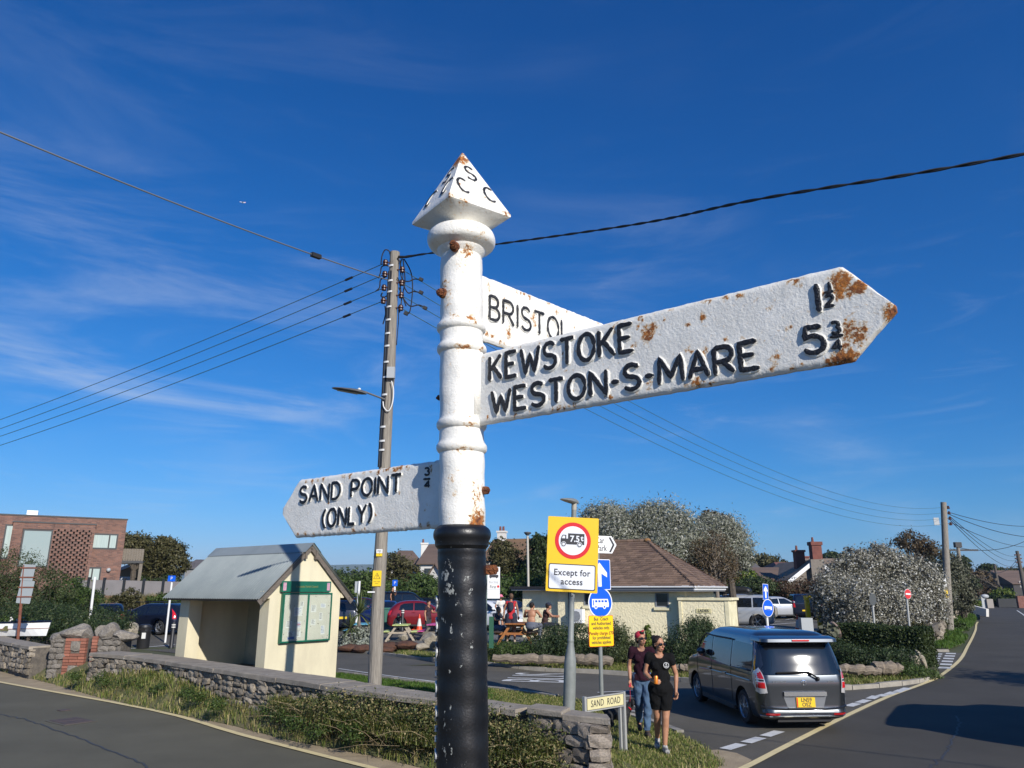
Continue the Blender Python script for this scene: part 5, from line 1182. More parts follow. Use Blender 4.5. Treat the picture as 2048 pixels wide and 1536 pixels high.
A0 = Vector((ex0,ey0,ze_)); B0 = Vector((ex1,ey0,ze_)); C0 = Vector((ex1,ey1,ze_)); D0 = Vector((ex0,ey1,ze_)); RR = Vector((ex1-hd_*.93,ry,zr)); RL = Vector((ex0+hd_*.3,ry,zr))
MB().add([A0, B0, C0, D0, RR, RL], [(0,1,4,5),(1,2,4),(2,3,5,4),(3,0,5)]).build('roof_deck', m_tile, tb)
tileme = MB().box((0,0,0),(1,1,1)).mesh('roof_tile', m_tile); tcount = 0; rest = MB(); rt = random.Random(3)
def tiles(p0, p1, q0, q1, g=.155, w=.26):
    """courses between the eave edge p0-p1 and the top edge q0-q1"""
    global tcount
    el = (p1-p0).length; dx = (p1-p0)/el; up = (q0-p0); up = up-dx*up.dot(dx); H = up.length; up.normalize(); nr = dx.cross(up)
    rows = int(H/g); s0, s1 = (q0-p0).dot(dx), (q1-p0).dot(dx)
    for r in range(rows):
        t = r*g/H; a = s0*t; b = el+(s1-el)*t; x = a-(w/2 if r % 2 else 0)
        while x < b-.03:
            xa, xb = max(x, a), min(x+w-.006, b)
            if xb-xa > .04:
                lift = .032; m = Matrix((dx*(xb-xa), up*(g+.06)-nr*.026, nr*.014)).transposed().to_4x4(); m.translation = p0+dx*xa+up*(r*g-.02)+nr*(lift+rt.uniform(-.004,.004))
                if tcount < 290: o = link('roof_tile', tileme, tb); o.matrix_local = m; tcount += 1
                else: rest.box((0,0,0),(1,1,1), 0, m)
            x += w
tiles(A0, B0, RL, RR); tiles(B0, C0, RR, RR); tiles(C0, D0, RR, RL)
rest.build('roof_tiles', m_tile, tb, kind='stuff')
def ridge(p, q, mat, n=12, r=.085):
    me = MB().tube([(0,0,0),(0,.98*(q-p).length/n,0)], [r, r*.86], 8).mesh('ridge_tile', mat, True); d = (q-p)
    for i in range(n):
        o = link('ridge_tile', me, tb); o.matrix_local = Matrix.Translation(p+d*(i/n)+Vector((0,0,.02)))@d.to_track_quat('Y','Z').to_matrix().to_4x4()
ridge(B0, RR, m_tile, 14); ridge(RL, RR, m_tile, 9); MB().ball(RR+Vector((0,0,.03)), (.16,.13,.1)).build('ridge_end', m_tile_o, tb, True)
# windows, air conditioner, pipes
def win(x0, x1, z0, z1, par=tb): 
    f = MB().box((x0-.04,-.03,z0-.04),(x1+.04,.0,z0)).box((x0-.04,-.03,z1),(x1+.04,.0,z1+.03)).box((x0-.04,-.03,z0),(x0,.0,z1)).box((x1,-.03,z0),(x1+.04,.0,z1)).build('window', m_soff, par)
    MB().box((x0,-.012,z0),(x1,-.004,z1)).build('pane', m_dkgl, f); MB().box((x0-.1,-.075,z0-.15),(x1+.1,.0,z0-.041)).build('sill', m_trim, f)
xt = lambda u: -(1371-u)/57.5
win(xt(1306), xt(1331), ZE2-.58, ZE2-.14); win(xt(1140), xt(1160), ZE2-.55, ZE2-.14)
ac = MB().box((xt(1112),-.36,ZE2-1.25),(xt(1140),-.06,ZE2-.72)).build('air_conditioner', m_wsign, tb)
cxx = (xt(1112)+xt(1140))/2-.03; MB().lathe([(.20,0),(.20,.012)], 24, 0, Matrix.Translation((cxx,-.36,ZE2-.985))@Matrix.Rotation(PI/2,4,'X')).build('fan_grille', m_soff, ac)
for k in range(7): MB().box((cxx-.17,-.38,ZE2-1.135+k*.05),(cxx+.17,-.372,ZE2-1.12+k*.05)).build('grille_bar', m_boxg, ac)
for x, m_ in ((xt(1102), m_blkpl), (xt(1106), m_trim), (xt(1109), m_blkpl)): MB().tube([(x,-.09,-.4),(x,-.09,ZE2-.05)], .035, 8).build('downpipe', m_, tb, True)
# LADIES screen wall
MB().box((-.18,-.32,-.5),(1.55,-.14,ZE2-.36)).build('screen_wall', m_stuc, tb); MB().box((1.42,-.14,-.5),(1.58,1.25,ZE2-.36)).build('screen_wall', m_trim, tb)
MB().box((-.21,-.345,-.5),(-.10,-.13,ZE2-.37)).build('edge_trim', m_trim, tb); MB().box((1.46,-.335,-.5),(1.60,-.13,ZE2-.37)).build('edge_trim', m_trim, tb)
MB().box((-.24,-.38,ZE2-.36),(1.66,-.10,ZE2-.27)).build('screen_coping', m_trim, tb); MB().box((1.38,-.10,ZE2-.36),(1.66,1.3,ZE2-.27)).build('screen_coping', m_trim, tb)
MB().box((.42,-.338,ZE2-.80),(.96,-.32,ZE2-.66)).build('name_plate', m_cpl, tb); text(tb, 'LADIES', .125, (.69,-.341,ZE2-.73), m_ink, ext=.002, shx=1.0, off=.003)
# paved area
sheet('paving', [(-3.6,29.3),(1.5,27.8),(3.5,28.6),(2.5,33),(-2,36.5),(-5,36)], .085, M('paving_grey', (.17,.16,.145), .9, col2=(.13,.125,.115), scale=1.2, bump=.4, bscale=20), 1.2)
# ------------------------------------------------------------------ houses and other buildings
m_bw = M('red_brick_wall', (.23,.105,.08), .9, col2=(.15,.065,.05), scale=2.5, bump=.3, bscale=30)
def brickmat():
    m, nt, b = newmat('house_brickwork'); L = nt.links.new; t = nn(nt, 'ShaderNodeTexCoord'); s = nn(nt, 'ShaderNodeSeparateXYZ'); c = nn(nt, 'ShaderNodeCombineXYZ'); L(t.outputs['Object'], s.inputs[0])
    a = nn(nt, 'ShaderNodeMath'); a.operation = 'ADD'; L(s.outputs['X'], a.inputs[0]); L(s.outputs['Y'], a.inputs[1]); L(a.outputs[0], c.inputs['X']); L(s.outputs['Z'], c.inputs['Y'])
    br = nn(nt, 'ShaderNodeTexBrick'); L(c.outputs[0], br.inputs['Vector']); br.inputs['Scale'].default_value = 1; br.inputs['Brick Width'].default_value = .24; br.inputs['Row Height'].default_value = .078; br.inputs['Mortar Size'].default_value = .009
    br.inputs['Color1'].default_value = (.235,.115,.08,1); br.inputs['Color2'].default_value = (.12,.062,.05,1); br.inputs['Mortar'].default_value = (.17,.13,.11,1)
    n = nn(nt, 'ShaderNodeTexNoise'); n.inputs['Scale'].default_value = 1.3; L(t.outputs['Object'], n.inputs[0]); h = nn(nt, 'ShaderNodeHueSaturation'); r = nn(nt, 'ShaderNodeMapRange'); r.inputs[3].default_value = .7; r.inputs[4].default_value = 1.35
    L(n.outputs[0], r.inputs[0]); L(r.outputs[0], h.inputs['Value']); L(br.outputs['Color'], h.inputs['Color']); L(h.outputs[0], b.inputs['Base Color']); b.inputs['Roughness'].default_value = .9
    bp = nn(nt, 'ShaderNodeBump'); bp.inputs['Strength'].default_value = .5; bp.inputs['Distance'].default_value = .02; bp.invert = True; L(br.outputs['Fac'], bp.inputs['Height']); L(bp.outputs[0], b.inputs['Normal']); return m
m_hb = brickmat(); m_dk = M('dark_frame', (.02,.022,.025), .45); m_curt = M('pale_curtain', (.42,.50,.47), .8, col2=(.33,.40,.38), scale=30, sv=(1,1,.02)); m_void = M('dark_recess', (.01,.009,.009), .9)
m_refl = M('window_pane_pale', (.26,.34,.33), .12, spec=.8)
# modern brick house on the left, facing right-front
HY = 46.0
def hp(u, v, y=HY): return P(u, v, y)
# front face runs from the right corner (u 248..235) leftwards and towards the camera
cr = P(240, 1150, 50.0); frd = Vector((-math.cos(R(31)), -math.sin(R(31)), 0)); 
bh = thing('brick_house', 'modern flat roofed red brick house with a perforated brick panel at the left', 'house', (cr.x, cr.y, 0), R(31))
invh = (Matrix.Translation((cr.x, cr.y, 0))@Matrix.Rotation(R(31), 4, 'Z')).inverted()
def hx(u, v, y=0):
    c = invh@Vector((0,0,CAMH)); r = invh.to_3x3()@ray(u, v); t = (y-c.y)/r.y; return c+r*t
ztp = hx(246,1038).z; xl = hx(-160,1010).x
MB().box((xl,0,-.2),(0,9,ztp-.06)).build('wall', m_hb, bh); MB().box((xl,-.04,ztp-.06),(.04,9,ztp+.02)).build('roof_edge', m_dk, bh)
a, b = hx(27,1045), hx(178,1160); PB_ = -.35; a, b = hx(27,1045,PB_), hx(176,1160,PB_)
# projecting bay with a big window on its left and a pierced panel on the right
w0, w1 = hx(46,1057,PB_), hx(99,1115,PB_); p0_, p1_ = hx(107,1058,PB_), hx(168,1175,PB_)
mb = MB(); zt2 = hx(100,1047,PB_).z
mb.box((a.x,PB_,-.2),(w0.x,0,zt2)).box((w0.x,PB_,w0.z),(w1.x,0,zt2)).box((w1.x,PB_,-.2),(p0_.x,0,zt2)).box((p0_.x,PB_,p0_.z),(p1_.x,0,zt2)).box((p1_.x,PB_,-.2),(b.x,0,zt2)).box((w0.x,PB_,-.2),(w1.x,0,w1.z-.6))
mb.build('bay_wall', m_hb, bh, kind='stuff'); MB().box((a.x-.05,PB_-.04,zt2),(b.x+.05,0,zt2+.08)).build('bay_capping', m_dk, bh)
def hwin(par, x0, x1, z0, z1, y, mull=(), mat=None, nm='window', fr=.09):
    f = MB().box((x0,y-.03,z0),(x1,y,z0+fr)).box((x0,y-.03,z1-fr),(x1,y,z1)).box((x0,y-.03,z0+fr),(x0+fr,y,z1-fr)).box((x1-fr,y-.03,z0+fr),(x1,y,z1-fr))
    for m in mull: f.box((m-fr/2,y-.03,z0+fr),(m+fr/2,y,z1-fr))
    f = f.build(nm, m_dk, par); xs = [x0+fr]+[v for m in mull for v in (m-fr/2, m+fr/2)]+[x1-fr]
    for k in range(0, len(xs), 2): MB().box((xs[k],y-.012,z0+fr),(xs[k+1],y-.006,z1-fr)).build('pane', mat or m_curt, f)
    return f
hwin(bh, w0.x+.02, w1.x-.02, w1.z-.6, w0.z-.02, PB_+.06, mat=m_refl)
MB().box((p0_.x,PB_+.12,-.2),(p1_.x,PB_+.14,p0_.z)).build('panel_recess', m_void, bh)
mb = MB(); row = 0; z = .4; rr = random.Random(5)
while z < p0_.z-.02:
    x = p0_.x+(.0 if row % 2 else -.17)
    while x < p1_.x:
        xa, xb = max(x, p0_.x), min(x+.235, p1_.x)
        if xb-xa > .03: mb.box((xa,PB_-.015*(row % 3 == 0)-rr.random()*.02,z),(xb,PB_+.12,z+.135))
        x += .34
    z += .15; row += 1
mb.build('pierced_brickwork', m_hb, bh, kind='stuff')
a, b = hx(171,1066), hx(233,1099); hwin(bh, a.x, b.x, b.z, a.z, .0, (a.x+(b.x-a.x)*.74,))
a, b = hx(164,1134), hx(200,1158); hwin(bh, a.x, b.x, .3, a.z, .0, (a.x+(b.x-a.x)*.55,))
MB().ball((hx(217,1140).x,-.1,hx(217,1140).z), .13).build('wall_lamp', m_boxg, bh, True)
a, b = hx(12,1045), hx(26,1085); hwin(bh, a.x, b.x, b.z-1, a.z-.1, -.01)
MB().box((hx(52,1025).x,1.5,ztp+.1),(hx(75,1025).x,3,ztp+.42)).build('roof_unit', m_wsign, bh)
# timber balcony at its right
tbx = thing('timber_canopy', 'grey timber clad first floor balcony beside the brick house', 'balcony', (cr.x, cr.y, 0), R(31))
a, b = hx(243,1097,.5), hx(286,1122,.5); n = 9
for k in range(n): x0 = a.x+(b.x-a.x)*k/n; MB().box((x0,.46,b.z),(x0+(b.x-a.x)/n-.02,.52,a.z)).build('cladding_board', m_wood, tbx)
MB().box((a.x,.52,b.z+.1),(b.x,3.4,a.z-.05)).build('balcony_box', m_wood, tbx); MB().box((a.x,.4,b.z-.14),(b.x,3.4,b.z)).build('edge_beam', m_dk, tbx); MB().box((b.x-.2,.46,0),(b.x,.7,b.z)).build('post', m_wood, tbx)
gs = thing('garden_shed', 'tan timber gable seen under the grey timber balcony', 'shed', (P(262,1150,62).x, 62, .2)); hx2 = P(262,1150,62)
mb = MB().prism([(-1.1,0),(1.9,0),(1.9,P(262,1124,62).z-.2),(1.2,P(262,1122,62).z-.2),(-1.1,P(240,1142,62).z-.2)], .2); mb.build('gable', M('tan_board', (.42,.25,.12), .7, col2=(.34,.2,.1), scale=3, sv=(1,1,9)), gs)
MB().bar((-1.4,-.1,P(240,1142,62).z-.25),(1.1,-.1,P(262,1121,62).z-.1), .1, .22).build('barge_board', m_wsign, gs); MB().box((-1.6,-.3,0),(.4,-.05,P(240,1156,62).z-.1)).build('low_wall', m_wsign, gs)
# grey fence panels
fe = [(154,1158,1180),(163,1158,1182),(179,1157,1186),(210,1158,1189),(250,1159,1190),(289,1160,1191),(328,1161,1192),(375,1162,1193)]
fth = thing('panel_fence', 'grey panel fence with dark posts in front of the brick house', 'fence'); fy = [47+.25*i for i in range(8)]
pp_ = [(P(u, vt, y), P(u, vb, y).z) for (u, vt, vb), y in zip(fe, fy)]; m_fp_ = M('grey_fence_panel', (.20,.185,.185), .8, col2=(.16,.15,.15), scale=1)
for i in range(len(pp_)-1):
    (a, za), (b, zb) = pp_[i], pp_[i+1]; MB().bar((a.x, a.y, (a.z+za)/2-.05), (b.x, b.y, (b.z+zb)/2-.05), .05, (a.z-za)).build('fence_panel', m_fp_, fth)
for (a, za) in pp_: MB().box((a.x-.07,a.y-.09,za-.3),(a.x+.07,a.y+.05,a.z+.08)).build('fence_post', m_dk, fth)
xa, xb = P(60,1190,47).x, P(520,1190,49).x; MB().add([(xa,43.6,.2),(xb,45,.2),(xb,47,1.75),(xa,46,1.75),(xb,52,2.0),(xa,52,2.0)], [(0,1,2,3),(3,2,4,5)]).build('bank', m_soil, kind='structure')
# generic houses behind --------------------------------------------------
m_rtb = M('brown_tiles_far', (.155,.105,.08), .9, col2=(.11,.075,.06), scale=.8, bump=.6, bscale=9, sv=(.3,1,4)); m_rtr = M('red_tiles_far', (.22,.085,.065), .9, col2=(.16,.065,.05), scale=.8, bump=.6, bscale=9, sv=(.3,1,4)); m_rtt = M('tan_tiles_far', (.27,.20,.14), .9, col2=(.2,.15,.11), scale=.8, bump=.6, bscale=9, sv=(.3,1,4))
m_rtg = M('grey_tiles_far', (.135,.12,.115), .9, col2=(.10,.09,.088), scale=.8, bump=.6, bscale=9); m_hw = M('white_house_wall', (.62,.60,.56), .85); m_hg = M('pebbledash_grey', (.215,.185,.155), .95, col2=(.18,.155,.13), scale=4, bump=.6, bscale=12); m_hwin = M('far_window', (.05,.06,.07), .15); m_rbk = M('chimney_brick', (.20,.07,.05), .9, col2=(.14,.05,.04), scale=3)
def house(label, uv, y, depth, ve, vr, rot=0, wallm=m_hw, roofm=m_rtb, kind='side', chim=None, wins=(), hip=0, zg=0, cat='house', pots=True, oh=.3, trim=None):
    """uv: (u left, u right) of the wall; ve, vr: eave and ridge pixel rows; kind: 'side' ridge runs left-right, 'gable' gable faces us"""
    um = (uv[0]+uv[1])/2; c = P(um, ve, y); w = (uv[1]-uv[0])/1500*(c.y*math.cos(TH))/math.cos(R(rot)); zr_ = P(um, vr, y+(depth/2 if kind == 'side' else 0)).z-zg; ze = c.z-zg
    h = thing('house', label, cat, (c.x, y, zg), R(rot)); MB().box((-w/2,0,-.5),(w/2,depth,ze)).build('wall', wallm, h)
    if kind == 'side':
        a = [Vector((-w/2-oh,-oh,ze-.05)), Vector((w/2+oh,-oh,ze-.05)), Vector((w/2+oh,depth+oh,ze-.05)), Vector((-w/2-oh,depth+oh,ze-.05)), Vector((w/2+oh-hip,depth/2,zr_)), Vector((-w/2-oh+hip,depth/2,zr_))]
        rf = MB().add(a+[p+Vector((0,0,.12)) for p in a], [(6,7,10,11),(7,8,10),(8,9,11,10),(9,6,11),(0,6,11,5) if False else (0,1,7,6),(1,2,8,7),(3,2,1,0),(0,3,9,6)]).build('roof', roofm, h)
        if not hip:
            for s in (-1, 1): MB().add([(s*(w/2-.02),0,ze-.05),(s*(w/2-.02),depth,ze-.05),(s*(w/2-.02),depth/2,zr_-.1),(s*(w/2-.2),0,ze-.05),(s*(w/2-.2),depth,ze-.05),(s*(w/2-.2),depth/2,zr_-.1)], [(0,1,2),(5,4,3),(0,2,5,3),(1,4,5,2)]).build('gable_wall', wallm, h)
    else:
        MB().prism([(-w/2,ze-.02),(w/2,ze-.02),(0,zr_-.12)], depth, 0, Matrix.Translation((0,.002,0))).build('gable_wall', wallm, h); sl_ = (zr_-ze)/(w/2); e = ze-oh*sl_
        rf = MB().add([(-w/2-oh,-oh,e),(0,-oh,zr_),(w/2+oh,-oh,e),(w/2+oh,depth+oh,e),(0,depth+oh,zr_),(-w/2-oh,depth+oh,e)]+[(-w/2-oh,-oh,e-.12),(0,-oh,zr_-.12),(w/2+oh,-oh,e-.12),(w/2+oh,depth+oh,e-.12),(0,depth+oh,zr_-.12),(-w/2-oh,depth+oh,e-.12)], [(0,1,4,5),(1,2,3,4),(6,11,10,7),(7,10,9,8),(0,6,7,1),(1,7,8,2),(5,4,10,11),(4,3,9,10),(0,5,11,6),(2,8,9,3)]).build('roof', roofm, h)
        if trim:
            for s in (-1, 1): MB().bar((0,-oh-.05,zr_-.12),(s*(w/2+oh),-oh-.05,e-.12), .06, .35).build('barge_board', trim, h)
    for (x, yy_, wd, ht, mt, pz) in (chim or ()):
        ch = MB().box((x-wd/2,yy_,ze),(x+wd/2,yy_+wd*.9,zr_+ht)).box((x-wd*.6,yy_-wd*.1,zr_+ht*.8),(x+wd*.6,yy_+wd,zr_+ht)).build('chimney', mt, rf)
        for k in range(pz): MB().lathe([(.13,zr_+ht),(.1,zr_+ht+.45)], 8, 0, Matrix.Translation((x-wd*.2+k*wd*.4,yy_+wd*.45,0))).build('chimney_pot', m_rbk, rf)
    for (x0, x1, z0, z1) in wins:
        f = MB().box((x0-.07,-.04,z0-.07),(x1+.07,.0,z1+.07)).build('window', m_hw if wallm is not m_hw else m_dk, h); MB().box((x0,-.05,z0),(x1,-.042,z1)).build('pane', m_hwin, f)
    return h
house('brown roofed white house with a white chimney behind the hedge, left of the fingerpost', (775,846), 88, 9, 1134, 1103, 8, m_hw, m_rtb, chim=[(2.2,3.6,.8,1.0,m_hw,1)], hip=1.5, wins=((-2.2,-1,2.6,3.6),(1,2.6,2.6,3.6)))
house('house with a steep brown gable roof just left of the black post', (838,905), 84, 8, 1128, 1090, -12, m_hw, m_rtb, chim=None, wins=((-1.2,-.2,3.3,4.6),))
house('small white gabled outbuilding in front of the steep brown roof', (858,884), 78, 6, 1147, 1126, -20, m_hw, m_rtb, kind='gable')
house('tall house with orange brown roof and white chimney right of the black post', (968,1058), 72, 9, 1120, 1080, -14, m_hg, M('orange_brown_tiles', (.22,.125,.06), .9, col2=(.14,.09,.06), scale=.3), chim=[(-1.6,4.0,.8,.9,m_hw,2)], wins=((-1.6,-.6,4.0,5.0),(.6,1.6,4.0,5.0),(2.5,3.3,3.2,4.4),(-1.2,-.3,1.4,2.6)))
house('house with a dark brown roof partly hidden behind the yellow sign', (1040,1125), 80, 9, 1118, 1088, 6, m_hw, m_rtb, wins=((-2.5,-1.5,2.4,3.5),(-.5,.5,2.4,3.5)))
house('bungalow with a plain grey roof left of the pebbledash gable', (1484,1536), 98, 9, 1152, 1128, 4, m_hw, m_rtg)
house('bungalow with ribbed brown roof and white fascia beside the pebbledash gable', (1530,1612), 80, 8, 1160, 1137, 3, m_hw, m_rtb)
house('bungalow with a red roof and small red chimney in the distance', (1560,1625), 112, 9, 1137, 1126, 0, m_hw, m_rtr, chim=[(3.1,4,1.0,1.0,m_rbk,0)], hip=1)
h_ = house('pebbledash bungalow gable with white bargeboards and tall red chimney stacks', (1568,1698), 76, 10, 1167, 1119, 0, m_hg, m_rtt, kind='gable', chim=[(.2,-.5,.95,1.7,m_rbk,1),(-.75,1.5,.9,1.0,m_rbk,1)], trim=m_wsign)
hc = h_.location; MB().box((-.55,-.55,-.5),(.75,-.02,P(1635,1119,76).z)).build('chimney_breast', m_hg, h_)
MB().tube([(.2,.2,P(1635,1096,76).z),(.2,.2,P(1635,1084,76).z+.3)], .03, 5).box((-.1,.18,P(1635,1086,76).z),(.6,.22,P(1635,1084,76).z)).build('aerial', m_boxg, h_)
house('long tan tiled roof to the right of the pebbledash gable', (1645,1700), 84, 9, 1143, 1119, 0, m_hw, m_rtt)
house('red roofed bungalow at the far end of the right hand road', (1978,2030), 165, 12, 1169, 1158, 0, M('far_wall', (.3,.27,.24), .9), m_rtr)
house('brown tiled house beyond the distant hedges at the right edge', (2026,2085), 150, 12, 1168, 1142, 0, M('dark_timber_wall', (.05,.045,.045), .8), m_rtb, kind='side', wins=((-1.5,-.4,3,4),))
house('low building with a grey roof behind the shelter roof', (372,440), 95, 10, 1137, 1121, 6, M('slate_wall', (.2,.2,.2), .8), m_rtg)
# ------------------------------------------------------------------ vegetation
def leafpts(blobs, n, clump=45, shell=.55, seed=1, csize=.16):
    r = np.random.default_rng(seed); w = np.array([b[2] if len(b) > 2 else b[1][0]*b[1][1]*b[1][2] for b in blobs], float)**.8; w /= w.sum(); nc = max(6, n//clump)
    idx = r.choice(len(blobs), nc, p=w); d = r.normal(size=(nc, 3)); d /= np.linalg.norm(d, axis=1)[:,None]; rad = (shell+(1-shell)*r.random(nc)**.5)*(1+r.normal(0, .07, nc))
    C = np.array([b[0] for b in blobs])[idx]; RR_ = np.array([b[1] for b in blobs])[idx]; cc = C+d*RR_*rad[:,None]
    k = r.integers(0, nc, n); sz = (RR_.mean(1)*csize)[k]*(.5+r.random(n)); off = r.normal(size=(n, 3))*sz[:,None]*np.array([1,1,.75]); return cc[k]+off, (d[k]+off/(sz[:,None]+1e-6)*.35)
def leaves(name, blobs, n, size, mat, parent=None, aspect=1.8, seed=1, zmin=None, clump=45, shell=.55, csize=.16, up=.3, kind='stuff', **kw):
    r = np.random.default_rng(seed+100); p, nd = leafpts(blobs, n, clump, shell, seed, csize)
    if zmin is not None: m = p[:,2] > zmin; p, nd = p[m], nd[m]
    n = len(p); nrm = nd+r.normal(size=(n,3))*.9; nrm[:,2] += up; nrm /= np.linalg.norm(nrm, axis=1)[:,None]
    a = np.cross(nrm, r.normal(size=(n,3))); a /= np.linalg.norm(a, axis=1)[:,None]; b = np.cross(nrm, a); s = size*(.55+.9*r.random(n))[:,None]
    V = np.stack([p-a*s, p-b*s/aspect+nrm*s*.12, p+a*s, p+b*s/aspect+nrm*s*.12], 1).reshape(-1,3); F = np.arange(n*4).reshape(-1,4)
    return link(name, npmesh(name, V, F, mat), parent, kind=kind, **kw)
def branches(mb, base, tips, r0, seed=1, gnarl=.1):
    r = random.Random(seed); base = Vector(base)
    for t in tips:
        t = Vector(t); L = (t-base).length; pts = [base]; k = 5
        for i in range(1, k+1):
            f = i/k; p = base.lerp(t, f)+Vector((r.uniform(-1,1), r.uniform(-1,1), r.uniform(-.3,.3)))*L*gnarl*math.sin(PI*f); p.z = base.z+(t.z-base.z)*(f**.85); pts.append(p)
        mb.tube(spline(pts, 3), [r0*(1-.85*i/(k*3)) for i in range(k*3+1)], 6)
LM = {
 'dark': leafmat('leaf_dark_green', [(0,(.018,.032,.010)),(.5,(.035,.055,.016)),(.85,(.06,.085,.025)),(1,(.10,.12,.04))]),
 'mid': leafmat('leaf_mid_green', [(0,(.03,.05,.012)),(.5,(.05,.085,.018)),(1,(.09,.13,.03))]),
 'feath': leafmat('leaf_feathery', [(0,(.03,.045,.015)),(.5,(.055,.075,.025)),(1,(.10,.115,.045))]),
 'olive': leafmat('leaf_olive', [(0,(.04,.042,.015)),(.5,(.075,.072,.026)),(1,(.13,.115,.05))]),
 'brown': leafmat('leaf_brown', [(0,(.06,.042,.022)),(.5,(.10,.07,.035)),(1,(.16,.115,.06))]),
 'rust': leafmat('leaf_rust', [(0,(.05,.03,.018)),(.5,(.085,.045,.025)),(1,(.07,.065,.03))]),
 'silver': leafmat('leaf_silver', [(0,(.12,.13,.08)),(.3,(.20,.21,.15)),(.62,(.30,.31,.24)),(.88,(.42,.42,.36)),(1,(.56,.55,.5))], .6, .3),
 'white': leafmat('leaf_white_poplar', [(0,(.11,.10,.07)),(.35,(.19,.18,.13)),(.6,(.29,.28,.22)),(.84,(.42,.41,.36)),(.95,(.6,.59,.55)),(1,(.8,.79,.75))], .5, .22),
 'grey': leafmat('leaf_grey_green', [(0,(.05,.055,.035)),(.5,(.10,.105,.065)),(1,(.17,.17,.115))]),
 'lime': leafmat('leaf_bright_green', [(0,(.06,.10,.012)),(.6,(.11,.16,.02)),(1,(.2,.22,.04))]),
 'sage': leafmat('leaf_sage', [(0,(.14,.155,.125)),(.6,(.22,.24,.19)),(1,(.32,.34,.29))], .8, .1),
 'conif': leafmat('leaf_conifer', [(0,(.018,.032,.012)),(.55,(.034,.058,.02)),(.9,(.06,.09,.032)),(1,(.11,.12,.05))]),
 'bram': leafmat('leaf_bramble', [(0,(.04,.055,.016)),(.45,(.085,.11,.03)),(.7,(.17,.165,.06)),(.9,(.30,.24,.11)),(1,(.42,.34,.18))]),
}
m_bark = M('bark', (.11,.09,.07), .95, col2=(.06,.05,.04), scale=6, bump=.8, bscale=12); m_barkp = M('pale_bark', (.24,.2,.16), .95, col2=(.13,.11,.09), scale=4, bump=.6, bscale=10)
def B(u, v, y, ru, rv, dy=None):
    """blob from pixel centre and pixel radii at distance y"""
    c = P(u, v, y); k = (y*math.cos(TH)+(c.z-CAMH)*math.sin(TH))/1500; return (tuple(c), (ru*k, (dy if dy else max(ru, rv)*k*.9), rv*k))
def plant(label, bl, n, size, leaf, cat='shrub', kind='shrub', zg=0, trunk=None, bark=None, seed=1, nstem=4, group=None, **kw):
    c = Vector(bl[0][0]); x = sum(b[0][0] for b in bl)/len(bl); y = min(b[0][1] for b in bl); t = thing(kind, label, cat, (x, y, zg), group=group); o = Vector((x, y, zg))
    bl2 = [(tuple(Vector(b[0])-o), b[1]) for b in bl]
    if kind != 'tree': bl2 += [((b[0][0], b[0][1], max(b[1][2]*.35, b[0][2]-b[1][2]*.9)), (b[1][0]*.92, b[1][1], b[1][2]*.75)) for b in bl2 if b[0][2]-b[1][2]*.7 > .1]
    leaves('crown' if kind == 'tree' else 'foliage', bl2, n, size, LM[leaf], t, seed=seed, zmin=kw.pop('zmin', .0), **kw)
    r = random.Random(seed); mb = MB(); r0 = trunk or .05
    tips = [Vector(b[0])+Vector((r.uniform(-.5,.5)*b[1][0], r.uniform(-.4,.4)*b[1][1], b[1][2]*r.uniform(.2,.85))) for b in bl2 for _ in range(nstem)]
    if kind == 'tree':
        cz = min(b[0][2]-b[1][2]*.5 for b in bl2); cen = Vector((0, .0, max(.6, cz*.8))); mb.tube([(0,0,-.2), cen*.5+Vector((.05,0,0)), cen], [r0*1.3, r0*1.05, r0], 8); branches(mb, cen, tips, r0*.55, seed)
        mb.build('trunk', bark or m_bark, t, True)
    else:
        for b in bl2: branches(mb, (b[0][0], b[0][1], -.05), [Vector(b[0])+Vector((r.uniform(-.5,.5)*b[1][0], r.uniform(-.4,.4)*b[1][1], b[1][2]*r.uniform(.1,.7))) for _ in range(nstem)], r0*.6, seed)
        mb.build('stem', bark or m_bark, t, True, kind='stuff')
    return t
Z3 = .3
# left of the shelter
plant('dark feathery tamarisk bush filling the left edge in front of the brick house', [B(20,1140,36,55,42),B(75,1165,36,45,40),B(110,1200,35,45,35),B(-30,1170,36,50,60),B(30,1200,36,70,35)], 30000, .055, 'feath', seed=3, aspect=3.5)
plant('leafy green bush before the pierced brick panel', [B(130,1185,37,35,38),B(165,1200,37,38,28),B(95,1215,37,30,25)], 13000, .05, 'mid', seed=4)
plant('low spreading dark juniper behind the stile and the white boat', [B(40,1232,31,70,22,2.5),B(120,1235,31,70,22,2.5),B(190,1240,31,55,18,2.2),B(225,1250,31,25,10,1.2),B(165,1252,30,70,12,2)], 26000, .05, 'conif', seed=5, aspect=2.8)
plant('small pale green shrub at the tip of the dark juniper', [B(128,1242,30,10,7)], 900, .05, 'lime', seed=6)
plant('dark bush in front of the grey fence, below the brick house', [B(165,1195,43,28,20),B(190,1200,43,16,12)], 6000, .06, 'dark', seed=7)
plant('wispy dry bush growing against the grey panel fence', [B(262,1192,45,20,14),B(240,1200,45,20,9)], 2600, .06, 'olive', seed=8, clump=18)
plant('low green bush under the grey fence near the shelter roof', [B(340,1195,45.5,26,10),B(310,1198,45.5,16,7)], 4500, .06, 'mid', seed=9)
pts = scatter([(P(150,1200,45).x,44),(P(370,1200,45).x,44.7),(P(370,1200,45).x,46.6),(P(150,1200,45).x,46)], 7000, lambda x, y: .2+1.5*sst(44,46.5,y))
blades('dry_grass', pts, (.4,1.0), .014, m_dry, .5, label='tall dry grass in front of the grey panel fence', cat='grass', cl=2)
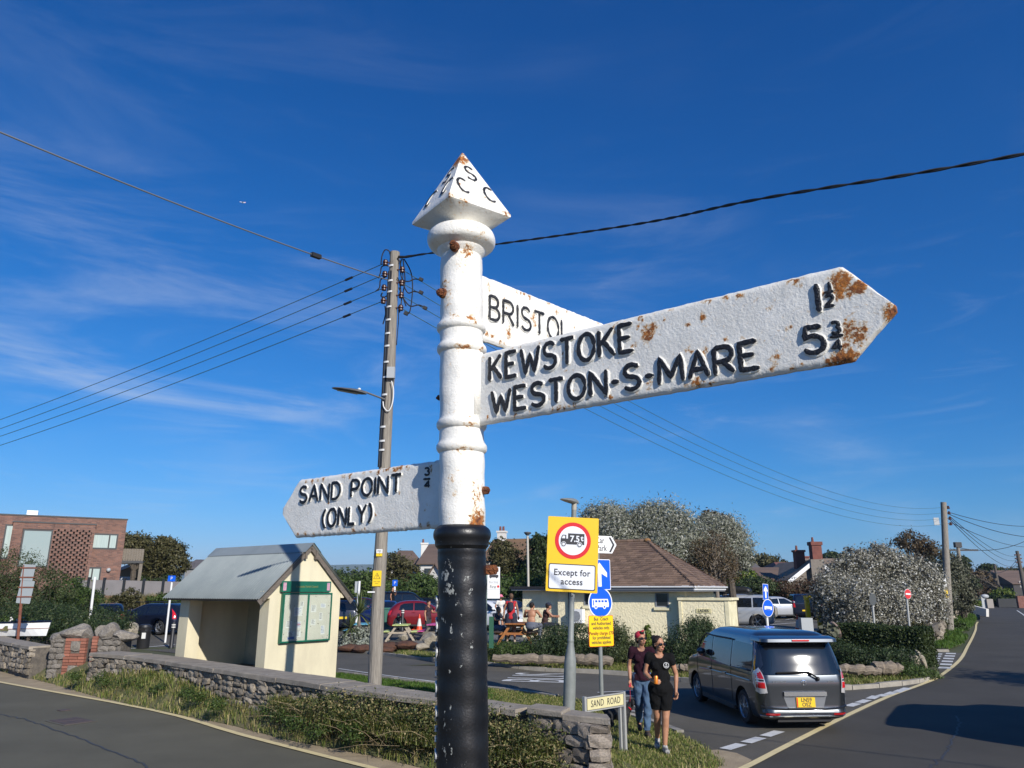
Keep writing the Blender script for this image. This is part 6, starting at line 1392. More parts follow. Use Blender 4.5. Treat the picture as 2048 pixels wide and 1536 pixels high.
plant('olive tree rising behind the grey timber balcony', [B(270,1095,60,35,28),B(250,1085,60,20,18),B(300,1105,60,20,25)], 9000, .09, 'olive', 'tree', 'tree', .3, .2, seed=10)
plant('rounded dark green tree with pale branches between the balcony and the shelter', [B(335,1105,56,34,28),B(325,1085,56,20,14),B(348,1130,56,28,25),B(310,1135,56,22,28)], 13000, .09, 'olive', 'tree', 'tree', .3, .2, m_barkp, seed=11)
plant('low bush beneath the pale branched tree beside the shelter roof', [B(330,1170,50,40,18),B(290,1168,52,30,12)], 5000, .08, 'dark', seed=12)
# behind the car park, centre
t_ = 'scrubby dark green hedge behind the parked cars '
plant(t_+'left of the wooden pole', [B(700,1172,66,35,18,3),B(735,1168,66,30,20,3),B(680,1180,66,30,14,3)], 9000, .12, 'mid', 'hedge', 'hedge', .3, seed=13)
plant(t_+'between the wooden pole and the black post', [B(790,1178,64,30,16,3),B(830,1180,64,35,16,3),B(870,1176,64,30,18,3),B(850,1165,66,30,12,3),B(770,1182,64,20,12,3)], 14000, .12, 'mid', 'hedge', 'hedge', .3, seed=14)
plant('round brownish bush beside the wooden pole below the brown roofs', [B(795,1140,72,32,34),B(815,1150,72,26,28),B(780,1125,72,20,20)], 10000, .11, 'olive', seed=15, zg=.3)
plant('thin dark hedgerow far off under the blue hill', [B(700,1153,180,60,9,6),B(760,1152,185,40,8,6),B(640,1155,180,50,8,6)], 5000, .4, 'dark', 'hedge', 'hedge', 0, seed=16)
plant('tree with thin crown standing before the orange brown roof', [B(1010,1120,56,34,36),B(1000,1095,56,22,20),B(1035,1145,56,30,28),B(985,1150,56,22,25)], 9000, .085, 'olive', 'tree', 'tree', .3, .16, seed=17, clump=22)
plant('dark green tree left of the yellow sign', [B(1085,1110,54,30,38),B(1070,1140,54,28,30),B(1110,1100,55,25,30),B(1075,1085,54,16,16)], 12000, .09, 'dark', 'tree', 'tree', .3, .18, seed=18)
plant('broad green bushes behind the parked cars right of the black post', [B(1000,1180,52,40,18,3),B(1045,1175,52,35,22,3),B(1085,1175,52,30,22,3)], 14000, .09, 'mid', 'hedge', 'hedge', .3, seed=19)
# silver trees behind the toilets
sg = 'silver leaved trees behind the toilets'
plant('leftmost silver leaved tree behind the toilets, beside the yellow sign', [B(1215,1045,44,50,36),B(1240,1070,43,50,40),B(1185,1070,44,34,40)], 30000, .085, 'silver', 'tree', 'tree', .45, .2, seed=20, group=sg, aspect=3.2, csize=.2, clump=32, shell=.45)
plant('tallest silver leaved tree above the toilet roof', [B(1320,1045,43,60,38),B(1290,1055,43,45,40),B(1360,1075,42,48,45),B(1330,1100,41,55,42),B(1400,1140,42,34,30)], 36000, .085, 'silver', 'tree', 'tree', .45, .25, seed=21, group=sg, aspect=3.2, csize=.2, clump=32, shell=.45)
plant('rounded silver and brown tree at the right of the toilet roof', [B(1440,1068,45,46,36),B(1470,1095,45,34,36),B(1425,1100,44,40,36),B(1480,1125,45,24,22),B(1420,1042,46,28,16)], 26000, .08, 'silver', 'tree', 'tree', .3, .2, seed=22, group=sg, aspect=3.2, csize=.2, clump=32, shell=.45)
plant('thin brown almost bare tree with many upright stems right of the tiled roof', [B(1430,1120,40,44,44),B(1400,1110,40,28,30),B(1455,1135,40,24,34),B(1430,1080,40,30,20)], 5200, .045, 'brown', 'tree', 'tree', .3, .1, m_barkp, seed=23, nstem=14, clump=9)
plant('brown topped tree peeping over the rounded silver tree', [B(1425,1040,50,26,16),B(1450,1048,50,20,14)], 3500, .09, 'brown', 'tree', 'tree', .3, .15, seed=24)
plant('bright green bush behind the cars under the grey bungalow roof', [B(1490,1155,72,22,14),B(1475,1165,70,20,10)], 4500, .12, 'lime', seed=25, zg=.3)
plant('long dark hedge behind the silver cars', [B(1470,1180,69,35,18,2),B(1520,1178,69,35,18,2),B(1500,1172,70,40,14,2)], 14000, .1, 'dark', 'hedge', 'hedge', .3, seed=26)
plant('reddish brown hedge in front of the pebbledash gable', [B(1570,1180,69,40,18,2),B(1615,1180,69,40,18,2),B(1645,1180,69,20,20,2)], 14000, .1, 'rust', 'hedge', 'hedge', .3, seed=27)
plant('far green tree above the red bungalow roof', [B(1525,1122,150,36,10),B(1550,1130,150,26,8),B(1495,1126,150,22,9)], 4500, .3, 'olive', 'tree', 'tree', 0, .3, seed=28)
plant('far dark tree behind the tan tiled roof', [B(1665,1114,160,24,7),B(1690,1122,160,14,6)], 2500, .3, 'dark', 'tree', 'tree', 0, .3, seed=29)
# the big white poplar scrub
plant('large white poplar thicket glittering with white leaves beside the right hand road', [B(1690,1160,41,48,42),B(1735,1140,41,36,40),B(1775,1128,41,34,40),B(1810,1150,41,44,42),B(1850,1165,41,38,40),B(1675,1135,41,16,20),B(1760,1112,41,12,22),B(1722,1112,41,14,18),B(1838,1132,41,16,16),B(1660,1190,40,34,40),B(1720,1200,39,60,40),B(1790,1205,39,60,40),B(1860,1190,42,30,34),B(1765,1108,42,30,18),B(1700,1112,41,22,16),B(1745,1100,42,10,16)], 100000, .05, 'white', 'shrub', 'thicket', .1, .05, m_barkp, seed=30, nstem=9, aspect=1.5, clump=26, csize=.17, shell=.3)
plant('bare topped brown tree rising behind the white poplar thicket', [B(1820,1080,60,34,18),B(1845,1092,60,30,16),B(1798,1085,60,16,8),B(1855,1105,60,24,14)], 3000, .085, 'brown', 'tree', 'tree', 0, .2, seed=31, clump=20, nstem=5)
plant('grey green willow like tree behind the right hand wooden pole', [B(1880,1135,62,45,34),B(1915,1160,64,30,34),B(1870,1170,60,40,34),B(1925,1190,66,16,25)], 20000, .1, 'grey', 'shrub', 'willow_bush', 0, .05, seed=32)
plant('dark tree top behind the slim crossarm pole', [B(1925,1128,90,14,16)], 1500, .16, 'dark', 'tree', 'tree', 0, .2, seed=33)
plant('weedy bush beside the stone wall near the right hand pole', [B(1870,1240,44,22,18),B(1848,1235,42,24,20),B(1835,1262,34,22,14)], 8000, .06, 'olive', seed=34)
plant('green weeds on the bank left of the right hand pole', [B(1870,1275,40,26,14),B(1915,1255,48,16,12),B(1850,1285,35,14,10)], 6000, .06, 'mid', seed=35)
# far right
plant('rust brown trees far down the right hand road', [B(1955,1165,150,26,20),B(1935,1150,140,16,14),B(1975,1175,150,16,14)], 7000, .28, 'brown', 'tree', 'tree', 0, .3, seed=36)
plant('dark pine like tree above the red roof at the far right', [B(1975,1142,170,16,12),B(1992,1146,170,12,9)], 4000, .3, 'dark', 'tree', 'tree', 0, .3, seed=37)
plant('olive tree belt on the horizon at the right edge', [B(2020,1150,190,30,11),B(2050,1150,190,30,11),B(2000,1152,190,16,9)], 5000, .35, 'olive', 'tree', 'tree', 0, .3, seed=38)
plant('bright green topped bushes round the foot of the distant pole', [B(2005,1190,128,20,11),B(2030,1195,125,18,9),B(1990,1196,125,12,9)], 6000, .2, 'lime', seed=39)
plant('dark green hedge at the bend of the right hand road', [B(2000,1204,118,26,9),B(2040,1206,116,24,9),B(1975,1203,118,12,9)], 6000, .2, 'dark', 'hedge', 'hedge', 0, seed=40)
plant('dark red shrub beyond the slim pole', [B(1943,1190,110,16,12),B(1955,1185,115,14,10)], 3500, .18, 'rust', seed=41)
plant('clipped green shrubs along the garden wall at the bend', [B(1937,1205,104,10,6),B(1952,1206,104,9,5)], 2500, .15, 'lime', seed=42)
plant('dark rounded evergreen in the garden at the bend', [B(1948,1172,120,12,14)], 2500, .2, 'dark', seed=43)
# trimmed hedge and island planting
hA, hB_, hC_ = P(1660,1300,26.5), P(1848,1300,24.6), P(1862,1290,27.5)
def boxhedge(label, a, b, w, z0, z1, n, leaf, size=.035, seed=1):
    a, b = Vector((a.x, a.y, 0)), Vector((b.x, b.y, 0)); d = (b-a); L = d.length; d.normalize(); nr = Vector((-d.y, d.x, 0)); t = thing('hedge', label, 'hedge', (a.x, a.y, z0)); r = np.random.default_rng(seed)
    H = z1-z0; f = r.choice(4, n, p=[.4,.42,.1,.08]); u, v = r.random(n), r.random(n); X = np.where(f < 2, u*L, np.where(f == 2, L, u*L)); Y = np.where(f == 0, 0, np.where(f == 1, v*w, np.where(f == 2, v*w, w))); Z = np.where(f == 1, H, np.where(f == 0, v*H, np.where(f == 2, u*H, v*H)))
    X += r.normal(0, .035, n); Y += r.normal(0, .035, n); Z += r.normal(0, .035, n)+.04*np.sin(X*2.2)
    p = np.c_[X*d.x+Y*nr.x, X*d.y+Y*nr.y, Z]; nrm = r.normal(size=(n,3))+np.where((f == 1)[:,None], [0,0,1.2], [-nr.x*1.2,-nr.y*1.2,.3]); nrm /= np.linalg.norm(nrm, axis=1)[:,None]
    q = np.cross(nrm, r.normal(size=(n,3))); q /= np.linalg.norm(q, axis=1)[:,None]; e = np.cross(nrm, q); s = (size*(.6+.8*r.random(n)))[:,None]
    V = np.stack([p-q*s, p-e*s*.6, p+q*s, p+e*s*.6], 1).reshape(-1,3); link('foliage', npmesh('foliage', V, np.arange(n*4).reshape(-1,4), LM[leaf]), t, kind='stuff')
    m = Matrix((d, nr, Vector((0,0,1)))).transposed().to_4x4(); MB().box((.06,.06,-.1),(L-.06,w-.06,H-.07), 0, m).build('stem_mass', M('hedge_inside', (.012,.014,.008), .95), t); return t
boxhedge('clipped dark green box hedge on the island to the right of the van', hA, hB_, 1.3, .05, P(1750,1256,25.5).z, 30000, 'dark', seed=2)
cg = 'low conifers planted on the island'
for lab, bl, n, lf, s in (
 ('low dark conifer in front of the toilets, left of the lamp column', [B(1085,1290,26,38,18,1.2),B(1110,1272,27,28,22,1.2)], 9000, 'conif', 50),
 ('dark conifer between the lamp column and the bus sign post', [B(1160,1275,26.5,38,26,1.2),B(1130,1290,26,30,18,1)], 10000, 'conif', 51),
 ('rosemary like bush with upright shoots right of the bus sign post', [B(1230,1268,26,26,30,1.2),B(1215,1295,25.5,30,16,1),B(1245,1285,26,22,20,1)], 9000, 'feath', 52),
 ('large rounded conifer behind the two women and the van', [B(1375,1285,25.5,46,34,1.4),B(1400,1262,26,28,28,1.4),B(1350,1300,25,30,20,1),B(1400,1300,25,35,25,1)], 20000, 'conif', 53),
 ('low green shrub behind the driftwood at the bus stop', [B(1010,1295,26,34,11,1),B(1050,1298,26,25,10,1)], 5500, 'mid', 54),
 ('dark loose shrub in front of the clipped hedge', [B(1700,1312,24,34,16,1),B(1745,1315,23.5,36,16,1),B(1790,1312,23.5,30,14,1),B(1680,1300,24,20,18,.8)], 16000, 'conif', 55),
 ('leafy weed clump at the right hand tip of the island', [B(1808,1345,22.3,30,14,.7),B(1840,1348,22.6,24,12,.6),B(1860,1352,22.9,14,7,.5)], 9000, 'mid', 56)):
    plant(lab, bl, n, .035, lf, seed=s, zg=gz(bl[0][0][0], bl[0][0][1]), aspect=2.6, clump=20, group=cg if lf == 'conif' else None)
r = np.random.default_rng(5)
pts = scatter([(P(1225,1270,26).x,25.8),(P(1250,1270,26).x,25.8),(P(1250,1270,26).x,26.6),(P(1225,1270,26).x,26.6)], 260, lambda x, y: .5); blades('upright_shoots', pts, (.5,1.2), .015, LM['feath'], .35, label='upright rosemary shoots against the roughcast wall beside the bus post', cat='shrub')
pts = scatter([(P(1385,1270,25.5).x,25.2),(P(1425,1270,25.5).x,25.2),(P(1425,1270,25.5).x,26.2),(P(1385,1270,25.5).x,26.2)], 420, lambda x, y: .9); blades('upright_shoots', pts, (.5,1.1), .014, LM['feath'], .3, label='upright shoots on top of the large conifer by the LADIES sign', cat='shrub')
plant('small yellow green bush between the two women', [B(1292,1280,25,12,20,.4),B(1296,1262,25,6,14,.3)], 1600, .035, 'lime', seed=57, zg=.2, nstem=2)
plant('big leaved grey green plant left of the clipped hedge', [B(1658,1272,25.5,20,15,.6),B(1645,1262,25.5,10,8,.4)], 900, .11, 'grey', seed=58, zg=.3, aspect=1.3)
plant('silvery santolina mound in the bed behind the shelter', [B(700,1278,33,18,12,.8),B(722,1268,33,18,12,.8),B(730,1288,32.5,14,9,.6),B(690,1290,32.5,10,7,.5)], 6000, .05, 'sage', seed=59, csize=.22)
# cordylines
def cordyline(label, u, vb, vc, y, n, L, seed, zg=.1):
    b, c = P(u, vb, y), P(u, vc, y); t = thing('cordyline', label, 'palm', (b.x, y, zg)); h = c.z-zg; MB().tube([(0,0,-.05),(.03,0,h*.5),(0,0,h)], [.09,.07,.05], 8).build('trunk', m_barkp, t, True)
    r = random.Random(seed); mb = MB()
    for i in range(n):
        az = r.uniform(0, 2*PI); el = R(r.uniform(-25, 88)); d = Vector((math.cos(az)*math.cos(el), math.sin(az)*math.cos(el), math.sin(el))); l = L*r.uniform(.7, 1.1); s = d.cross(Vector((0,0,1))).normalized() if abs(d.z) < .99 else Vector((1,0,0)); vs = []
        for k, (f, w) in enumerate(((0,.012),(.35,.024),(.7,.018),(1,.002))): p = Vector((0,0,h))+d*l*f+Vector((0,0,-l*.32*f*f*math.cos(el))); vs += [p-s*w, p+s*w]
        mb.add(vs, [(0,1,3,2),(2,3,5,4),(4,5,7,6)])
    mb.build('leaf_rosette', leafmat('leaf_cordyline', [(0,(.06,.09,.03)),(.6,(.11,.14,.05)),(1,(.2,.2,.09))]), t, kind='stuff')
cordyline('taller spiky cordyline palm left of the wooden pole', 716, 1278, 1228, 33, 120, .95, 1); cordyline('smaller spiky cordyline palm beside the shelter wall', 699, 1284, 1256, 32.5, 90, .62, 2)
# brambles and dead growth hanging over the wall
Wp = lambda i: Vector((WF[i].x, WF[i].y, 0))
bl = []
for i, p in enumerate(WF):
    if p.x > -3.9:
        f = sst(-3.9, -2.6, p.x)*(1-.25*sst(-.2, 1.2, p.x)); bl.append(((p.x-.08, p.y-.08, .42+.08*f), (.28,.17,.12+.22*f), 1)); 0
bl = [b for b in bl if b[0][0] < .62]
br = thing('bramble_bank', 'tangled brambles and dead stems growing against the stone wall behind the black post', 'shrub', (0,0,0)); leaves('foliage', bl, 26000, .018, LM['bram'], br, seed=61, zmin=.05, clump=30, csize=.3, shell=.4)
mb = MB(); rb = random.Random(6)
for i in range(170):
    b = rb.choice(bl)[0]; a = Vector((b[0]+rb.gauss(0,.15), b[1]+rb.gauss(0,.12)-.05, rb.uniform(.1,.5))); d = Vector((rb.gauss(0,.3), rb.gauss(0,.25)-.1, rb.uniform(-.1,.35))); mb.tube([a, a+d*.5+Vector((0,0,.05)), a+d], [.0035,.003,.0015], 3, cap=False)
mb.build('dead_stems', M('dead_stem', (.26,.2,.12), .9, col2=(.15,.11,.06), scale=5), br, kind='stuff')
pts = scatter([(-4.4,14.6),(-3.4,13.4),(-1.4,11.7),(.3,10.35),(.75,10.4),(.2,11.1),(-1.1,12.2),(-3.2,14.2)], 7000, lambda x, y: .12+.30*(1-sst(.0, .5, pdist(x, y, WALLLINE))))
blades('tall_grass', pts, (.15,.34), .006, m_blade, 1.1, label='long straw and green grass growing through the brambles on the wall', cat='grass', cl=4)
bl = [((x, y, z), (rx,.22,rz), 1) for x, y, z, rx, rz in ((.25,10.85,.35,.3,.38),(.5,10.45,.25,.3,.28),(.0,10.75,.2,.3,.25),(.75,10.2,.12,.25,.15),(-.35,11.0,.3,.3,.3))]
br2 = thing('bramble_clump', 'leafy bramble clump hiding the left side of the end block of the wall', 'shrub', (0,0,0)); leaves('foliage', bl, 15000, .016, LM['bram'], br2, seed=62, zmin=.0, clump=25, csize=.3, shell=.4)
# bits of weed along the verge
bl = [((p.x+random.uniform(-.4,.2), p.y-random.uniform(.2,.5), .3+random.uniform(0,.1)), (.16,.16,.10), 1) for p in WF[::2] for _ in range(2) if p.x < -2]
leaves('verge_weeds', bl, 9000, .018, LM['mid'], None, seed=63, zmin=.02, clump=20, csize=.35, label='small leafy weeds scattered in the verge grass', cat='weeds')
# ------------------------------------------------------------------ driftwood, rocks, bark mulch
m_drift = M('driftwood', (.27,.22,.165), .9, col2=(.15,.12,.09), scale=5, sv=(1,6,6), bump=.6, bscale=12); m_mulch2 = M('bark_mulch', (.13,.055,.03), .95, col2=(.07,.035,.02), scale=9, bump=1, bscale=25)
def log(label, a, b, y0, y1, r, seed):
    p, q = P(*a, y0), P(*b, y1); rr = random.Random(seed); n = 14; pts = [p.lerp(q, i/n)+Vector((0, rr.uniform(-.03,.03), rr.uniform(-.03,.03))) for i in range(n+1)]; o = p.copy()
    MB().tube([x-o for x in pts], [r*(.7+.3*math.sin(PI*(i+.6)/(n+1)))*rr.uniform(.93,1.07) for i in range(n+1)], 9).build('driftwood_log', m_drift, None, True, label=label, cat='log', loc=o)
log('long weathered driftwood log along the island behind the bus stop pole', (985,1316), (1130,1319), 24.9, 24.4, .14, 1); log('thick driftwood log ending beneath the yellow penalty plate', (1140,1317), (1224,1322), 24.6, 24.2, .16, 2)
log('pale driftwood log left of the van and behind the women', (1352,1335), (1402,1336), 22.7, 22.4, .10, 3); log('long pale driftwood log right of the van', (1675,1336), (1762,1343), 21.6, 21.4, .13, 4); log('short thick bleached driftwood log beside the leafy tip of the island', (1748,1336), (1800,1337), 21.9, 21.9, .18, 5)
boulder('boulder', P(1828,1325,23.4), (.16,.2,.3), 31, 'left of the upright pale rocks at the end of the clipped hedge', mat=m_paleb, cat='rock'); boulder('boulder', P(1842,1322,23.6), (.14,.2,.34), 32, 'right of the upright pale rocks at the end of the clipped hedge', mat=m_paleb, cat='rock')
boulder('boulder', P(1672,1263,26.4), (.26,.3,.36), 33, 'pointed pinkish rock above the roof of the van', mat=M('pink_rock', (.28,.2,.17), .9, col2=(.16,.12,.1), scale=4, bump=.8), cat='rock')
boulder('boulder', P(862,1280,31.5), (.42,.4,.36), 34, 'largest pale limestone rock at the foot of the man in black', mat=m_paleb, cat='rock'); boulder('boulder', P(842,1294,31), (.36,.3,.18), 35, 'flat pale limestone rock next to the brown mulch', mat=m_paleb, cat='rock'); boulder('boulder', P(880,1290,30.8), (.2,.25,.42), 36, 'upright pale limestone rock against the black post', mat=m_paleb, cat='rock')
boulder('boulder', P(806,1275,35.5), (.28,.25,.16), 37, 'small pale rock under the lime green picnic table', mat=m_paleb, cat='rock'); boulder('boulder', P(1525,1245,44), (.5,.3,.2), 38, 'pale log like rock by the car park entrance', mat=m_paleb, cat='rock')
bl = [(P(u, v, y), (a, .5, b)) for u, v, y, a, b in ((700,1296,31.8,.55,.14),(730,1298,31.5,.5,.16),(780,1293,31.3,.6,.16),(815,1290,31.2,.5,.15),(765,1300,30.8,.5,.12))]
mu = thing('mulch_heap', 'red brown bark mulch spread along the planted bed by the pole', 'mulch', (0,0,0)); mb = MB()
for c, s in bl: mb.ball(c, s, nu=14, nv=8)
me = mb.mesh('mulch', m_mulch2, True)
for v in me.vertices: v.co += Vector((random.uniform(-.04,.04), random.uniform(-.04,.04), random.uniform(-.03,.03)))
link('mulch_surface', me, mu, kind='stuff')
# far hill across the water
vs = []; fs = []; N = 90; rh = np.random.default_rng(3); prof = np.interp(np.arange(N+1), np.arange(0, N+1, 6), rh.random(16)*.35+.55)
for i in range(N+1):
    x = -5200+10400*i/N; h = 128*prof[i]*(1.0 if -3200 < x < 3500 else .8)+3*math.sin(i*1.7)
    if -1100 < x < -300: h = 118+10*math.sin((x+1100)/260)
    vs += [(x, 3900, -1), (x, 4200, h), (x, 4700, -1)]
for i in range(N): a = i*3; fs += [(a, a+3, a+4, a+1), (a+1, a+4, a+5, a+2)]
MB().add(vs, fs).build('hills', M('far_hill', (.05,.075,.04), .95, col2=(.09,.09,.05), scale=.004), None, True, kind='structure')
for v in bpy.data.objects['hills'].data.vertices: v.co.y *= .93
# ------------------------------------------------------------------ vehicles
def paint(name, c, metal=.4, rough=.32): return M(name, c, rough, metal, coat=.8, spec=.5)
m_tyre = M('tyre_rubber', (.014,.014,.015), .8); m_rim = M('alloy_rim', (.42,.43,.45), .3, .8); m_cgl = M('tinted_glass', (.008,.010,.013), .03, spec=1.0); m_trimb = M('car_black_trim', (.012,.012,.013), .5); m_chrome = M('chrome', (.7,.72,.75), .12, 1)
m_tail = M('tail_light_red', (.55,.015,.02), .12, coat=1); m_tailw = M('tail_light_clear', (.62,.60,.60), .12, .3, coat=1); m_head = M('headlight_clear', (.6,.62,.65), .08, .5, coat=1); m_npy = M('rear_plate_yellow', (.80,.52,.02), .4); m_amb = M('amber_lens', (.7,.3,.02), .2)
class CarShape:
    def __init__(s, lv): s.lv = lv
    def at(s, z):
        lv = s.lv
        if z <= lv[0][0]: return lv[0][1:]
        for a, b in zip(lv, lv[1:]):
            if z <= b[0]:
                t = (z-a[0])/(b[0]-a[0]); return tuple(p+(q-p)*t for p, q in zip(a[1:], b[1:]))
        return lv[-1][1:]
    def hw(s, x, z):
        xr, xf, w, rr, rf = s.at(z)
        if x < xr+rr: d = max(0, rr*rr-(xr+rr-x)**2); return w-rr+math.sqrt(d)
        if x > xf-rf: d = max(0, rf*rf-(x-xf+rf)**2); return w-rf+math.sqrt(d)
        return w
    def rx(s, y, z):
        xr, xf, w, rr, rf = s.at(z); y = abs(y)
        return xr if y <= w-rr else xr+rr-math.sqrt(max(0, rr*rr-(y-w+rr)**2))
    def fx(s, y, z):
        xr, xf, w, rr, rf = s.at(z); y = abs(y)
        return xf if y <= w-rf else xf-rf+math.sqrt(max(0, rf*rf-(y-w+rf)**2))
    def body(s, mat, arches, wr, n=7, ns=9):
        rings = []
        zs = []
        for a, b in zip(s.lv, s.lv[1:]):
            k = max(1, int((b[0]-a[0])/.06)); zs += [a[0]+(b[0]-a[0])*i/k for i in range(k)]
        zs.append(s.lv[-1][0])
        for z in zs:
            xr, xf, w, rr, rf = s.at(z); ring = []
            def corner(cx, cy, r, a0):
                for k in range(n+1): a = R(a0+90*k/n); ring.append((cx+r*math.cos(a), cy+r*math.sin(a), z))
            corner(xf-rf, w-rf, rf, 0)
            for k in range(1, ns): ring.append((xf-rf+(xr+rr-xf+rf)*k/ns, w, z))
            corner(xr+rr, w-rr, rr, 90); 
            for k in range(1, 4): ring.append((xr, (w-rr)*(1-2*k/4), z))
            corner(xr+rr, -w+rr, rr, 180)
            for k in range(1, ns): ring.append((xr+rr+(xf-rf-xr-rr)*k/ns, -w, z))
            corner(xf-rf, -w+rf, rf, 270)
            for k in range(1, 4): ring.append((xf, -(w-rf)*(1-2*k/4), z))
            rings.append(ring)
        m = len(rings[0]); vs = [p for r in rings for p in r]; fs = [(i*m+k, i*m+(k+1) % m, (i+1)*m+(k+1) % m, (i+1)*m+k) for i in range(len(rings)-1) for k in range(m)]
        fs += [tuple(range(m-1, -1, -1)), tuple((len(rings)-1)*m+k for k in range(m))]
        me = MB().add(vs, fs).mesh('body', mat); bm = bmesh.new(); bm.from_mesh(me); bmesh.ops.recalc_face_normals(bm, faces=bm.faces); bm.to_mesh(me); bm.free()
        o = link('tmp_body', me); cut = MB()
        for x in arches:
            cut.lathe([(wr+.06,-1.2),(wr+.06,1.2)], 28, 0, Matrix.Translation((x,0,wr+.01))@Matrix.Rotation(PI/2,4,'X'))
        cme = cut.mesh('cut', mat); bm = bmesh.new(); bm.from_mesh(cme); bmesh.ops.recalc_face_normals(bm, faces=bm.faces); bm.to_mesh(cme); bm.free(); c = link('tmp_cut', cme)
        md = o.modifiers.new('b', 'BOOLEAN'); md.object = c; md.operation = 'DIFFERENCE'; md.solver = 'EXACT'; r = evalmesh(o); bpy.data.objects.remove(o); bpy.data.objects.remove(c)
        r.polygons.foreach_set('use_smooth', [True]*len(r.polygons)); r.set_sharp_from_angle(angle=R(38)); r.materials.clear(); r.materials.append(mat); return r
def patchmesh(poly, f, mat, step=.12, name='patch'):
    """poly in a plane (a, b); f maps (a, b) to a point on the car"""
    pts = []
    for i in range(len(poly)):
        a, b = Vector(poly[i]), Vector(poly[(i+1) % len(poly)]); n = max(1, int((b-a).length/step)); pts += [a.lerp(b, k/n) for k in range(n)]
    ne = len(pts); ring = [(p.x, p.y) for p in pts]; x0, x1 = min(p[0] for p in ring), max(p[0] for p in ring); y0, y1 = min(p[1] for p in ring), max(p[1] for p in ring); y = y0+step/2
    while y < y1:
        x = x0+step/2
        while x < x1:
            if inpoly(x, y, ring): pts.append(Vector((x, y)))
            x += step
        y += step
    r = geometry.delaunay_2d_cdt(pts, [], [list(range(ne))], 1, 1e-5); me = bpy.data.meshes.new(name); me.from_pydata([tuple(f(p.x, p.y)) for p in r[0]], [], [tuple(q) for q in r[2]]); me.materials.append(mat)
    me.polygons.foreach_set('use_smooth', [True]*len(me.polygons)); me.update(); return me
def make_wheel(parent, x, y, r, side, nsp=10, detail=True):
    m = Matrix.Translation((0,0,0))@Matrix.Rotation(PI/2*(-side if True else 1), 4, 'X'); mb = MB()
    mb.lathe([(r*.66,-.1),(r*.9,-.1),(r*.985,-.07),(r,0),(r*.985,.07),(r*.92,.095),(r*.68,.095),(r*.66,.06)], 32, 0, m, cap=False); w = mb.build('wheel', m_tyre, parent, True, loc=(x, y, r))
    rb = MB().lathe([(r*.60,.0),(r*.64,.02),(r*.68,.085),(r*.66,.10),(r*.62,.075)], 28, 0, m, cap=False)
    for k in range(nsp):
        a = 2*PI*k/nsp
        if nsp == 10: a += (.10 if k % 2 else -.10)
        d = m@Vector((math.cos(a), math.sin(a), 0)); out = m.to_3x3()@Vector((0,0,1)); rb.bar(d*r*.1+out*.08, d*r*.63+out*.07, r*.085, .02, up=out)
    rb.lathe([(r*.16,.06),(r*.15,.1),(r*.1,.105)], 14, 0, m); MB().lathe([(r*.66,-.02),(r*.66,0)], 24, 0, m).build('wheel_well', m_trimb, w); rb.build('rim', m_rim, w); return w
def make_car(label, pm, lv, wb, wr, sides, rearwin, shield, tails, heads, detail=True, plate='AB', nsp=5, cat='car', kind='car', rails=False, hoodz=None):
    cs = CarShape(lv); t = thing(kind, label, cat); xa = (-wb/2+lv[2][1]*0, wb/2)
    t['x'] = 0; del t['x']
    link('body', cs.body(pm, (-wb/2, wb/2), wr), t)
    w = lv[2][3]
    MB().box((-wb/2-.55,-w+.12,.2),(wb/2+.5,w-.12,.6)).build('underside', m_trimb, t)
    for x in (-wb/2, wb/2):
        for s in (-1, 1): make_wheel(t, x, s*(w-.105), wr, s, nsp)
    for poly in sides:
        for s in (-1, 1): link('side_window', patchmesh(poly, lambda x, z: (x, s*(cs.hw(x, z)+.006), z), m_cgl), t)
    link('rear_window', patchmesh(rearwin, lambda y, z: (cs.rx(y, z)-.006-.02*(1-(y/.85)**2), y, z), m_cgl), t)
    link('windscreen', patchmesh(shield, lambda y, z: (cs.fx(y, z)+.006, y, z), m_cgl), t)
    for poly in tails:
        for s in (-1, 1): link('tail_light', patchmesh([(y*s, z) for y, z in poly], lambda y, z: (lambda c: (cs.rx(c, z)-.012, c*1.01, z))(max(-cs.at(z)[2]+.02, min(cs.at(z)[2]-.02, y))), m_tail, .05), t)
    for poly in heads:
        for s in (-1, 1): link('headlight', patchmesh([(y*s, z) for y, z in poly], lambda y, z: (lambda c: (cs.fx(c, z)+.01, c*1.01, z))(max(-cs.at(z)[2]+.02, min(cs.at(z)[2]-.02, y))), m_head, .06), t)
    x = cs.rx(0, .62)-.012; MB().box((x-.01,-.26,.56),(x,.26,.67)).build('rear_plate', m_npy, t); x = cs.fx(0, .42); MB().box((x,-.26,.37),(x+.02,.26,.48)).build('front_plate', m_wsign, t)
    for s in (-1, 1):
        x = wb/2-.75; z = sides[0][0][1]+.12; MB().ball((x, s*(w+.08), z), (.07,.10,.07)).bar((x,s*(w-.1),z-.04),(x,s*(w+.04),z-.03),.04,.03).build('wing_mirror', pm if detail else m_trimb, t)
        for hx_ in (-.55, .4): MB().box((hx_-.09, s*(cs.hw(hx_, .86))-.01, .85), (hx_+.09, s*(cs.hw(hx_, .86)+.03), .88)).build('door_handle', pm, t)
        MB().bar((-wb/2+wr+.1,s*(w-.02),.24),(wb/2-wr-.1,s*(w-.02),.24),.05,.08).build('sill', m_trimb, t)
        if rails: MB().tube([(-1.3,s*.55,lv[-2][0]+.0),(-1.2,s*.55,lv[-1][0]+.06),(.6,s*.55,lv[-1][0]+.06),(.7,s*.55,lv[-2][0]+.0)], .02, 6).build('roof_rail', m_trimb, t, True)
    return t, cs
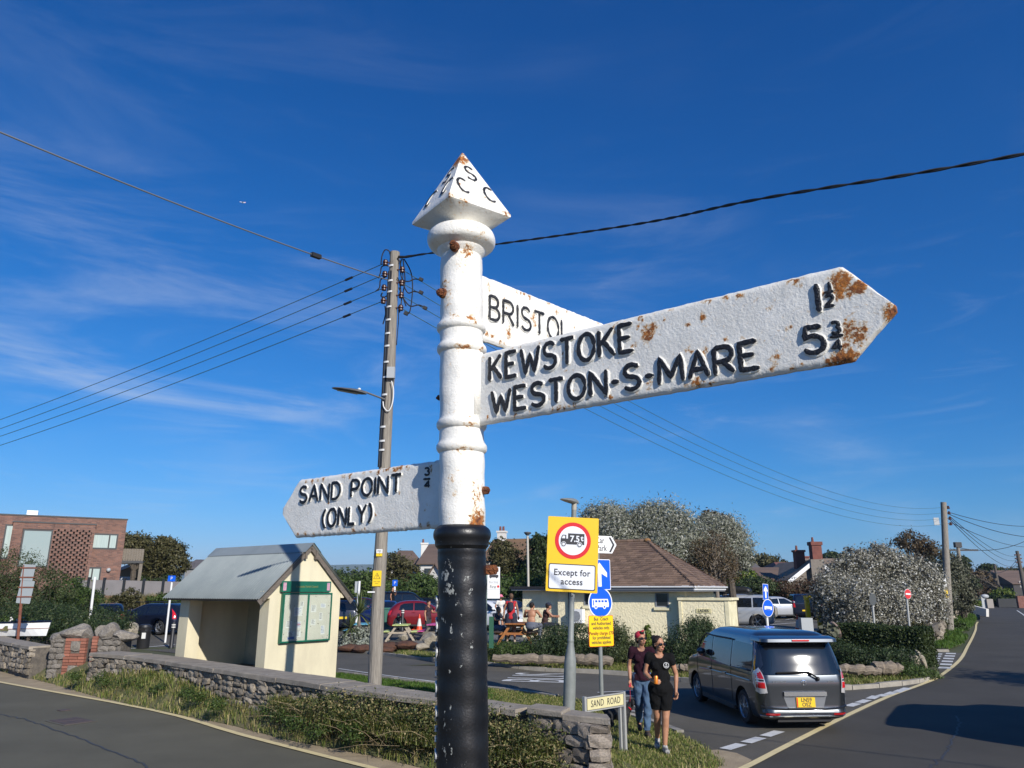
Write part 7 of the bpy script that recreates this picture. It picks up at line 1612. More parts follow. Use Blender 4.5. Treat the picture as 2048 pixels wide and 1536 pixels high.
P_ = dict(navy=paint('paint_navy', (.008,.012,.03)), black=paint('paint_black', (.006,.006,.008)), red=paint('paint_dark_red', (.22,.012,.018)), silver=paint('paint_silver', (.50,.52,.55)), beige=paint('paint_beige', (.42,.39,.34)), blue=paint('paint_blue', (.01,.03,.16)), white=paint('paint_white', (.72,.73,.74), 0), grey=paint('paint_grey', (.09,.10,.11)), maroon=paint('paint_maroon', (.06,.012,.03)), green=paint('paint_dark_green', (.01,.03,.025)))
def scale_lv(lv, sx, sy, sz): return [(z*sz, a*sx, b*sx, c*sy, d*sx, e*sx) for z, a, b, c, d, e in lv]
hatch_lv = [(.19,-1.85,1.85,.78,.2,.25),(.30,-1.98,2.0,.84,.25,.4),(.50,-2.0,2.04,.875,.28,.5),(.68,-1.98,2.0,.88,.28,.5),(.78,-1.96,1.85,.872,.28,.5),(.86,-1.94,1.55,.862,.3,.5),(.93,-1.92,1.15,.85,.3,.45),(1.0,-1.88,.92,.825,.3,.4),(1.15,-1.74,.66,.765,.3,.35),(1.30,-1.56,.36,.70,.3,.35),(1.40,-1.36,.1,.63,.3,.3),(1.45,-1.1,-.15,.52,.3,.3),(1.47,-.9,-.4,.35,.2,.2)]
hatch_sides = [[(.62,.97),(-.52,.97),(-.52,1.34),(-.05,1.34),(.16,1.24)],[(-.58,.97),(-1.35,.99),(-1.28,1.22),(-1.1,1.31),(-.58,1.34)]]
hatch = lambda label, pm: make_car(label, pm, hatch_lv, 2.55, .31, hatch_sides, [(-.62,.98),(.62,.98),(.52,1.33),(-.52,1.33)], [(-.66,1.0),(.66,1.0),(.5,1.37),(-.5,1.37)], [[(.62,.72),(.86,.74),(.85,.98),(.70,.94)]], [[(.45,.62),(.86,.66),(.84,.76),(.5,.72)]])[0]
est_lv = [(.19,-2.25,2.2,.80,.2,.25),(.30,-2.35,2.32,.87,.25,.4),(.50,-2.37,2.37,.9,.28,.5),(.70,-2.36,2.33,.905,.28,.5),(.80,-2.34,2.15,.9,.28,.5),(.88,-2.33,1.8,.89,.3,.5),(.94,-2.32,1.3,.875,.3,.45),(1.0,-2.3,1.05,.85,.3,.4),(1.15,-2.2,.76,.79,.3,.35),(1.30,-2.06,.44,.72,.3,.35),(1.40,-1.92,.18,.66,.3,.3),(1.45,-1.75,-.05,.56,.3,.3),(1.475,-1.5,-.3,.4,.2,.2)]
est_sides = [[(.72,.97),(-.42,.97),(-.42,1.35),(.02,1.35),(.22,1.26)],[(-.48,.97),(-1.2,.98),(-1.2,1.35),(-.48,1.35)],[(-1.26,.98),(-2.0,1.0),(-1.85,1.32),(-1.26,1.35)]]
estate = lambda label, pm: make_car(label, pm, est_lv, 2.75, .325, est_sides, [(-.66,.98),(.66,.98),(.58,1.36),(-.58,1.36)], [(-.66,1.0),(.66,1.0),(.5,1.38),(-.5,1.38)], [[(.76,.74),(.89,.74),(.80,1.28),(.74,1.28)]], [[(.45,.64),(.88,.68),(.86,.79),(.5,.74)]], rails=True)[0]
suv_lv = [(.28,-2.2,2.15,.84,.15,.2),(.40,-2.3,2.3,.93,.2,.3),(.60,-2.32,2.35,.955,.2,.35),(.95,-2.31,2.3,.96,.2,.35),(1.05,-2.30,2.15,.95,.2,.35),(1.12,-2.3,1.5,.935,.2,.35),(1.18,-2.28,1.2,.91,.2,.3),(1.40,-2.22,.95,.86,.2,.25),(1.62,-2.14,.66,.80,.2,.25),(1.74,-2.06,.48,.76,.2,.25),(1.80,-1.95,.3,.68,.2,.2),(1.83,-1.8,.1,.5,.2,.2)]
suv_sides = [[(.95,1.16),(-.25,1.16),(-.25,1.66),(.42,1.66)],[(-.32,1.16),(-1.2,1.16),(-1.2,1.66),(-.32,1.66)],[(-1.28,1.16),(-2.1,1.18),(-2.0,1.68),(-1.28,1.68)]]
suv = lambda label, pm: make_car(label, pm, suv_lv, 2.85, .38, suv_sides, [(-.72,1.2),(.72,1.2),(.64,1.66),(-.64,1.66)], [(-.7,1.2),(.7,1.2),(.6,1.68),(-.6,1.68)], [[(.74,.85),(.94,.85),(.90,1.35),(.80,1.35)]], [[(.6,.85),(.92,.88),(.9,1.05),(.62,1.03)]], rails=True)[0]
protos = {}
def place_car(kind, pname, label, u, v, y, head, sc=(1,1,1), z=None, group='cars parked in the car park'):
    fn = dict(hatch=hatch, estate=estate, suv=suv)[kind]; q = P(u, v, y); loc = Vector((q.x, y, gz(q.x, y)+.01 if z is None else z))
    if kind not in protos: o = fn(label, P_[pname]); protos[kind] = (o, P_[pname].name); o['group'] = group
    else: o = dup(protos[kind][0], label=label, group=group, swap={protos[kind][1]: P_[pname]})
    o.location = loc; o.rotation_euler = (0,0,R(head)); o.scale = sc; return o
# headings: 0 = towards +x (right in the picture), 90 = away from the camera
place_car('estate','navy','dark navy estate car parked left of the bus shelter, rear towards the shelter',303,1230,40.5,163,(.95,1,1))
place_car('hatch','black','black hatchback seen from behind, left of the navy estate car',219,1225,41,112)
place_car('estate','navy','dark blue car with a yellow plate between the shelter and the cordylines',688,1220,44,100,(1,1,1.08)); protos['estate'][0]
place_car('hatch','blue','bright blue hatchback hidden behind the cordyline leaves',705,1215,46.5,75)
place_car('hatch','maroon','maroon car left of the wooden pole, mostly behind the cordyline',738,1205,54,10,(1.1,1.1,1.1))
place_car('suv','black','big black four wheel drive car behind the green bin',815,1195,54,4,(1.05,1,1.08))
place_car('hatch','blue','low dark blue car just left of the green bin beside the wooden pole',772,1215,49,-70)
place_car('hatch','red','dark red hatchback behind the man in black and the traffic cones',848,1225,43.5,6,(1,1,1.05))
place_car('estate','black','dark car roof between the black four wheel drive and the black post',868,1190,60,0)
place_car('hatch','white','white hatchback directly behind the bus stop pole',992,1225,42.5,-35,(1.05,1.05,1.05))
place_car('estate','grey','grey estate car behind the woman with the rucksack',1025,1215,45.5,-48,(1,1,1.05))
place_car('suv','green','dark green four wheel drive car with glinting headlight left of the toilets',1012,1195,52,-25,(1.05,1,1.05))
s_ = place_car('suv','silver','silver four wheel drive car with a black roof box beside the LADIES wall',1464,1230,45.0,158,(1,1,1.0))
MB().box((-.9,-.4,1.9),(1.0,.4,1.96)).build('roof_bars', m_trimb, s_)
me = CarShape([(1.97,-1.1,1.0,.36,.2,.25),(2.03,-1.2,1.2,.41,.25,.35),(2.15,-1.15,1.15,.42,.25,.4),(2.25,-1.0,.8,.36,.25,.3),(2.29,-.8,.5,.25,.2,.2)]).body(m_trimb, (), .3); link('roof_box', me, s_)
place_car('estate','beige','beige people carrier behind the silver car with the roof box',1492,1205,57,18,(.95,1,1.22))
place_car('hatch','silver','silver hatchback to the right of the round blue sign',1560,1212,60,14,(1.08,1.05,1.1))
place_car('hatch','grey','dark grey car end showing left of the silver hatchback',1528,1212,61,60,(1.05,1.05,1.1))
place_car('suv','navy','dark blue people carrier seen from behind, left of the yellow barrier post',1600,1210,61,80,(.9,.95,.98))
place_car('suv','black','black vehicle seen between the yellow barrier posts',1636,1212,60,95,(.95,.95,.95))
# the grey people carrier at the junction ---------------------------------
m_van = M('metallic_grey_paint', (.07,.078,.088), .28, .8, coat=1, spec=.5)
van_lv = [(.18,-2.14,2.1,.74,.22,.3),(.23,-2.27,2.25,.80,.24,.4),(.33,-2.33,2.34,.838,.25,.45),(.40,-2.30,2.35,.845,.25,.45),(.60,-2.30,2.345,.848,.22,.45),(.85,-2.31,2.33,.848,.20,.45),(.97,-2.29,2.2,.842,.20,.45),(1.04,-2.272,1.95,.834,.2,.45),(1.10,-2.25,1.62,.824,.2,.4),(1.28,-2.203,1.36,.793,.2,.35),(1.48,-2.142,1.08,.755,.2,.3),(1.62,-2.085,.84,.722,.2,.3),(1.70,-1.98,.62,.69,.2,.3),(1.755,-1.85,.42,.62,.2,.25),(1.785,-1.6,.15,.45,.15,.2)]
van_sides = [[(1.18,1.09),(.30,1.07),(.30,1.55),(.74,1.56)],[(.22,1.06),(-.86,1.03),(-.86,1.55),(.22,1.55)],[(-.93,1.03),(-2.02,1.03),(-1.93,1.53),(-.93,1.55)]]
rw_ = [(-.822,1.03),(-.74,1.0),(.74,1.0),(.822,1.03),(.785,1.35),(.735,1.60),(-.735,1.60),(-.785,1.35)]
van, vs_ = make_car('metallic grey people carrier at the junction, seen from behind with its rear window glinting', m_van, van_lv, 2.855, .32, van_sides, rw_, [(-.72,1.14),(.72,1.14),(.6,1.62),(-.6,1.62)], [], [[(.5,.72),(.82,.76),(.80,.93),(.55,.88)]], nsp=10, cat='van', kind='people_carrier')
rearf = lambda o=.012: (lambda y, z: (vs_.rx(y, z)-o, y*1.006, z))
for k in kids(van):
    if k.name.startswith('rear_plate'): bpy.data.objects.remove(k)
for s in (-1, 1):
    tl = link('tail_light', patchmesh([(s*.69,.68),(s*.80,.66),(s*.846,.70),(s*.838,1.06),(s*.775,1.13),(s*.735,1.0)], rearf(.014), m_tailw, .04), van)
    link('red_lens', patchmesh([(s*.735,.93),(s*.838,.93),(s*.832,1.05),(s*.765,1.06)], rearf(.018), m_tail, .04), tl); link('red_lens', patchmesh([(s*.72,.76),(s*.842,.76),(s*.842,.87),(s*.73,.87)], rearf(.018), m_tail, .04), tl)
    link('amber_lens', patchmesh([(s*.735,.885),(s*.842,.885),(s*.842,.915),(s*.74,.915)], rearf(.018), m_trimb, .04), tl)
    link('side_lamp_cover', patchmesh([(-2.12,1.08),(-2.20,.70),(-2.05,.82),(-2.0,1.0)], lambda x, z: (x, s*(vs_.hw(x, z)+.006), z), m_tailw, .05), van)
    link('bumper_reflector', patchmesh([(s*.50,.285),(s*.74,.285),(s*.74,.325),(s*.50,.325)], rearf(.02), m_tail, .06), van)
    # panel gaps along the side
    for q in ([(.26,.36),(.26,1.06)], [(-.90,.36),(-.90,1.06)], [(-.86,.99),(-2.02,.97)], [(1.2,.5),(1.25,1.08)]):
        mb = MB(); n = 8; pts = []
        for i in range(n+1): x = q[0][0]+(q[1][0]-q[0][0])*i/n; z = q[0][1]+(q[1][1]-q[0][1])*i/n; pts.append((x, s*(vs_.hw(x, z)+.001), z))
        mb.tube(pts, .006, 5); mb.build('panel_gap', m_trimb, van)
    MB().tube([(1.1,s*.85,.80),(.2,s*.856,.84),(-.9,s*.857,.86),(-1.9,s*.85,.86)], .012, 6).build('shoulder_crease', m_van, van, True)
    MB().tube([(1.3,s*.79,1.20),(.95,s*.772,1.50),(.7,s*.752,1.60),(.25,s*.765,1.575),(-.85,s*.77,1.575)], .018, 5).build('wind_deflector', m_trimb, van, True)
    MB().box((-.95,s*.83-.02,.20),(.95,s*.83+.02,.27)).build('side_skirt', m_van, van)
gap = [(-.71,.34),(-.76,.5),(-.70,.70),(-.69,.98)]
for s in (-1, 1): MB().tube([(vs_.rx(s*y, z)-.002, s*y, z) for y, z in gap], .006, 5).build('panel_gap', m_trimb, van)
MB().tube([(vs_.rx(y, .345)-.004, y, .345) for y in np.linspace(-.71,.71,9)], .007, 5).build('panel_gap', m_trimb, van)
MB().tube([(vs_.rx(y, .385+.05*(abs(y)/.8)**3)-.012, y, .385+.05*(abs(y)/.8)**3) for y in np.linspace(-.80,.80,17)], .02, 6).build('bumper_step', m_van, van, True)
MB().tube([(vs_.rx(y, .27)-.012, y, .265) for y in np.linspace(-.80,.80,17)], .014, 6).build('chrome_strip', m_chrome, van, True)
MB().box((-2.2,-.5,.15),(-2.05,.5,.2)).build('diffuser', m_trimb, van)
for s in (-1, 1): link('rear_pillar', patchmesh([(-1.93,1.03),(-2.13,1.03),(-2.02,1.57),(-1.88,1.55)], lambda x, z: (x, s*(vs_.hw(x, z)+.004), z), m_cgl), van)
link('plate_recess', patchmesh([(-.33,.40),(.33,.40),(.40,.62),(-.40,.62)], rearf(.004), M('recess_grey', (.25,.265,.28), .35, .7), .08), van)
MB().box((-2.345,-.40,.625),(-2.30,.40,.70)).build('chrome_handle_bar', m_chrome, van); MB().box((-2.335,-.33,.385),(-2.30,.33,.42)).build('plate_lip', m_van, van)
np_ = MB().box((-2.325,-.175,.425),(-2.312,.175,.60)).build('rear_plate', m_npy, van); MB().box((-2.327,.12+.03,.43),(-2.3255,.17,.595)).build('plate_band', m_red, np_)
for s, z in (('LN59', .553), ('OSZ', .470)): o = text(np_, s, .098, (-2.3275,-.012,z), m_ink, rotz=-PI/2, ext=.002, shx=.92, off=.0015)
em = link('emblem', MB().lathe([(.05,0),(.05,.01),(.038,.012),(.036,.004)], 20, 0, Matrix.Translation((-2.305,0,.86))@Matrix.Rotation(-PI/2,4,'Y')).mesh('emblem', m_chrome), van)
MB().tube([(-2.318,.028,.895),(-2.318,.020,.83)], .006, 5).tube([(-2.318,-.028,.895),(-2.318,-.020,.83)], .006, 5).tube([(-2.318,.022,.86),(-2.318,-.022,.86)], .006, 5).build('emblem_letter', m_chrome, em)
text(van, 'STEPWGN', .05, (-2.312,.46,.875), m_chrome, rotz=-PI/2, ext=.003, shx=1.1); text(van, 'SPADA', .035, (-2.312,-.52,.875), m_chrome, rotz=-PI/2, ext=.003, shx=1.1)
me = CarShape([(1.585,-2.22,-1.75,.70,.1,.05),(1.60,-2.34,-1.75,.735,.12,.05),(1.655,-2.33,-1.72,.73,.12,.05),(1.70,-2.16,-1.70,.69,.12,.05)]).body(m_van, (), .3); link('roof_spoiler', me, van)
MB().box((-2.352,-.16,1.615),(-2.325,.16,1.645)).build('brake_light', m_tail, van)
MB().tube([(-2.33,.50,1.045),(-2.34,.0,1.055),(-2.335,-.10,1.05),(-2.34,-.26,.945)], .016, 6).ball((-2.33,-.27,.93), (.03,.03,.04)).build('rear_wiper', m_trimb, van, True)
rl, rr_ = G0(1537,1434,.2), G0(1694,1444,.2); fl_ = G0(1396,1392,.3)
hd = Vector((fl_.x-rl.x, fl_.y-rl.y, 0)).normalized(); van_head = math.atan2(hd.y, hd.x)
VH = R(94); c_ = Vector(((rl.x+rr_.x)/2, (rl.y+rr_.y)/2, 0)); print('van', rl, rr_, math.degrees(van_head))
van.location = c_+Vector((math.cos(VH), math.sin(VH), 0))*2.30; van.location.z = .006; van.rotation_euler = (0,0,VH); van.scale = (1,.97,.93)
v2 = dup(van, Vector((10.7,13.5,.006)), R(58), 'parked vehicle standing just outside the right edge of the photo, casting a long shadow', swap={'metallic_grey_paint': P_['white']}); v2.scale = (1.05,1.05,1.12)
t_ = plant('garden tree just outside the right edge whose jagged shadow reaches the road', [((18.5,16.2,3.2),(1.7,1.7,1.7)),((19.4,15.2,3.6),(1.5,1.5,1.5)),((18.0,15.0,2.4),(1.6,1.6,1.5))], 7000, .09, 'dark', 'tree', 'tree', 0, .15, seed=91)
# ------------------------------------------------------------------ people and the dog
def solid(parts, vox, mat, name, cuts=(), smooth=3, noise=0):
    mb = MB()
    for p in parts:
        if p[0] == 'c':
            _, a, ra, b, rb = p; a, b = Vector(a), Vector(b); d = (b-a); L = max(d.length, 1e-5); d.normalize(); pts, rs = [], []
            for k in range(5): t = PI/2*(1-k/4); pts.append(a-d*ra*math.sin(t)); rs.append(max(ra*math.cos(t), .0008))
            for k in range(1, 6): t = k/6; pts.append(a.lerp(b, t)); rs.append(ra+(rb-ra)*t)
            for k in range(5): t = PI/2*k/4; pts.append(b+d*rb*math.sin(t)); rs.append(max(rb*math.cos(t), .0008))
            mb.tube(pts, rs, 14)
        else:
            _, c, r = p[:3]; mb.ball(c, r, nu=18, nv=12, mat=p[3] if len(p) > 3 else None)
    me = mb.mesh(name, mat); bm = bmesh.new(); bm.from_mesh(me); bmesh.ops.recalc_face_normals(bm, faces=bm.faces); bm.to_mesh(me); bm.free()
    o = link('tmp_solid', me); m = o.modifiers.new('r', 'REMESH'); m.mode = 'VOXEL'; m.voxel_size = vox; m.adaptivity = 0
    s = o.modifiers.new('s', 'SMOOTH'); s.factor = .5; s.iterations = smooth; r = evalmesh(o); bpy.data.objects.remove(o)
    if cuts or noise:
        bm = bmesh.new(); bm.from_mesh(r)
        for pt, n in cuts: bmesh.ops.bisect_plane(bm, geom=bm.verts[:]+bm.edges[:]+bm.faces[:], plane_co=Vector(pt), plane_no=Vector(n), clear_outer=True)
        if noise:
            for v in bm.verts: v.co += v.normal*noise*(math.sin(v.co.z*34+v.co.x*23+math.sin(v.co.y*31)*2)+.5*math.sin(v.co.z*71-v.co.x*47))
        bm.to_mesh(r); bm.free()
    r.polygons.foreach_set('use_smooth', [True]*len(r.polygons)); r.materials.clear(); r.materials.append(mat); r.name = name; return r
m_skin = M('skin', (.43,.215,.125), .55, col2=(.36,.17,.095), scale=9); m_skin2 = M('tanned_skin', (.36,.175,.105), .5, col2=(.30,.14,.085), scale=9)
m_hair = M('dark_hair', (.010,.007,.006), .6, spec=.25, col2=(.022,.013,.010), scale=40, sv=(1,1,.2), bump=.6, bscale=120); m_tblk = M('black_cotton', (.007,.007,.0075), .95, spec=.15, bump=.2, bscale=14); m_tmar = M('maroon_cotton', (.026,.008,.015), .95, spec=.15, bump=.2, bscale=14)
m_jean = M('blue_denim', (.075,.135,.22), .85, col2=(.045,.085,.155), scale=5, bump=.4, bscale=16); m_sh1 = M('pale_trainer', (.36,.35,.33), .7, col2=(.12,.12,.12), scale=22, lo=.45, hi=.55); m_sh2 = M('brown_boot', (.07,.045,.035), .8, col2=(.035,.025,.02), scale=14); m_scarf = M('red_scarf', (.42,.015,.035), .7, col2=(.5,.15,.15), scale=40, lo=.55, hi=.7); m_sung = M('black_sunglasses', (.004,.004,.005), .08, spec=.8); m_lip = M('lips', (.35,.10,.09), .5)
def J(**k):
    j = dict(pel=(0,0,.92), wai=(0,0,1.06), che=(0,0,1.24), nek=(0,.005,1.40), hed=(0,-.012,1.545), sl=(-.16,0,1.36), sr=(.16,0,1.36), el=(-.215,.03,1.10), er=(.215,.03,1.10), wl=(-.225,-.03,.87), wr=(.225,-.03,.87),
             hl=(-.085,0,.89), hr=(.085,0,.89), kl=(-.09,-.03,.48), kr=(.09,-.03,.48), al=(-.09,.03,.085), ar=(.09,.03,.085), tl=(-.10,-.12,.03), tr=(.10,-.12,.03), hyaw=0, hpitch=0)
    j.update(k); return {a: (Vector(b) if isinstance(b, tuple) else b) for a, b in j.items()}
def handparts(w, d, curl, side, s=1.0, thumb=1):
    """five fingers; d: direction of the palm; curl: direction towards which the fingers close"""
    d = Vector(d).normalized(); c = Vector(curl); c = (c-d*c.dot(d)).normalized(); x = d.cross(c)*side; w = Vector(w); out = [('c', w, .022*s, w+d*.05*s, .026*s), ('c', w+d*.03*s-x*.014*s, .016*s, w+d*.075*s-x*.02*s, .014*s), ('c', w+d*.03*s+x*.014*s, .016*s, w+d*.075*s+x*.02*s, .014*s)]
    for i, (o, L) in enumerate(((-.030,.062),(-.010,.075),(.011,.070),(.031,.055))):
        a = w+d*.078*s+x*o*s; b = a+(d*.85+c*.5)*L*.5*s; e = b+(d*.35+c*.95)*L*.5*s; out += [('c', a, .0095*s, b, .0088*s), ('c', b, .0088*s, e, .0075*s)]
    a = w+d*.02*s-x*.022*s*thumb; b = a+(d*.6-x*.7*thumb+c*.3)*.04*s; e = b+(d*.75+c*.5)*.032*s; out += [('c', a, .012*s, b, .0105*s), ('c', b, .0105*s, e, .0085*s)]
    return out
def headparts(j):
    h = j['hed']; m = Matrix.Rotation(j['hyaw'], 4, 'Z')@Matrix.Rotation(j['hpitch'], 4, 'X'); T = lambda x, y, z: h+m@Vector((x, y, z)); r3 = m
    return [('e', T(0,.012,.025), (.073,.090,.088), r3), ('e', T(0,-.022,-.03), (.060,.066,.078), r3), ('e', T(0,-.045,-.085), (.030,.032,.026), r3), ('c', T(0,-.085,.005), .008, T(0,-.108,-.030), .012), ('e', T(0,-.082,-.062), (.022,.012,.008), r3), ('e', T(0,-.080,-.078), (.020,.012,.008), r3),
            ('e', T(-.074,.010,-.012), (.008,.018,.028), r3), ('e', T(.074,.010,-.012), (.008,.018,.028), r3), ('e', T(-.038,-.066,-.028), (.022,.018,.020), r3), ('e', T(.038,-.066,-.028), (.022,.018,.020), r3), ('c', T(-.035,-.078,.022), .009, T(.035,-.078,.022), .009)], T, m
def bodyparts(j, g=0, f=1.0, legs=True, arms=True):
    """female torso by default; g adds clothing thickness; f widens"""
    V = Vector; p, w, c = j['pel'], j['wai'], j['che']; out = [('e', p, (.150*f+g,.112+g,.125)), ('e', p+V((0,.02,-.06)), (.145*f+g,.115+g,.10)), ('e', w, (.134*f+g,.096+g,.125)), ('e', c, (.142*f+g,.100+g,.135)), ('e', c+V((-.062,-.062,-.01)), (.058+g,.052+g,.055)), ('e', c+V((.062,-.062,-.01)), (.058+g,.052+g,.055)), ('c', j['sl']+V((.02,0,-.012)), .052+g, j['sr']+V((-.02,0,-.012)), .052+g), ('e', c+V((0,.015,.07)), (.12*f+g,.08+g,.08))]
    return out
def person(label, loc, rotz, H, j, mats, vox=.007, f=1.0, top=None, bottom=None, hair='bun', glasses=False, shoes=None, hands=(), skin=None, male=False, group=None, hairm=None, ghost=()):
    t = thing('person', label, 'person', loc, rotz, group=group); s = H/1.66; t.scale = (s, s, s); V = Vector; sk = skin or m_skin; hp_, T, hm = headparts(j); b = bodyparts(j, 0, f) if not male else [p for p in bodyparts(j, 0, f) if not (p[0] == 'e' and abs(p[1][0]-j['che'][0]) > .03)]
    b += [('c', j['nek']+V((0,.01,-.06)), .056, j['nek'].lerp(j['hed'], .35), .048), ('c', j['nek'].lerp(j['hed'], .2), .05, j['hed']+V((0,.02,-.05)), .046)]+hp_
    af = 1.15 if male else 1
    for S_ in 'lr':
        sh_, e_, w_ = j['s'+S_], j['e'+S_], j['w'+S_]; b += [('c', sh_, .050*af, sh_.lerp(e_, .35), .043*af), ('c', sh_.lerp(e_, .3), .044*af, e_, .036*af), ('c', e_, .036*af, e_.lerp(w_, .35), .037*af), ('c', e_.lerp(w_, .3), .037*af, w_, .024*af)]
        h_, k_, a_, tt = j['h'+S_], j['k'+S_], j['a'+S_], j['t'+S_]; bk = V((0,.02,0)); b += [('c', h_, .094, h_.lerp(k_, .4), .082), ('c', h_.lerp(k_, .4), .082, k_, .054), ('c', k_, .053, k_.lerp(a_, .32)+bk, .055), ('c', k_.lerp(a_, .3)+bk, .055, a_, .033), ('c', a_, .036, a_+V((0,.02,-.04)), .034), ('c', a_+V((0,0,-.035)), .034, tt, .026)]
    for side, hd_ in hands: b += handparts(j['w'+side], hd_[0], hd_[1], -1 if side == 'l' else 1, thumb=hd_[2] if len(hd_) > 2 else 1)
    if not hands:
        for S_ in 'lr': d = (j['w'+S_]-j['e'+S_]).normalized(); b += handparts(j['w'+S_], d, V((0,-1,.0)), -1 if S_ == 'l' else 1)
    link('body', solid(b, vox, sk, 'body', smooth=2), t)
    c = j['che']
    if top:
        kind, tm, hem, slv = top; q = [(a[0], a[1], tuple(x+.014 for x in a[2])) if a[0] == 'e' else (a[0], a[1], a[2]+.014, a[3], a[4]+.014) for a in (bodyparts(j, 0, f) if not male else [p for p in bodyparts(j, 0, f*1.03) if not (p[0] == 'e' and abs(p[1][0]-j['che'][0]) > .03)])]
        if kind == 'loose': q += [('c', j['wai']+V((0,0,.05)), .118*f, j['pel']+V((0,-.01,-.02)), .142*f), ('e', j['pel']+V((0,-.0,-.03)), (.182*f,.142,.15))]
        for S_ in 'lr':
            if slv > 0: q += [('c', j['s'+S_], .064*af, j['s'+S_].lerp(j['e'+S_], slv), .058*af)]
        dirn = (j['nek']-c).normalized(); cuts = [((0,0,hem), (0,0,-1))]
        sm = solid(q, vox, tm, 'shirt', cuts, 2, .0035 if vox < .012 else 0); bm = bmesh.new(); bm.from_mesh(sm); nk = j['nek']; wd = .080 if kind != 'vest' else .125
        bmesh.ops.delete(bm, geom=[f for f in bm.faces if ((f.calc_center_median().x-nk.x)/wd)**2+((f.calc_center_median().y-nk.y+.035)/.10)**2+((f.calc_center_median().z-nk.z-.05)/.13)**2 < 1], context='FACES'); bm.to_mesh(sm); bm.free()
        link('shirt' if kind != 'vest' else 'vest_top', sm, t)
    if bottom:
        bn, bmt, z1, ease = bottom; q = [('e', j['pel'], (.165*f+.008,.122,.13)), ('e', j['pel']+V((0,.02,-.06)), (.158*f+.008,.127,.105))]
        for S_ in 'lr':
            h_, k_, a_ = j['h'+S_], j['k'+S_], j['a'+S_]; q += [('c', h_, .102+ease, h_.lerp(k_, .5), .088+ease), ('c', h_.lerp(k_, .5), .088+ease, k_, .062+ease)]
            if z1 < .4: q += [('c', k_, .062+ease, k_.lerp(a_, .4)+V((0,.018,0)), .063+ease), ('c', k_.lerp(a_, .4)+V((0,.018,0)), .062+ease, a_, .05+ease*.6)]
        link(bn, solid(q, vox, bmt, bn, [((0,0,z1), (0,0,-1)), ((0,0,j['pel'].z+.12), (0,0,1))] if z1 > 0 else [((0,0,j['pel'].z+.12), (0,0,1))], 2, .004 if vox < .012 else 0), t)
    if shoes:
        for S_ in 'lr':
            a_, tt = j['a'+S_], j['t'+S_]; dn = (tt-a_).normalized(); link('shoe', solid([('c', a_+V((0,.03,-.03)), .043, a_+V((0,0,-.035)), .044), ('c', a_+V((0,.03,-.048)), .038, tt+V((0,0,.012)), .044), ('c', a_+V((0,.0,.0)), .043, a_+V((0,0,-.03)), .046)], max(vox, .008), shoes, 'shoe'), t)
    hmn = hairm or m_hair
    if hair:
        q = [('e', T(0,.030,.042), (.083,.092,.086), hm)]
        if hair == 'bun': q += [('e', T(0,.115,.085), (.045,.042,.042), hm), ('e', T(0,.05,-.02), (.072,.07,.07), hm)]
        if hair == 'short': q += [('e', T(0,.045,.0), (.078,.07,.075), hm)]
        if hair == 'scarf': q += [('e', T(0,-.035,.095), (.045,.045,.035), hm), ('e', T(0,.05,-.02), (.072,.07,.065), hm)]
        nrm = hm.to_3x3()@V((0,-.75,-.66)); link('hair', solid(q, max(vox, .008), hmn, 'hair', [(T(0,-.055,.030), nrm)], 2, .0015), t)
        if hair == 'scarf':
            link('headscarf', solid([('e', T(0,.030,.050), (.088,.096,.082), hm), ('c', T(-.015,-.055,.122), .014, T(.02,-.075,.135), .012), ('e', T(.0,-.058,.118), (.022,.018,.015), hm)], max(vox, .008), m_scarf, 'headscarf', [(T(0,-.055,.060), nrm), (T(0,.0,.0), hm.to_3x3()@V((0,.35,-1)))], 2), t)
    if glasses:
        g = MB()
        for sx in (-1, 1): g.ball(T(sx*.034,-.092,.004), (.030,.010,.021), mat=hm); g.bar(T(sx*.062,-.085,.010), T(sx*.078,.0,.006), .006, .010)
        g.bar(T(-.02,-.098,.010), T(.02,-.098,.010), .006, .006); g.build('sunglasses', m_sung, t, True)
    if vox < .012: MB().ball(T(0,-.0925,-.066), (.021,.007,.008), mat=hm).build('lips', m_lip, t, True)
    return t, T
def pinch(p): return p
# woman in black, in front
fA = G(1328,1506); fA.z = hv(fA.x, fA.y)
jA = J(pel=(-.01,0,.93), sl=(-.165,.0,1.365), sr=(.17,.0,1.355), el=(-.225,.03,1.11), wl=(-.13,-.17,1.02), er=(.245,.03,1.10), wr=(.225,-.02,.865), hl=(-.085,0,.90), hr=(.08,0,.90), kl=(-.07,.02,.50), al=(-.075,.20,.15), tl=(-.09,.10,.05), kr=(.045,-.06,.49), ar=(.015,-.05,.085), tr=(.03,-.20,.03), hyaw=R(38), hpitch=R(2))
pA, TA = person('woman in black T-shirt and black shorts walking with an orange can, hair in a bun', fA, R(-6), 1.68, jA, None, .0075, 1.04, ('loose', m_tblk, .80, .30), ('shorts', m_tblk, .60, .010), 'bun', True, m_sh1, [('l', ((.55,-.75,.0),(.6,.35,-.1))), ('r', ((0,-.1,-1),(-.6,-.6,0)))])
lg = MB().lathe([(.042,0),(.042,.004),(.036,.004),(.036,0),(.042,0)], 24, 0, Matrix.Translation((.088,-.128,1.245))@Matrix.Rotation(PI/2,4,'X')@Matrix.Rotation(R(-12),4,'X'), cap=False).build('ring_print', m_wht, pA)
mb = MB(); o_ = Vector((.088,-.131,1.245))
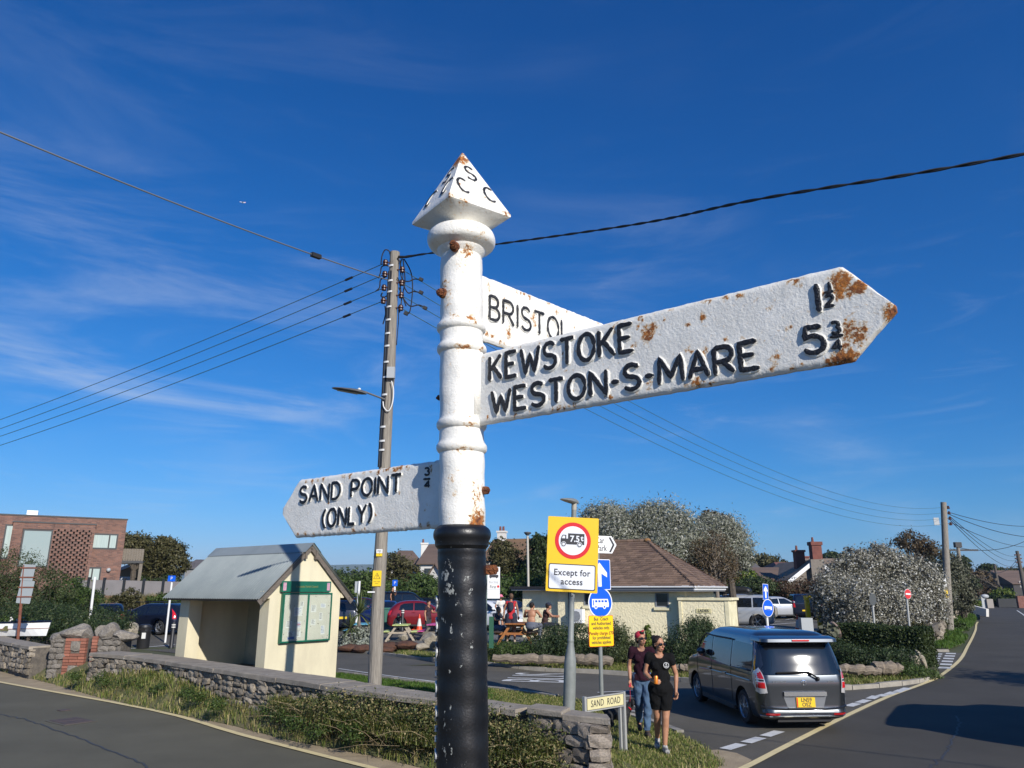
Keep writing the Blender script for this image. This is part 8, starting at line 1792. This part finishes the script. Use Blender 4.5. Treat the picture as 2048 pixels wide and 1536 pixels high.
mb.tube([o_+Vector((0,0,.024)), o_+Vector((0,0,-.024))], .004, 5).tube([o_+Vector((-.022,0,-.006)), o_+Vector((-.012,0,-.022)), o_+Vector((.012,0,-.022)), o_+Vector((.022,0,-.006))], .004, 5).tube([o_+Vector((-.012,0,.012)), o_+Vector((.012,0,.012))], .004, 5).ball(o_+Vector((0,0,.028)), .007).build('anchor_print', m_wht, pA, kind=None)
canl = Matrix.Translation((-.105,-.238,1.0))
cn = thing('drink_can', 'orange drink can in the hand of the woman in black', 'can', pA.matrix_basis@Vector((-.085,-.232,.985)))
MB().lathe([(.024,0),(.033,.006),(.033,.105),(.026,.118),(.026,.122)], 20).build('can_body', M('can_orange', (.75,.22,.02), .3, .4, col2=(.75,.6,.5), scale=30, lo=.6, hi=.68), cn, True); MB().lathe([(.0262,.116),(.0262,.1225)], 16).build('can_top', m_chrome, cn)
# woman in maroon, behind
fB = G(1290,1473); fB.z = hv(fB.x, fB.y)
jB = J(pel=(-.0,0,.93), sl=(-.16,0,1.36), sr=(.165,.0,1.36), el=(-.215,.03,1.10), wl=(-.215,-.05,.88), er=(.225,.03,1.11), wr=(.17,-.19,1.13), hl=(-.08,0,.90), hr=(.085,0,.90), kl=(-.07,.05,.50), al=(-.06,.26,.20), tl=(-.06,.18,.07), kr=(.06,-.08,.49), ar=(.035,-.06,.085), tr=(.045,-.21,.03), hyaw=R(30), hpitch=R(-4))
pB, TB = person('woman with a red headscarf, maroon T-shirt and blue jeans holding a dog lead', fB, R(-4), 1.68, jB, None, .0075, 1.0, ('loose', m_tmar, .88, .42), ('jeans', m_jean, .10, .006), 'scarf', True, m_sh2, [('l', ((0,-.1,-1),(.6,-.6,0))), ('r', ((-.1,-.8,.2),(-.7,.2,0)))])
MB().lathe([(.0275,0),(.0275,.008),(.0245,.008),(.0245,0)], 16, 0, Matrix.Translation((-.215,-.048,.892))).build('bracelet', m_tblk, pB)
cn2 = thing('drink_can', 'pink and black drink can held by the woman in maroon', 'can', pB.matrix_basis@Vector((.135,-.262,1.10)))
MB().lathe([(.022,0),(.027,.006),(.027,.13),(.022,.142)], 16).build('can_body', M('can_pink', (.12,.02,.04), .3, .4, col2=(.7,.3,.35), scale=24, lo=.5, hi=.6), cn2, True); MB().lathe([(.0225,.14),(.0225,.146)], 16).build('can_top', m_chrome, cn2)
# the dog behind the name plate
m_dog = M('black_fur', (.010,.010,.011), .75, bump=.8, bscale=60); dz = P(1236,1448,13.95); dl = Vector((dz.x, 13.95, hv(dz.x, 13.95)))
dg_ = thing('dog', 'small black dog on a red lead behind the SAND ROAD sign', 'dog', dl, R(8)); dg_.scale = (1.2,1.2,1.2); V = Vector
q = [('e', (-.10,0,.27), (.10,.075,.085)), ('e', (.06,0,.27), (.11,.085,.10)), ('c', (-.12,0,.28), .075, (.10,0,.28), .085), ('c', (.12,0,.30), .062, (.19,-.02,.40), .05), ('e', (.215,-.03,.43), (.058,.05,.05)), ('c', (.24,-.035,.42), .032, (.30,-.05,.40), .02), ('c', (.195,.02,.46), .018, (.185,.045,.40), .014), ('c', (.21,-.07,.46), .018, (.205,-.095,.40), .014),
     ('c', (-.19,0,.31), .022, (-.26,.02,.40), .012), ('c', (-.26,.02,.40), .012, (-.27,.03,.46), .007)]
for s in (-1, 1): q += [('c', (.11,s*.05,.24), .036, (.115,s*.055,.12), .022), ('c', (.115,s*.055,.12), .022, (.11,s*.055,.02), .018), ('c', (.11,s*.055,.018), .018, (.135,s*.055,.014), .015), ('c', (-.13,s*.05,.25), .05, (-.10,s*.06,.16), .03), ('c', (-.10,s*.06,.16), .028, (-.155,s*.06,.09), .018), ('c', (-.155,s*.06,.09), .017, (-.145,s*.06,.02), .016), ('c', (-.145,s*.06,.016), .016, (-.12,s*.06,.013), .014)]
link('body', solid(q, .009, m_dog, 'body', smooth=2, noise=.002), dg_)
MB().tube([Vector((.165+.055*math.cos(a)*.5, .058*math.sin(a)-.015, .355-.045*math.cos(a)*.6)) for a in np.linspace(0, 2*PI, 17)], .008, 5, cap=False).build('collar', m_red, dg_)
hnd = pB.matrix_basis@Vector((-.225,-.075,.80)); cl = Matrix.LocRotScale(dl, Matrix.Rotation(R(8),3,'Z'), Vector((1.2,1.2,1.2)))@Vector((.17,-.02,.40)); ld_ = thing('dog_lead', 'thin red dog lead from the hand of the woman in maroon to the dog', 'lead', hnd)
MB().tube(spline([Vector((0,0,.0)), (cl-hnd)*.5+Vector((.01,0,-.05)), cl-hnd], 6), .006, 5).build('lead_strap', m_scarf, ld_); MB().box((-.02,-.03,-.03),(.02,.03,.04)).build('lead_handle', m_scarf, ld_)
# background people -------------------------------------------------------
m_navy = M('navy_cloth', (.015,.018,.035), .85); m_redc = M('red_cloth', (.42,.012,.02), .8); m_whc = M('white_cloth', (.62,.60,.56), .85); m_pinkc = M('pink_cloth', (.72,.18,.27), .8); m_greyc = M('grey_cloth', (.10,.11,.14), .85); m_dkgc = M('dark_grey_cloth', (.035,.037,.04), .85); m_brn = M('brown_hair', (.10,.055,.03), .7)
VX = .017
def at_feet(u, v, y): p = P(u, v, y); return Vector((p.x, y, p.z))
f1 = at_feet(1022,1286,28.6); zpv = f1.z
t, T = person('woman in red top with a navy rucksack standing with her back to the camera', f1, R(176), 1.72, J(sl=(-.165,0,1.36), el=(-.235,0,1.12), er=(.235,0,1.12), wl=(-.25,-.02,.88), wr=(.26,-.03,.88), hl=(-.09,0,.9), kl=(-.12,0,.48), al=(-.13,.02,.085), tl=(-.14,-.12,.03), kr=(.12,0,.48), ar=(.13,.02,.085), tr=(.14,-.12,.03), hyaw=R(12)), None, VX, 1.0, ('vest', m_redc, .80, 0), ('shorts', m_navy, .58, .03), 'short', False, M('sandal', (.35,.28,.22), .8), skin=m_skin2, hairm=m_brn)
link('rucksack', solid([('e', (0,.13,1.22), (.11,.075,.16)), ('e', (0,.17,1.14), (.09,.06,.09)), ('c', (-.08,.09,1.33), .02, (-.1,.0,1.41), .02), ('c', (.08,.09,1.33), .02, (.1,.0,1.41), .02)], .012, m_navy, 'rucksack'), t)
t, T = person('child in white clothes and a pink sun hat beside the woman with the rucksack', at_feet(1001,1264,30.5), R(200), 1.38, J(el=(-.26,0,1.14), wl=(-.17,-.02,.95), er=(.26,0,1.14), wr=(.16,-.02,.96)), None, VX, .9, ('loose', m_whc, .80, .45), ('shorts', m_whc, .56, .04), 'short', False, m_pinkc, hairm=m_brn)
link('sun_hat', solid([('e', T(0,.01,.075), (.095,.105,.075)), ('e', T(0,.0,.04), (.15,.16,.022))], .012, m_pinkc, 'sun_hat'), t)
# seated pair at the wooden picnic bench
sp_ = at_feet(1062,1283,28.0); seat = dict(pel=(0,0,.52), wai=(0,-.02,.66), che=(0,-.06,.84), nek=(0,-.10,1.00), hed=(0,-.16,1.12), sl=(-.19,-.07,.96), sr=(.19,-.07,.96), el=(-.30,-.20,.78), er=(.30,-.20,.78), wl=(-.18,-.40,.78), wr=(.18,-.40,.78), hl=(-.09,-.04,.50), hr=(.09,-.04,.50), kl=(-.20,-.42,.50), kr=(.20,-.42,.50), al=(-.2,-.30,.09), ar=(.2,-.36,.09), tl=(-.22,-.44,.03), tr=(.22,-.5,.03))
t, T = person('shirtless man in grey shorts sitting hunched on the wooden picnic bench, back to the camera', sp_, R(160), 1.78, J(**seat, hyaw=R(-20)), None, VX, 1.1, None, ('shorts', m_greyc, -1, .012), 'short', False, m_whc, skin=m_skin, male=True)
t, T = person('man in a black cap and brown vest sitting at the end of the picnic bench', sp_+Vector((.50,.5,0)), R(100), 1.75, J(**{**seat, 'el': (-.26,-.22,.80), 'wl': (-.1,-.42,.80)}, hyaw=R(10)), None, VX, 1.05, ('vest', M('brown_vest', (.05,.02,.018), .85), .50, 0), ('shorts', m_navy, -1, .012), 'short', False, m_whc, skin=m_skin2, male=True)
link('cap', solid([('e', T(0,.01,.065), (.092,.102,.07)), ('c', T(-.03,-.10,.05), .014, T(.03,-.10,.05), .014), ('c', T(-.03,-.14,.045), .012, T(.03,-.14,.045), .012)], .012, m_navy, 'cap'), t)
t, T = person('man in black clothes standing sideways by the pink picnic table, reaching right', at_feet(855,1277,38.5), R(60), 1.78, J(er=(.22,-.10,1.12), wr=(.20,-.36,1.14), hyaw=R(0), hpitch=R(14)), None, VX, 1.05, ('loose', M('dark_plum_cloth', (.03,.012,.018), .85), .86, .35), ('trousers', m_dkgc, .1, .01), 'short', False, m_tblk, male=True)
t, T = person('distant person in black raising a hand to the face beside the black four wheel drive', at_feet(783,1230,50.5), R(80), 1.75, J(er=(.24,-.12,1.15), wr=(.05,-.22,1.38)), None, .025, 1.0, ('loose', m_tblk, .86, .3), ('trousers', m_tblk, .1, .01), 'short', False, m_tblk)
t, T = person('seated person in grey jeans half hidden by the green timetable case', at_feet(990,1284,29.5), R(60), 1.7, J(**seat, hyaw=R(0)), None, VX, 1.0, ('loose', m_navy, .50, .5), ('jeans', m_greyc, -1, .01), 'short', False, m_tblk, hairm=m_brn)
# ------------------------------------------------------------------ picnic tables, bins, cones, bollards and small signs
m_oran = M('orange_stained_wood', (.42,.17,.05), .7, col2=(.3,.11,.03), scale=4, sv=(1,1,6)); m_lime = M('lime_paint', (.50,.58,.18), .7, col2=(.42,.48,.2), scale=6); m_cyan = M('sky_blue_paint', (.10,.36,.50), .7, col2=(.08,.28,.4), scale=6); m_magn = M('magenta_paint', (.52,.08,.26), .7, col2=(.42,.07,.22), scale=6); m_palew = M('pale_timber', (.42,.36,.28), .85, col2=(.3,.25,.19), scale=4, sv=(1,1,6))
def picnic(label, loc, rz, topm, legm, L=1.5, seatm=None, sc=1.0):
    t = thing('picnic_table', label, 'picnic table', loc, rz, group='picnic tables'); t.scale = (sc, sc, sc)
    for k in range(5): MB().box((-L/2, -.36+k*.145, .70), (L/2, -.36+k*.145+.135, .74)).build('top_board', topm, t)
    for s in (-1, 1):
        for k in range(2): MB().box((-L/2, s*.64-.13+k*.135, .42), (L/2, s*.64-.13+k*.135+.125, .46)).build('seat_board', seatm or topm, t)
        for x in (-L/2+.18, L/2-.18): MB().bar((x,s*.18,.70),(x,s*.66,.0),.045,.09).build('leg', legm, t)
    for x in (-L/2+.24, L/2-.24): MB().box((x-.02,-.78,.34),(x+.02,.78,.42)).build('cross_beam', legm, t); MB().box((x-.02,-.3,.62),(x+.02,.3,.70)).build('cross_beam', legm, t)
    return t
tb1 = at_feet(1052,1290,28.3); picnic('orange stained wooden picnic table where the two men sit', tb1+Vector((-.25,.55,0)), R(78), m_oran, m_oran, 1.6, M('dark_wood', (.06,.035,.025), .8))
g2 = at_feet(802,1283,36.5); g2.z = gz(g2.x, 36.5)+.02; picnic('lime green topped picnic table right of the wooden pole', g2, R(4), m_lime, m_palew, 1.3, sc=1.0).rotation_euler = (0,0,R(92))
g2 = at_feet(722,1270,37); g2.z = gz(g2.x, 37)+.02; picnic('sky blue picnic table behind the cordylines', g2, R(96), m_cyan, m_wood, 1.6)
g2 = at_feet(874,1280,36.8); g2.z = gz(g2.x, 36.8)+.02; picnic('magenta picnic table partly behind the black post', g2, R(86), m_magn, m_wood, 1.8)
bx = MB()
fb = at_feet(1048,1262,28.8); MB().box((-.16,-.12,0),(.16,.12,.06)).build('food_tray', m_whc, None, label='small white and yellow food tray on the picnic table of the two men', cat='tray', loc=tb1+Vector((-.45,.55,.745)))
# bins
m_bing = M('green_bin_plastic', (.02,.11,.075), .5)
bq = P(784,1235,46); bz = gz(bq.x,46); t = thing('wheeled_bin', 'large dark green box shaped bin right of the wooden pole', 'bin', (bq.x,46,bz), R(12)); MB().prism([(-.42,0),(.42,0),(.46,1.0),(-.46,1.0)], .8).build('bin_body', m_bing, t); MB().box((-.49,-.04,1.0),(.49,.84,1.09)).build('lid', m_bing, t); MB().box((.05,-.012,.62),(.19,-.002,.92)).build('notice', m_wht, t)
def litter(label, u, v, y, h, r, sticker=True):
    q = P(u, v, y); t = thing('litter_bin', label, 'litter bin', (q.x, y, gz(q.x, y))); MB().lathe([(r*.92,0),(r,.05),(r,h*.68),(r*1.05,h*.70),(r*1.05,h*.74),(r*.98,h*.75),(r*.98,h*.86),(r*1.02,h*.88),(r*.9,h*.97),(r*.5,h)], 24).build('bin_body', m_blkpl, t, True)
    if sticker: MB().box((.02,-r*1.06,h*.42),(.02+r*.62,-r*.9,h*.66)).build('sticker', m_wht, t)
    MB().box((-r*.5,-r*1.0,h*.76),(r*.5,-r*.9,h*.84)).build('opening', m_void, t)
litter('black round litter bin with a white sticker behind the traffic cones', 820, 1240, 44, 1.15, .29); litter('black round litter bin with a white sticker left of the bus shelter', 289, 1265, 33.5, .98, .25)
m_cone = M('cone_orange', (.75,.07,.02), .5)
def cone(label, u, y, vt, vb):
    q = P(u, vb, y); z0 = gz(q.x, y); h = P(u, vt, y).z-z0; t = thing('traffic_cone', label, 'traffic cone', (q.x, y, z0), group='orange and white traffic cones'); r = h*.2
    MB().box((-r*1.25,-r*1.25,0),(r*1.25,r*1.25,h*.05)).build('base', m_cone, t); MB().lathe([(r,h*.05),(r*.78,h*.26),(r*.76,h*.26)], 16, cap=False).lathe([(r*.36,h*.72),(r*.14,h)], 16).build('cone_body', m_cone, t, True); MB().lathe([(r*.785,h*.26),(r*.365,h*.72)], 16, cap=False).build('white_band', m_whc, t, True)
cone('traffic cone just right of the green bin', 800, 43.2, 1225, 1251); cone('taller of the two cones left of the man in black', 833, 43, 1225, 1250); cone('shorter of the two cones left of the man in black', 838.5, 42.6, 1228, 1250); cone('lone cone on the grass near the yellow barrier post', 1596, 43, 1229, 1251)
def bollard(label, u, v, y, h, r=.06):
    q = P(u, v, y); z = gz(q.x, y); t = thing('bollard', label, 'bollard', (q.x, y, z)); MB().lathe([(r*1.2,0),(r*1.15,.1),(r,.12),(r,h*.93),(r*.7,h)], 16).build('bollard_body', m_blkpl, t, True)
    for k in (.80, .89): MB().lathe([(r*1.03,h*k),(r*1.03,h*(k+.045))], 16).build('white_band', m_whc, t)
bollard('black bollard with white bands between the litter bin and the bus shelter', 346, 1262, 33.5, 1.05, .08); bollard('black bollard with white bands in front of the cones', 805, 1240, 42, 1.15, .08)
# sign backs, posts, small blue signs
def post(label, ub, vb, ut, vt, y, r, mat, cat='post', zb=None, kind='sign_post', group=None):
    b, t_ = P(ub, vb, y), P(ut, vt, y); z0 = gz(b.x, y) if zb is None else zb; d = t_-b; k = (z0-b.z)/d.z; bb = b+d*k; o = thing(kind, label, cat, (bb.x, y, z0), group=group); MB().tube([(0,0,-.05), t_-Vector((bb.x,y,z0))], r, 10).build('post', mat, o, True); return o, bb, t_
m_rust = M('rusty_post', (.24,.08,.045), .85, col2=(.12,.045,.03), scale=9)
o, bb, tt = post('pair of grey sign backs on a rusty post beside the white boat', 37, 1265, 49, 1130, 25.5, .045, m_rust, 'road sign')
for u, v, w, h in ((54,1145,.42,.52), (49,1184,.46,.72)):
    c = P(u, v, 25.42); MB().prism(rrect(w, h, .03), .012, 0, Matrix.Rotation(R(4),4,'Y')).build('sign_back', M('sign_back_pale', (.30,.33,.34), .5), o, loc=(c.x-bb.x, -.04+.0, c.z-bb.z)); 
    for dz_ in (-.15, .15): MB().box((-.25,-.06,-.02),(.25,-.03,.02)).build('clamp_bar', m_rust, o, loc=(c.x-bb.x, 0, c.z-bb.z+dz_))
post('white leaning post in the dark juniper left of the shelter', 179, 1246, 190, 1154, 31.5, .05, m_wht); o, bb, tt = post('white post carrying a small blue sign left of the shelter roof', 338, 1215, 345, 1152, 36, .045, m_wht, 'road sign')
c = P(343,1157,35.9); MB().box((-.17,-.03,-.13),(.17,-.0,.13)).build('blue_sign', m_blue, o, loc=(c.x-bb.x,-.06,c.z-bb.z)); text(o, 'P', .2, (c.x-bb.x,-.095,c.z-bb.z), m_wht, ext=.004)
o, bb, tt = post('white post with a small blue parking sign behind the black four wheel drive', 789, 1185, 790, 1161, 58, .08, m_wht, 'road sign', zb=.3); c = P(790,1166,57.9); MB().box((-.19,-.03,-.22),(.19,0,.22)).build('blue_sign', m_blue, o, loc=(c.x-bb.x,-.1,c.z-bb.z)); text(o, 'P', .3, (c.x-bb.x,-.14,c.z-bb.z), m_wht, ext=.004)
o, bb, tt = post('white post and grey sign back beside the cordyline leaves', 716, 1200, 719, 1162, 40, .06, m_wht, 'road sign'); c = P(714,1174,39.9); MB().box((-.14,-.03,-.28),(.14,0,.28)).build('sign_back', m_boxg, o, loc=(c.x-bb.x,.08,c.z-bb.z))
post('tall pale lamp post rising behind the flat roof of the toilets', 1057, 1190, 1055, 1072, 46, .07, m_pale_ if False else M('pale_post', (.45,.42,.36), .6), 'street lamp', kind='lamp_post'); q = P(1055,1071,46); MB().lathe([(.08,0),(.22,.16),(.2,.2),(.05,.22)], 12).build('lamp_head', m_gcast, [k for k in bpy.data.objects if k.name.startswith('lamp_post')][-1], True, loc=(q.x-[k for k in bpy.data.objects if k.name.startswith('lamp_post')][-1].location.x, 0, q.z-.0-[k for k in bpy.data.objects if k.name.startswith('lamp_post')][-1].location.z))
o, bb, tt = post('white post with blue arrow sign and round blue coach sign above the van roof', 1536, 1262, 1529, 1172, 33, .05, m_wht, 'road sign'); an_ = R(24)
def plt(o, bb, u, v, y, poly, mat, rz, dy=-.07, d=.012, par=None, nm='sign_face'): c = P(u, v, y); return MB().prism(poly, d).build(nm, mat, par or o, loc=(c.x-bb.x, dy, c.z-bb.z), rot=(0, R(4), rz))
plt(o, bb, 1530, 1184, 33, rrect(.30, .66, .02), m_wsign, an_); plt(o, bb, 1530, 1184, 33, rrect(.27, .63, .02), m_blue, an_, -.085); plt(o, bb, 1530, 1184, 33, [(-.035,-.25),(.035,-.25),(.035,.05),(.10,.0),(.10,.09),(0,.25),(-.10,.09),(-.10,.0),(-.035,.05)], m_wsign, an_, -.1)
plt(o, bb, 1535, 1216, 33, [(x*.30, z*.36) for x, z in disc(1)], m_wsign, an_); plt(o, bb, 1535, 1216, 33, [(x*.27, z*.335) for x, z in disc(1)], m_blue, an_, -.085); plt(o, bb, 1535, 1216, 33, [(-.2,-.07),(.2,-.07),(.2,.07),(-.2,.07)], m_wsign, an_, -.1); plt(o, bb, 1535, 1218, 33, [(-.12,-.015),(.12,-.015),(.12,.015),(-.12,.015)], m_blue, an_, -.115)
o, bb, tt = post('no entry sign, red disc with a white bar, in front of the white poplar', 1819, 1256, 1812, 1182, 34, .045, m_al, 'road sign', zb=0); plt(o, bb, 1814, 1188, 34, [(x*.15, z*.215) for x, z in disc(1)], m_wsign, 0); plt(o, bb, 1814, 1188, 34, [(x*.135, z*.2) for x, z in disc(1)], m_red, 0, -.085); plt(o, bb, 1814, 1188, 34, [(-.105,-.035),(.105,-.035),(.105,.035),(-.105,.035)], m_wsign, 0, -.1)
o, bb, tt = post('round sign seen from behind on a white post in front of the white poplar', 1749, 1252, 1743, 1186, 34, .045, m_al, 'road sign', zb=0); plt(o, bb, 1744, 1199, 34, [(x*.15, z*.25) for x, z in disc(1)], M('sign_back_dark', (.05,.06,.065), .6), 0)
# height barrier
m_yp = M('yellow_barrier', (.72,.50,.01), .5); hb_ = thing('height_barrier', 'yellow height barrier posts at the car park entrance beside the white poplar', 'barrier', (P(1617,1225,41).x, 41, .2))
for u in (1616, 1638): q = P(u, 1225, 41); MB().box((q.x-P(1617,1225,41).x-.1,-.1,0),(q.x-P(1617,1225,41).x+.1,.1,P(u,1191,41).z-.2)).build('post', m_yp, hb_)
q = P(1616,1191,41); MB().box((-.15,-.12,q.z-.42),(.2,.12,q.z-.2)).build('bracket', m_yp, hb_)
q = P(1610,1232,38); MB().box((-.28,-.2,0),(.28,.2,.95)).build('service_box', m_boxg, None, label='grey green service cabinet at the foot of the yellow barrier', cat='cabinet', loc=(q.x,38,.15))
# boat planter
bq = P(-10,1262,27.5); bt = thing('boat', 'white wooden rowing boat used as a flower planter behind the left wall', 'boat', (bq.x,27.5,P(50,1272,27.5).z), R(-7)); Lb = P(108,1262,27.5).x-bq.x; Hb = .46
vs = []; fs = []; N = 20
for i in range(N+1):
    t = i/N; x = -2.2+(Lb+2.2)*t; w = .62*(1-max(0, (t-.45)/.55)**2.2)+.01; sh_ = .10*max(0, t-.5)**1.5+.0; 
    for s, z, ww in ((-1,Hb+sh_,w),(-1,Hb*.55+sh_*.6,w*.93),(-1,.02,w*.6),(1,.02,w*.6),(1,Hb*.55+sh_*.6,w*.93),(1,Hb+sh_,w)): vs.append((x-.10*(1-z/Hb)*t, s*ww, z))
for i in range(N):
    for k in range(5): a = i*6+k; fs.append((a, a+6, a+7, a+1))
fs.append((0,1,2,3,4,5)); MB().add(vs, fs).build('hull', M('boat_white', (.74,.75,.76), .45), bt)
for s in (-1, 1): MB().tube([Vector(vs[i*6+(0 if s < 0 else 5)]) for i in range(N+1)], .03, 6).build('gunwale', P_['navy'], bt); MB().tube([Vector(vs[i*6+(1 if s < 0 else 4)])+Vector((0,s*.006,0)) for i in range(N+1)], .012, 5).build('strake', M('boat_trim', (.35,.2,.16), .6), bt)
MB().box((-2.1,-.5,.2),(Lb-1.2,.5,Hb-.1)).build('soil', m_soil, bt)
mb = MB(); rr_2 = random.Random(4)
for i in range(16): x = rr_2.uniform(-.5, Lb-1.1); mb.ball((x, rr_2.uniform(-.3,.3), Hb+rr_2.uniform(.02,.16)), .035, nu=6, nv=4)
mb.build('white_flowers', m_whc, bt, kind='stuff'); leaves('foliage', [((x, 0, Hb+.0), (.35,.35,.14), 1) for x in (-.3,.3,1.0)], 1500, .03, LM['mid'], bt, seed=77)
# far end of the right hand road: pillar, walls, bin, kerb line
gp = P(1917,1226,76); o = thing('gate_pillar', 'white painted gate pillar with a ball on top beyond the right hand pole', 'pillar', (gp.x,76,0)); MB().box((-.33,-.33,0),(.33,.33,1.55)).box((-.42,-.42,1.5),(.42,.42,1.66)).build('pillar', m_hw, o); MB().ball((0,0,1.92), .3).build('ball_finial', m_hw, o, True)
MB().bar((.3,0,.9),(1.0,-3,.35),.3,.7).build('sloping_wall', m_hw, o)
rw = thing('stone_wall', 'rough stone garden wall running up to the white gate pillar', 'wall'); a, b = P(1872,1255,44), P(1915,1225,74); a.z = b.z = 0; wr_ = [Vector((a.x, a.y)), Vector((b.x, b.y))]
q = [wr_[0].lerp(wr_[1], k/6) for k in range(7)]; wallcore(rw, [p+Vector((-.4,.0)) for p in q], q, 1.05, 0)
rs = random.Random(9)
for i in range(70):
    p = wr_[0].lerp(wr_[1], rs.random()**1.3); o = link('stone', ROCK[rs.randrange(8)], rw, loc=(p.x+.02, p.y, rs.uniform(.15,1.15)), rot=(rs.random()*3,rs.random()*3,rs.random()*3)); k = rs.uniform(.2,.36); o.scale = (k,k,k*.8)
nw = thing('stone_wall', 'short ivy edged stone wall by the foot of the right hand pole', 'wall'); q = [P(1868,1260,35.5), P(1885,1252,41)]; q = [Vector((p.x, p.y)) for p in q]; wallcore(nw, [p+Vector((-.35,0)) for p in q], q, .8, 0)
for i in range(26): p = q[0].lerp(q[1], rs.random()); o = link('stone', ROCK[rs.randrange(8)], nw, loc=(p.x+.03, p.y-.02, rs.uniform(.1,.8)), rot=(rs.random()*3,rs.random()*3,rs.random()*3)); k = rs.uniform(.14,.26); o.scale = (k,k,k*.8)
gw = thing('garden_wall', 'low brick garden wall closing the bend at the end of the right hand road', 'wall'); 
for u0, u1, y, h, mt in ((1936,1962,113,1.5,m_bw),(1998,2034,112,1.2,m_dkgc),(2038,2080,108,1.6,m_bw)): a, b = P(u0,1212,y), P(u1,1212,y); MB().box((a.x,y,-.1),(b.x,y+.4,h)).build('wall_panel', mt, gw)
bq = P(1977,1212,108); o = thing('wheeled_bin', 'pale bins standing at the bend at the far end of the right hand road', 'bin', (bq.x,108,0)); MB().box((-.35,-.4,0),(.5,.4,1.2)).build('bin_body', M('bin_grey', (.28,.25,.22), .7), o); MB().box((-.9,-.1,0),(-.37,.5,1.5)).build('bin_body', m_boxg, o); MB().ball((-.3,0,1.55), (.55,.35,.3)).build('bag', m_boxg, o, True)
line_obj('right_edge_line', [G(*p) for p in ((2034,1221),(2046,1229),(2060,1240))], .14, m_white)
# ------------------------------------------------------------------ the air
hm = bpy.data.meshes.new('haze'); q = MB().box((-6000,-400,-8),(6000,5200,165)); hm.from_pydata([tuple(v) for v in q.v], [], q.f); hz = link('haze', hm, kind='stuff')
m = bpy.data.materials.new('air'); m.use_nodes = True; nt = m.node_tree; nt.nodes.clear(); o = nn(nt, 'ShaderNodeOutputMaterial'); v = nn(nt, 'ShaderNodeVolumePrincipled'); v.inputs['Color'].default_value = (.55,.75,1,1); v.inputs['Density'].default_value = .00013; v.inputs['Anisotropy'].default_value = 0; nt.links.new(v.outputs[0], o.inputs['Volume']); hm.materials.append(m)
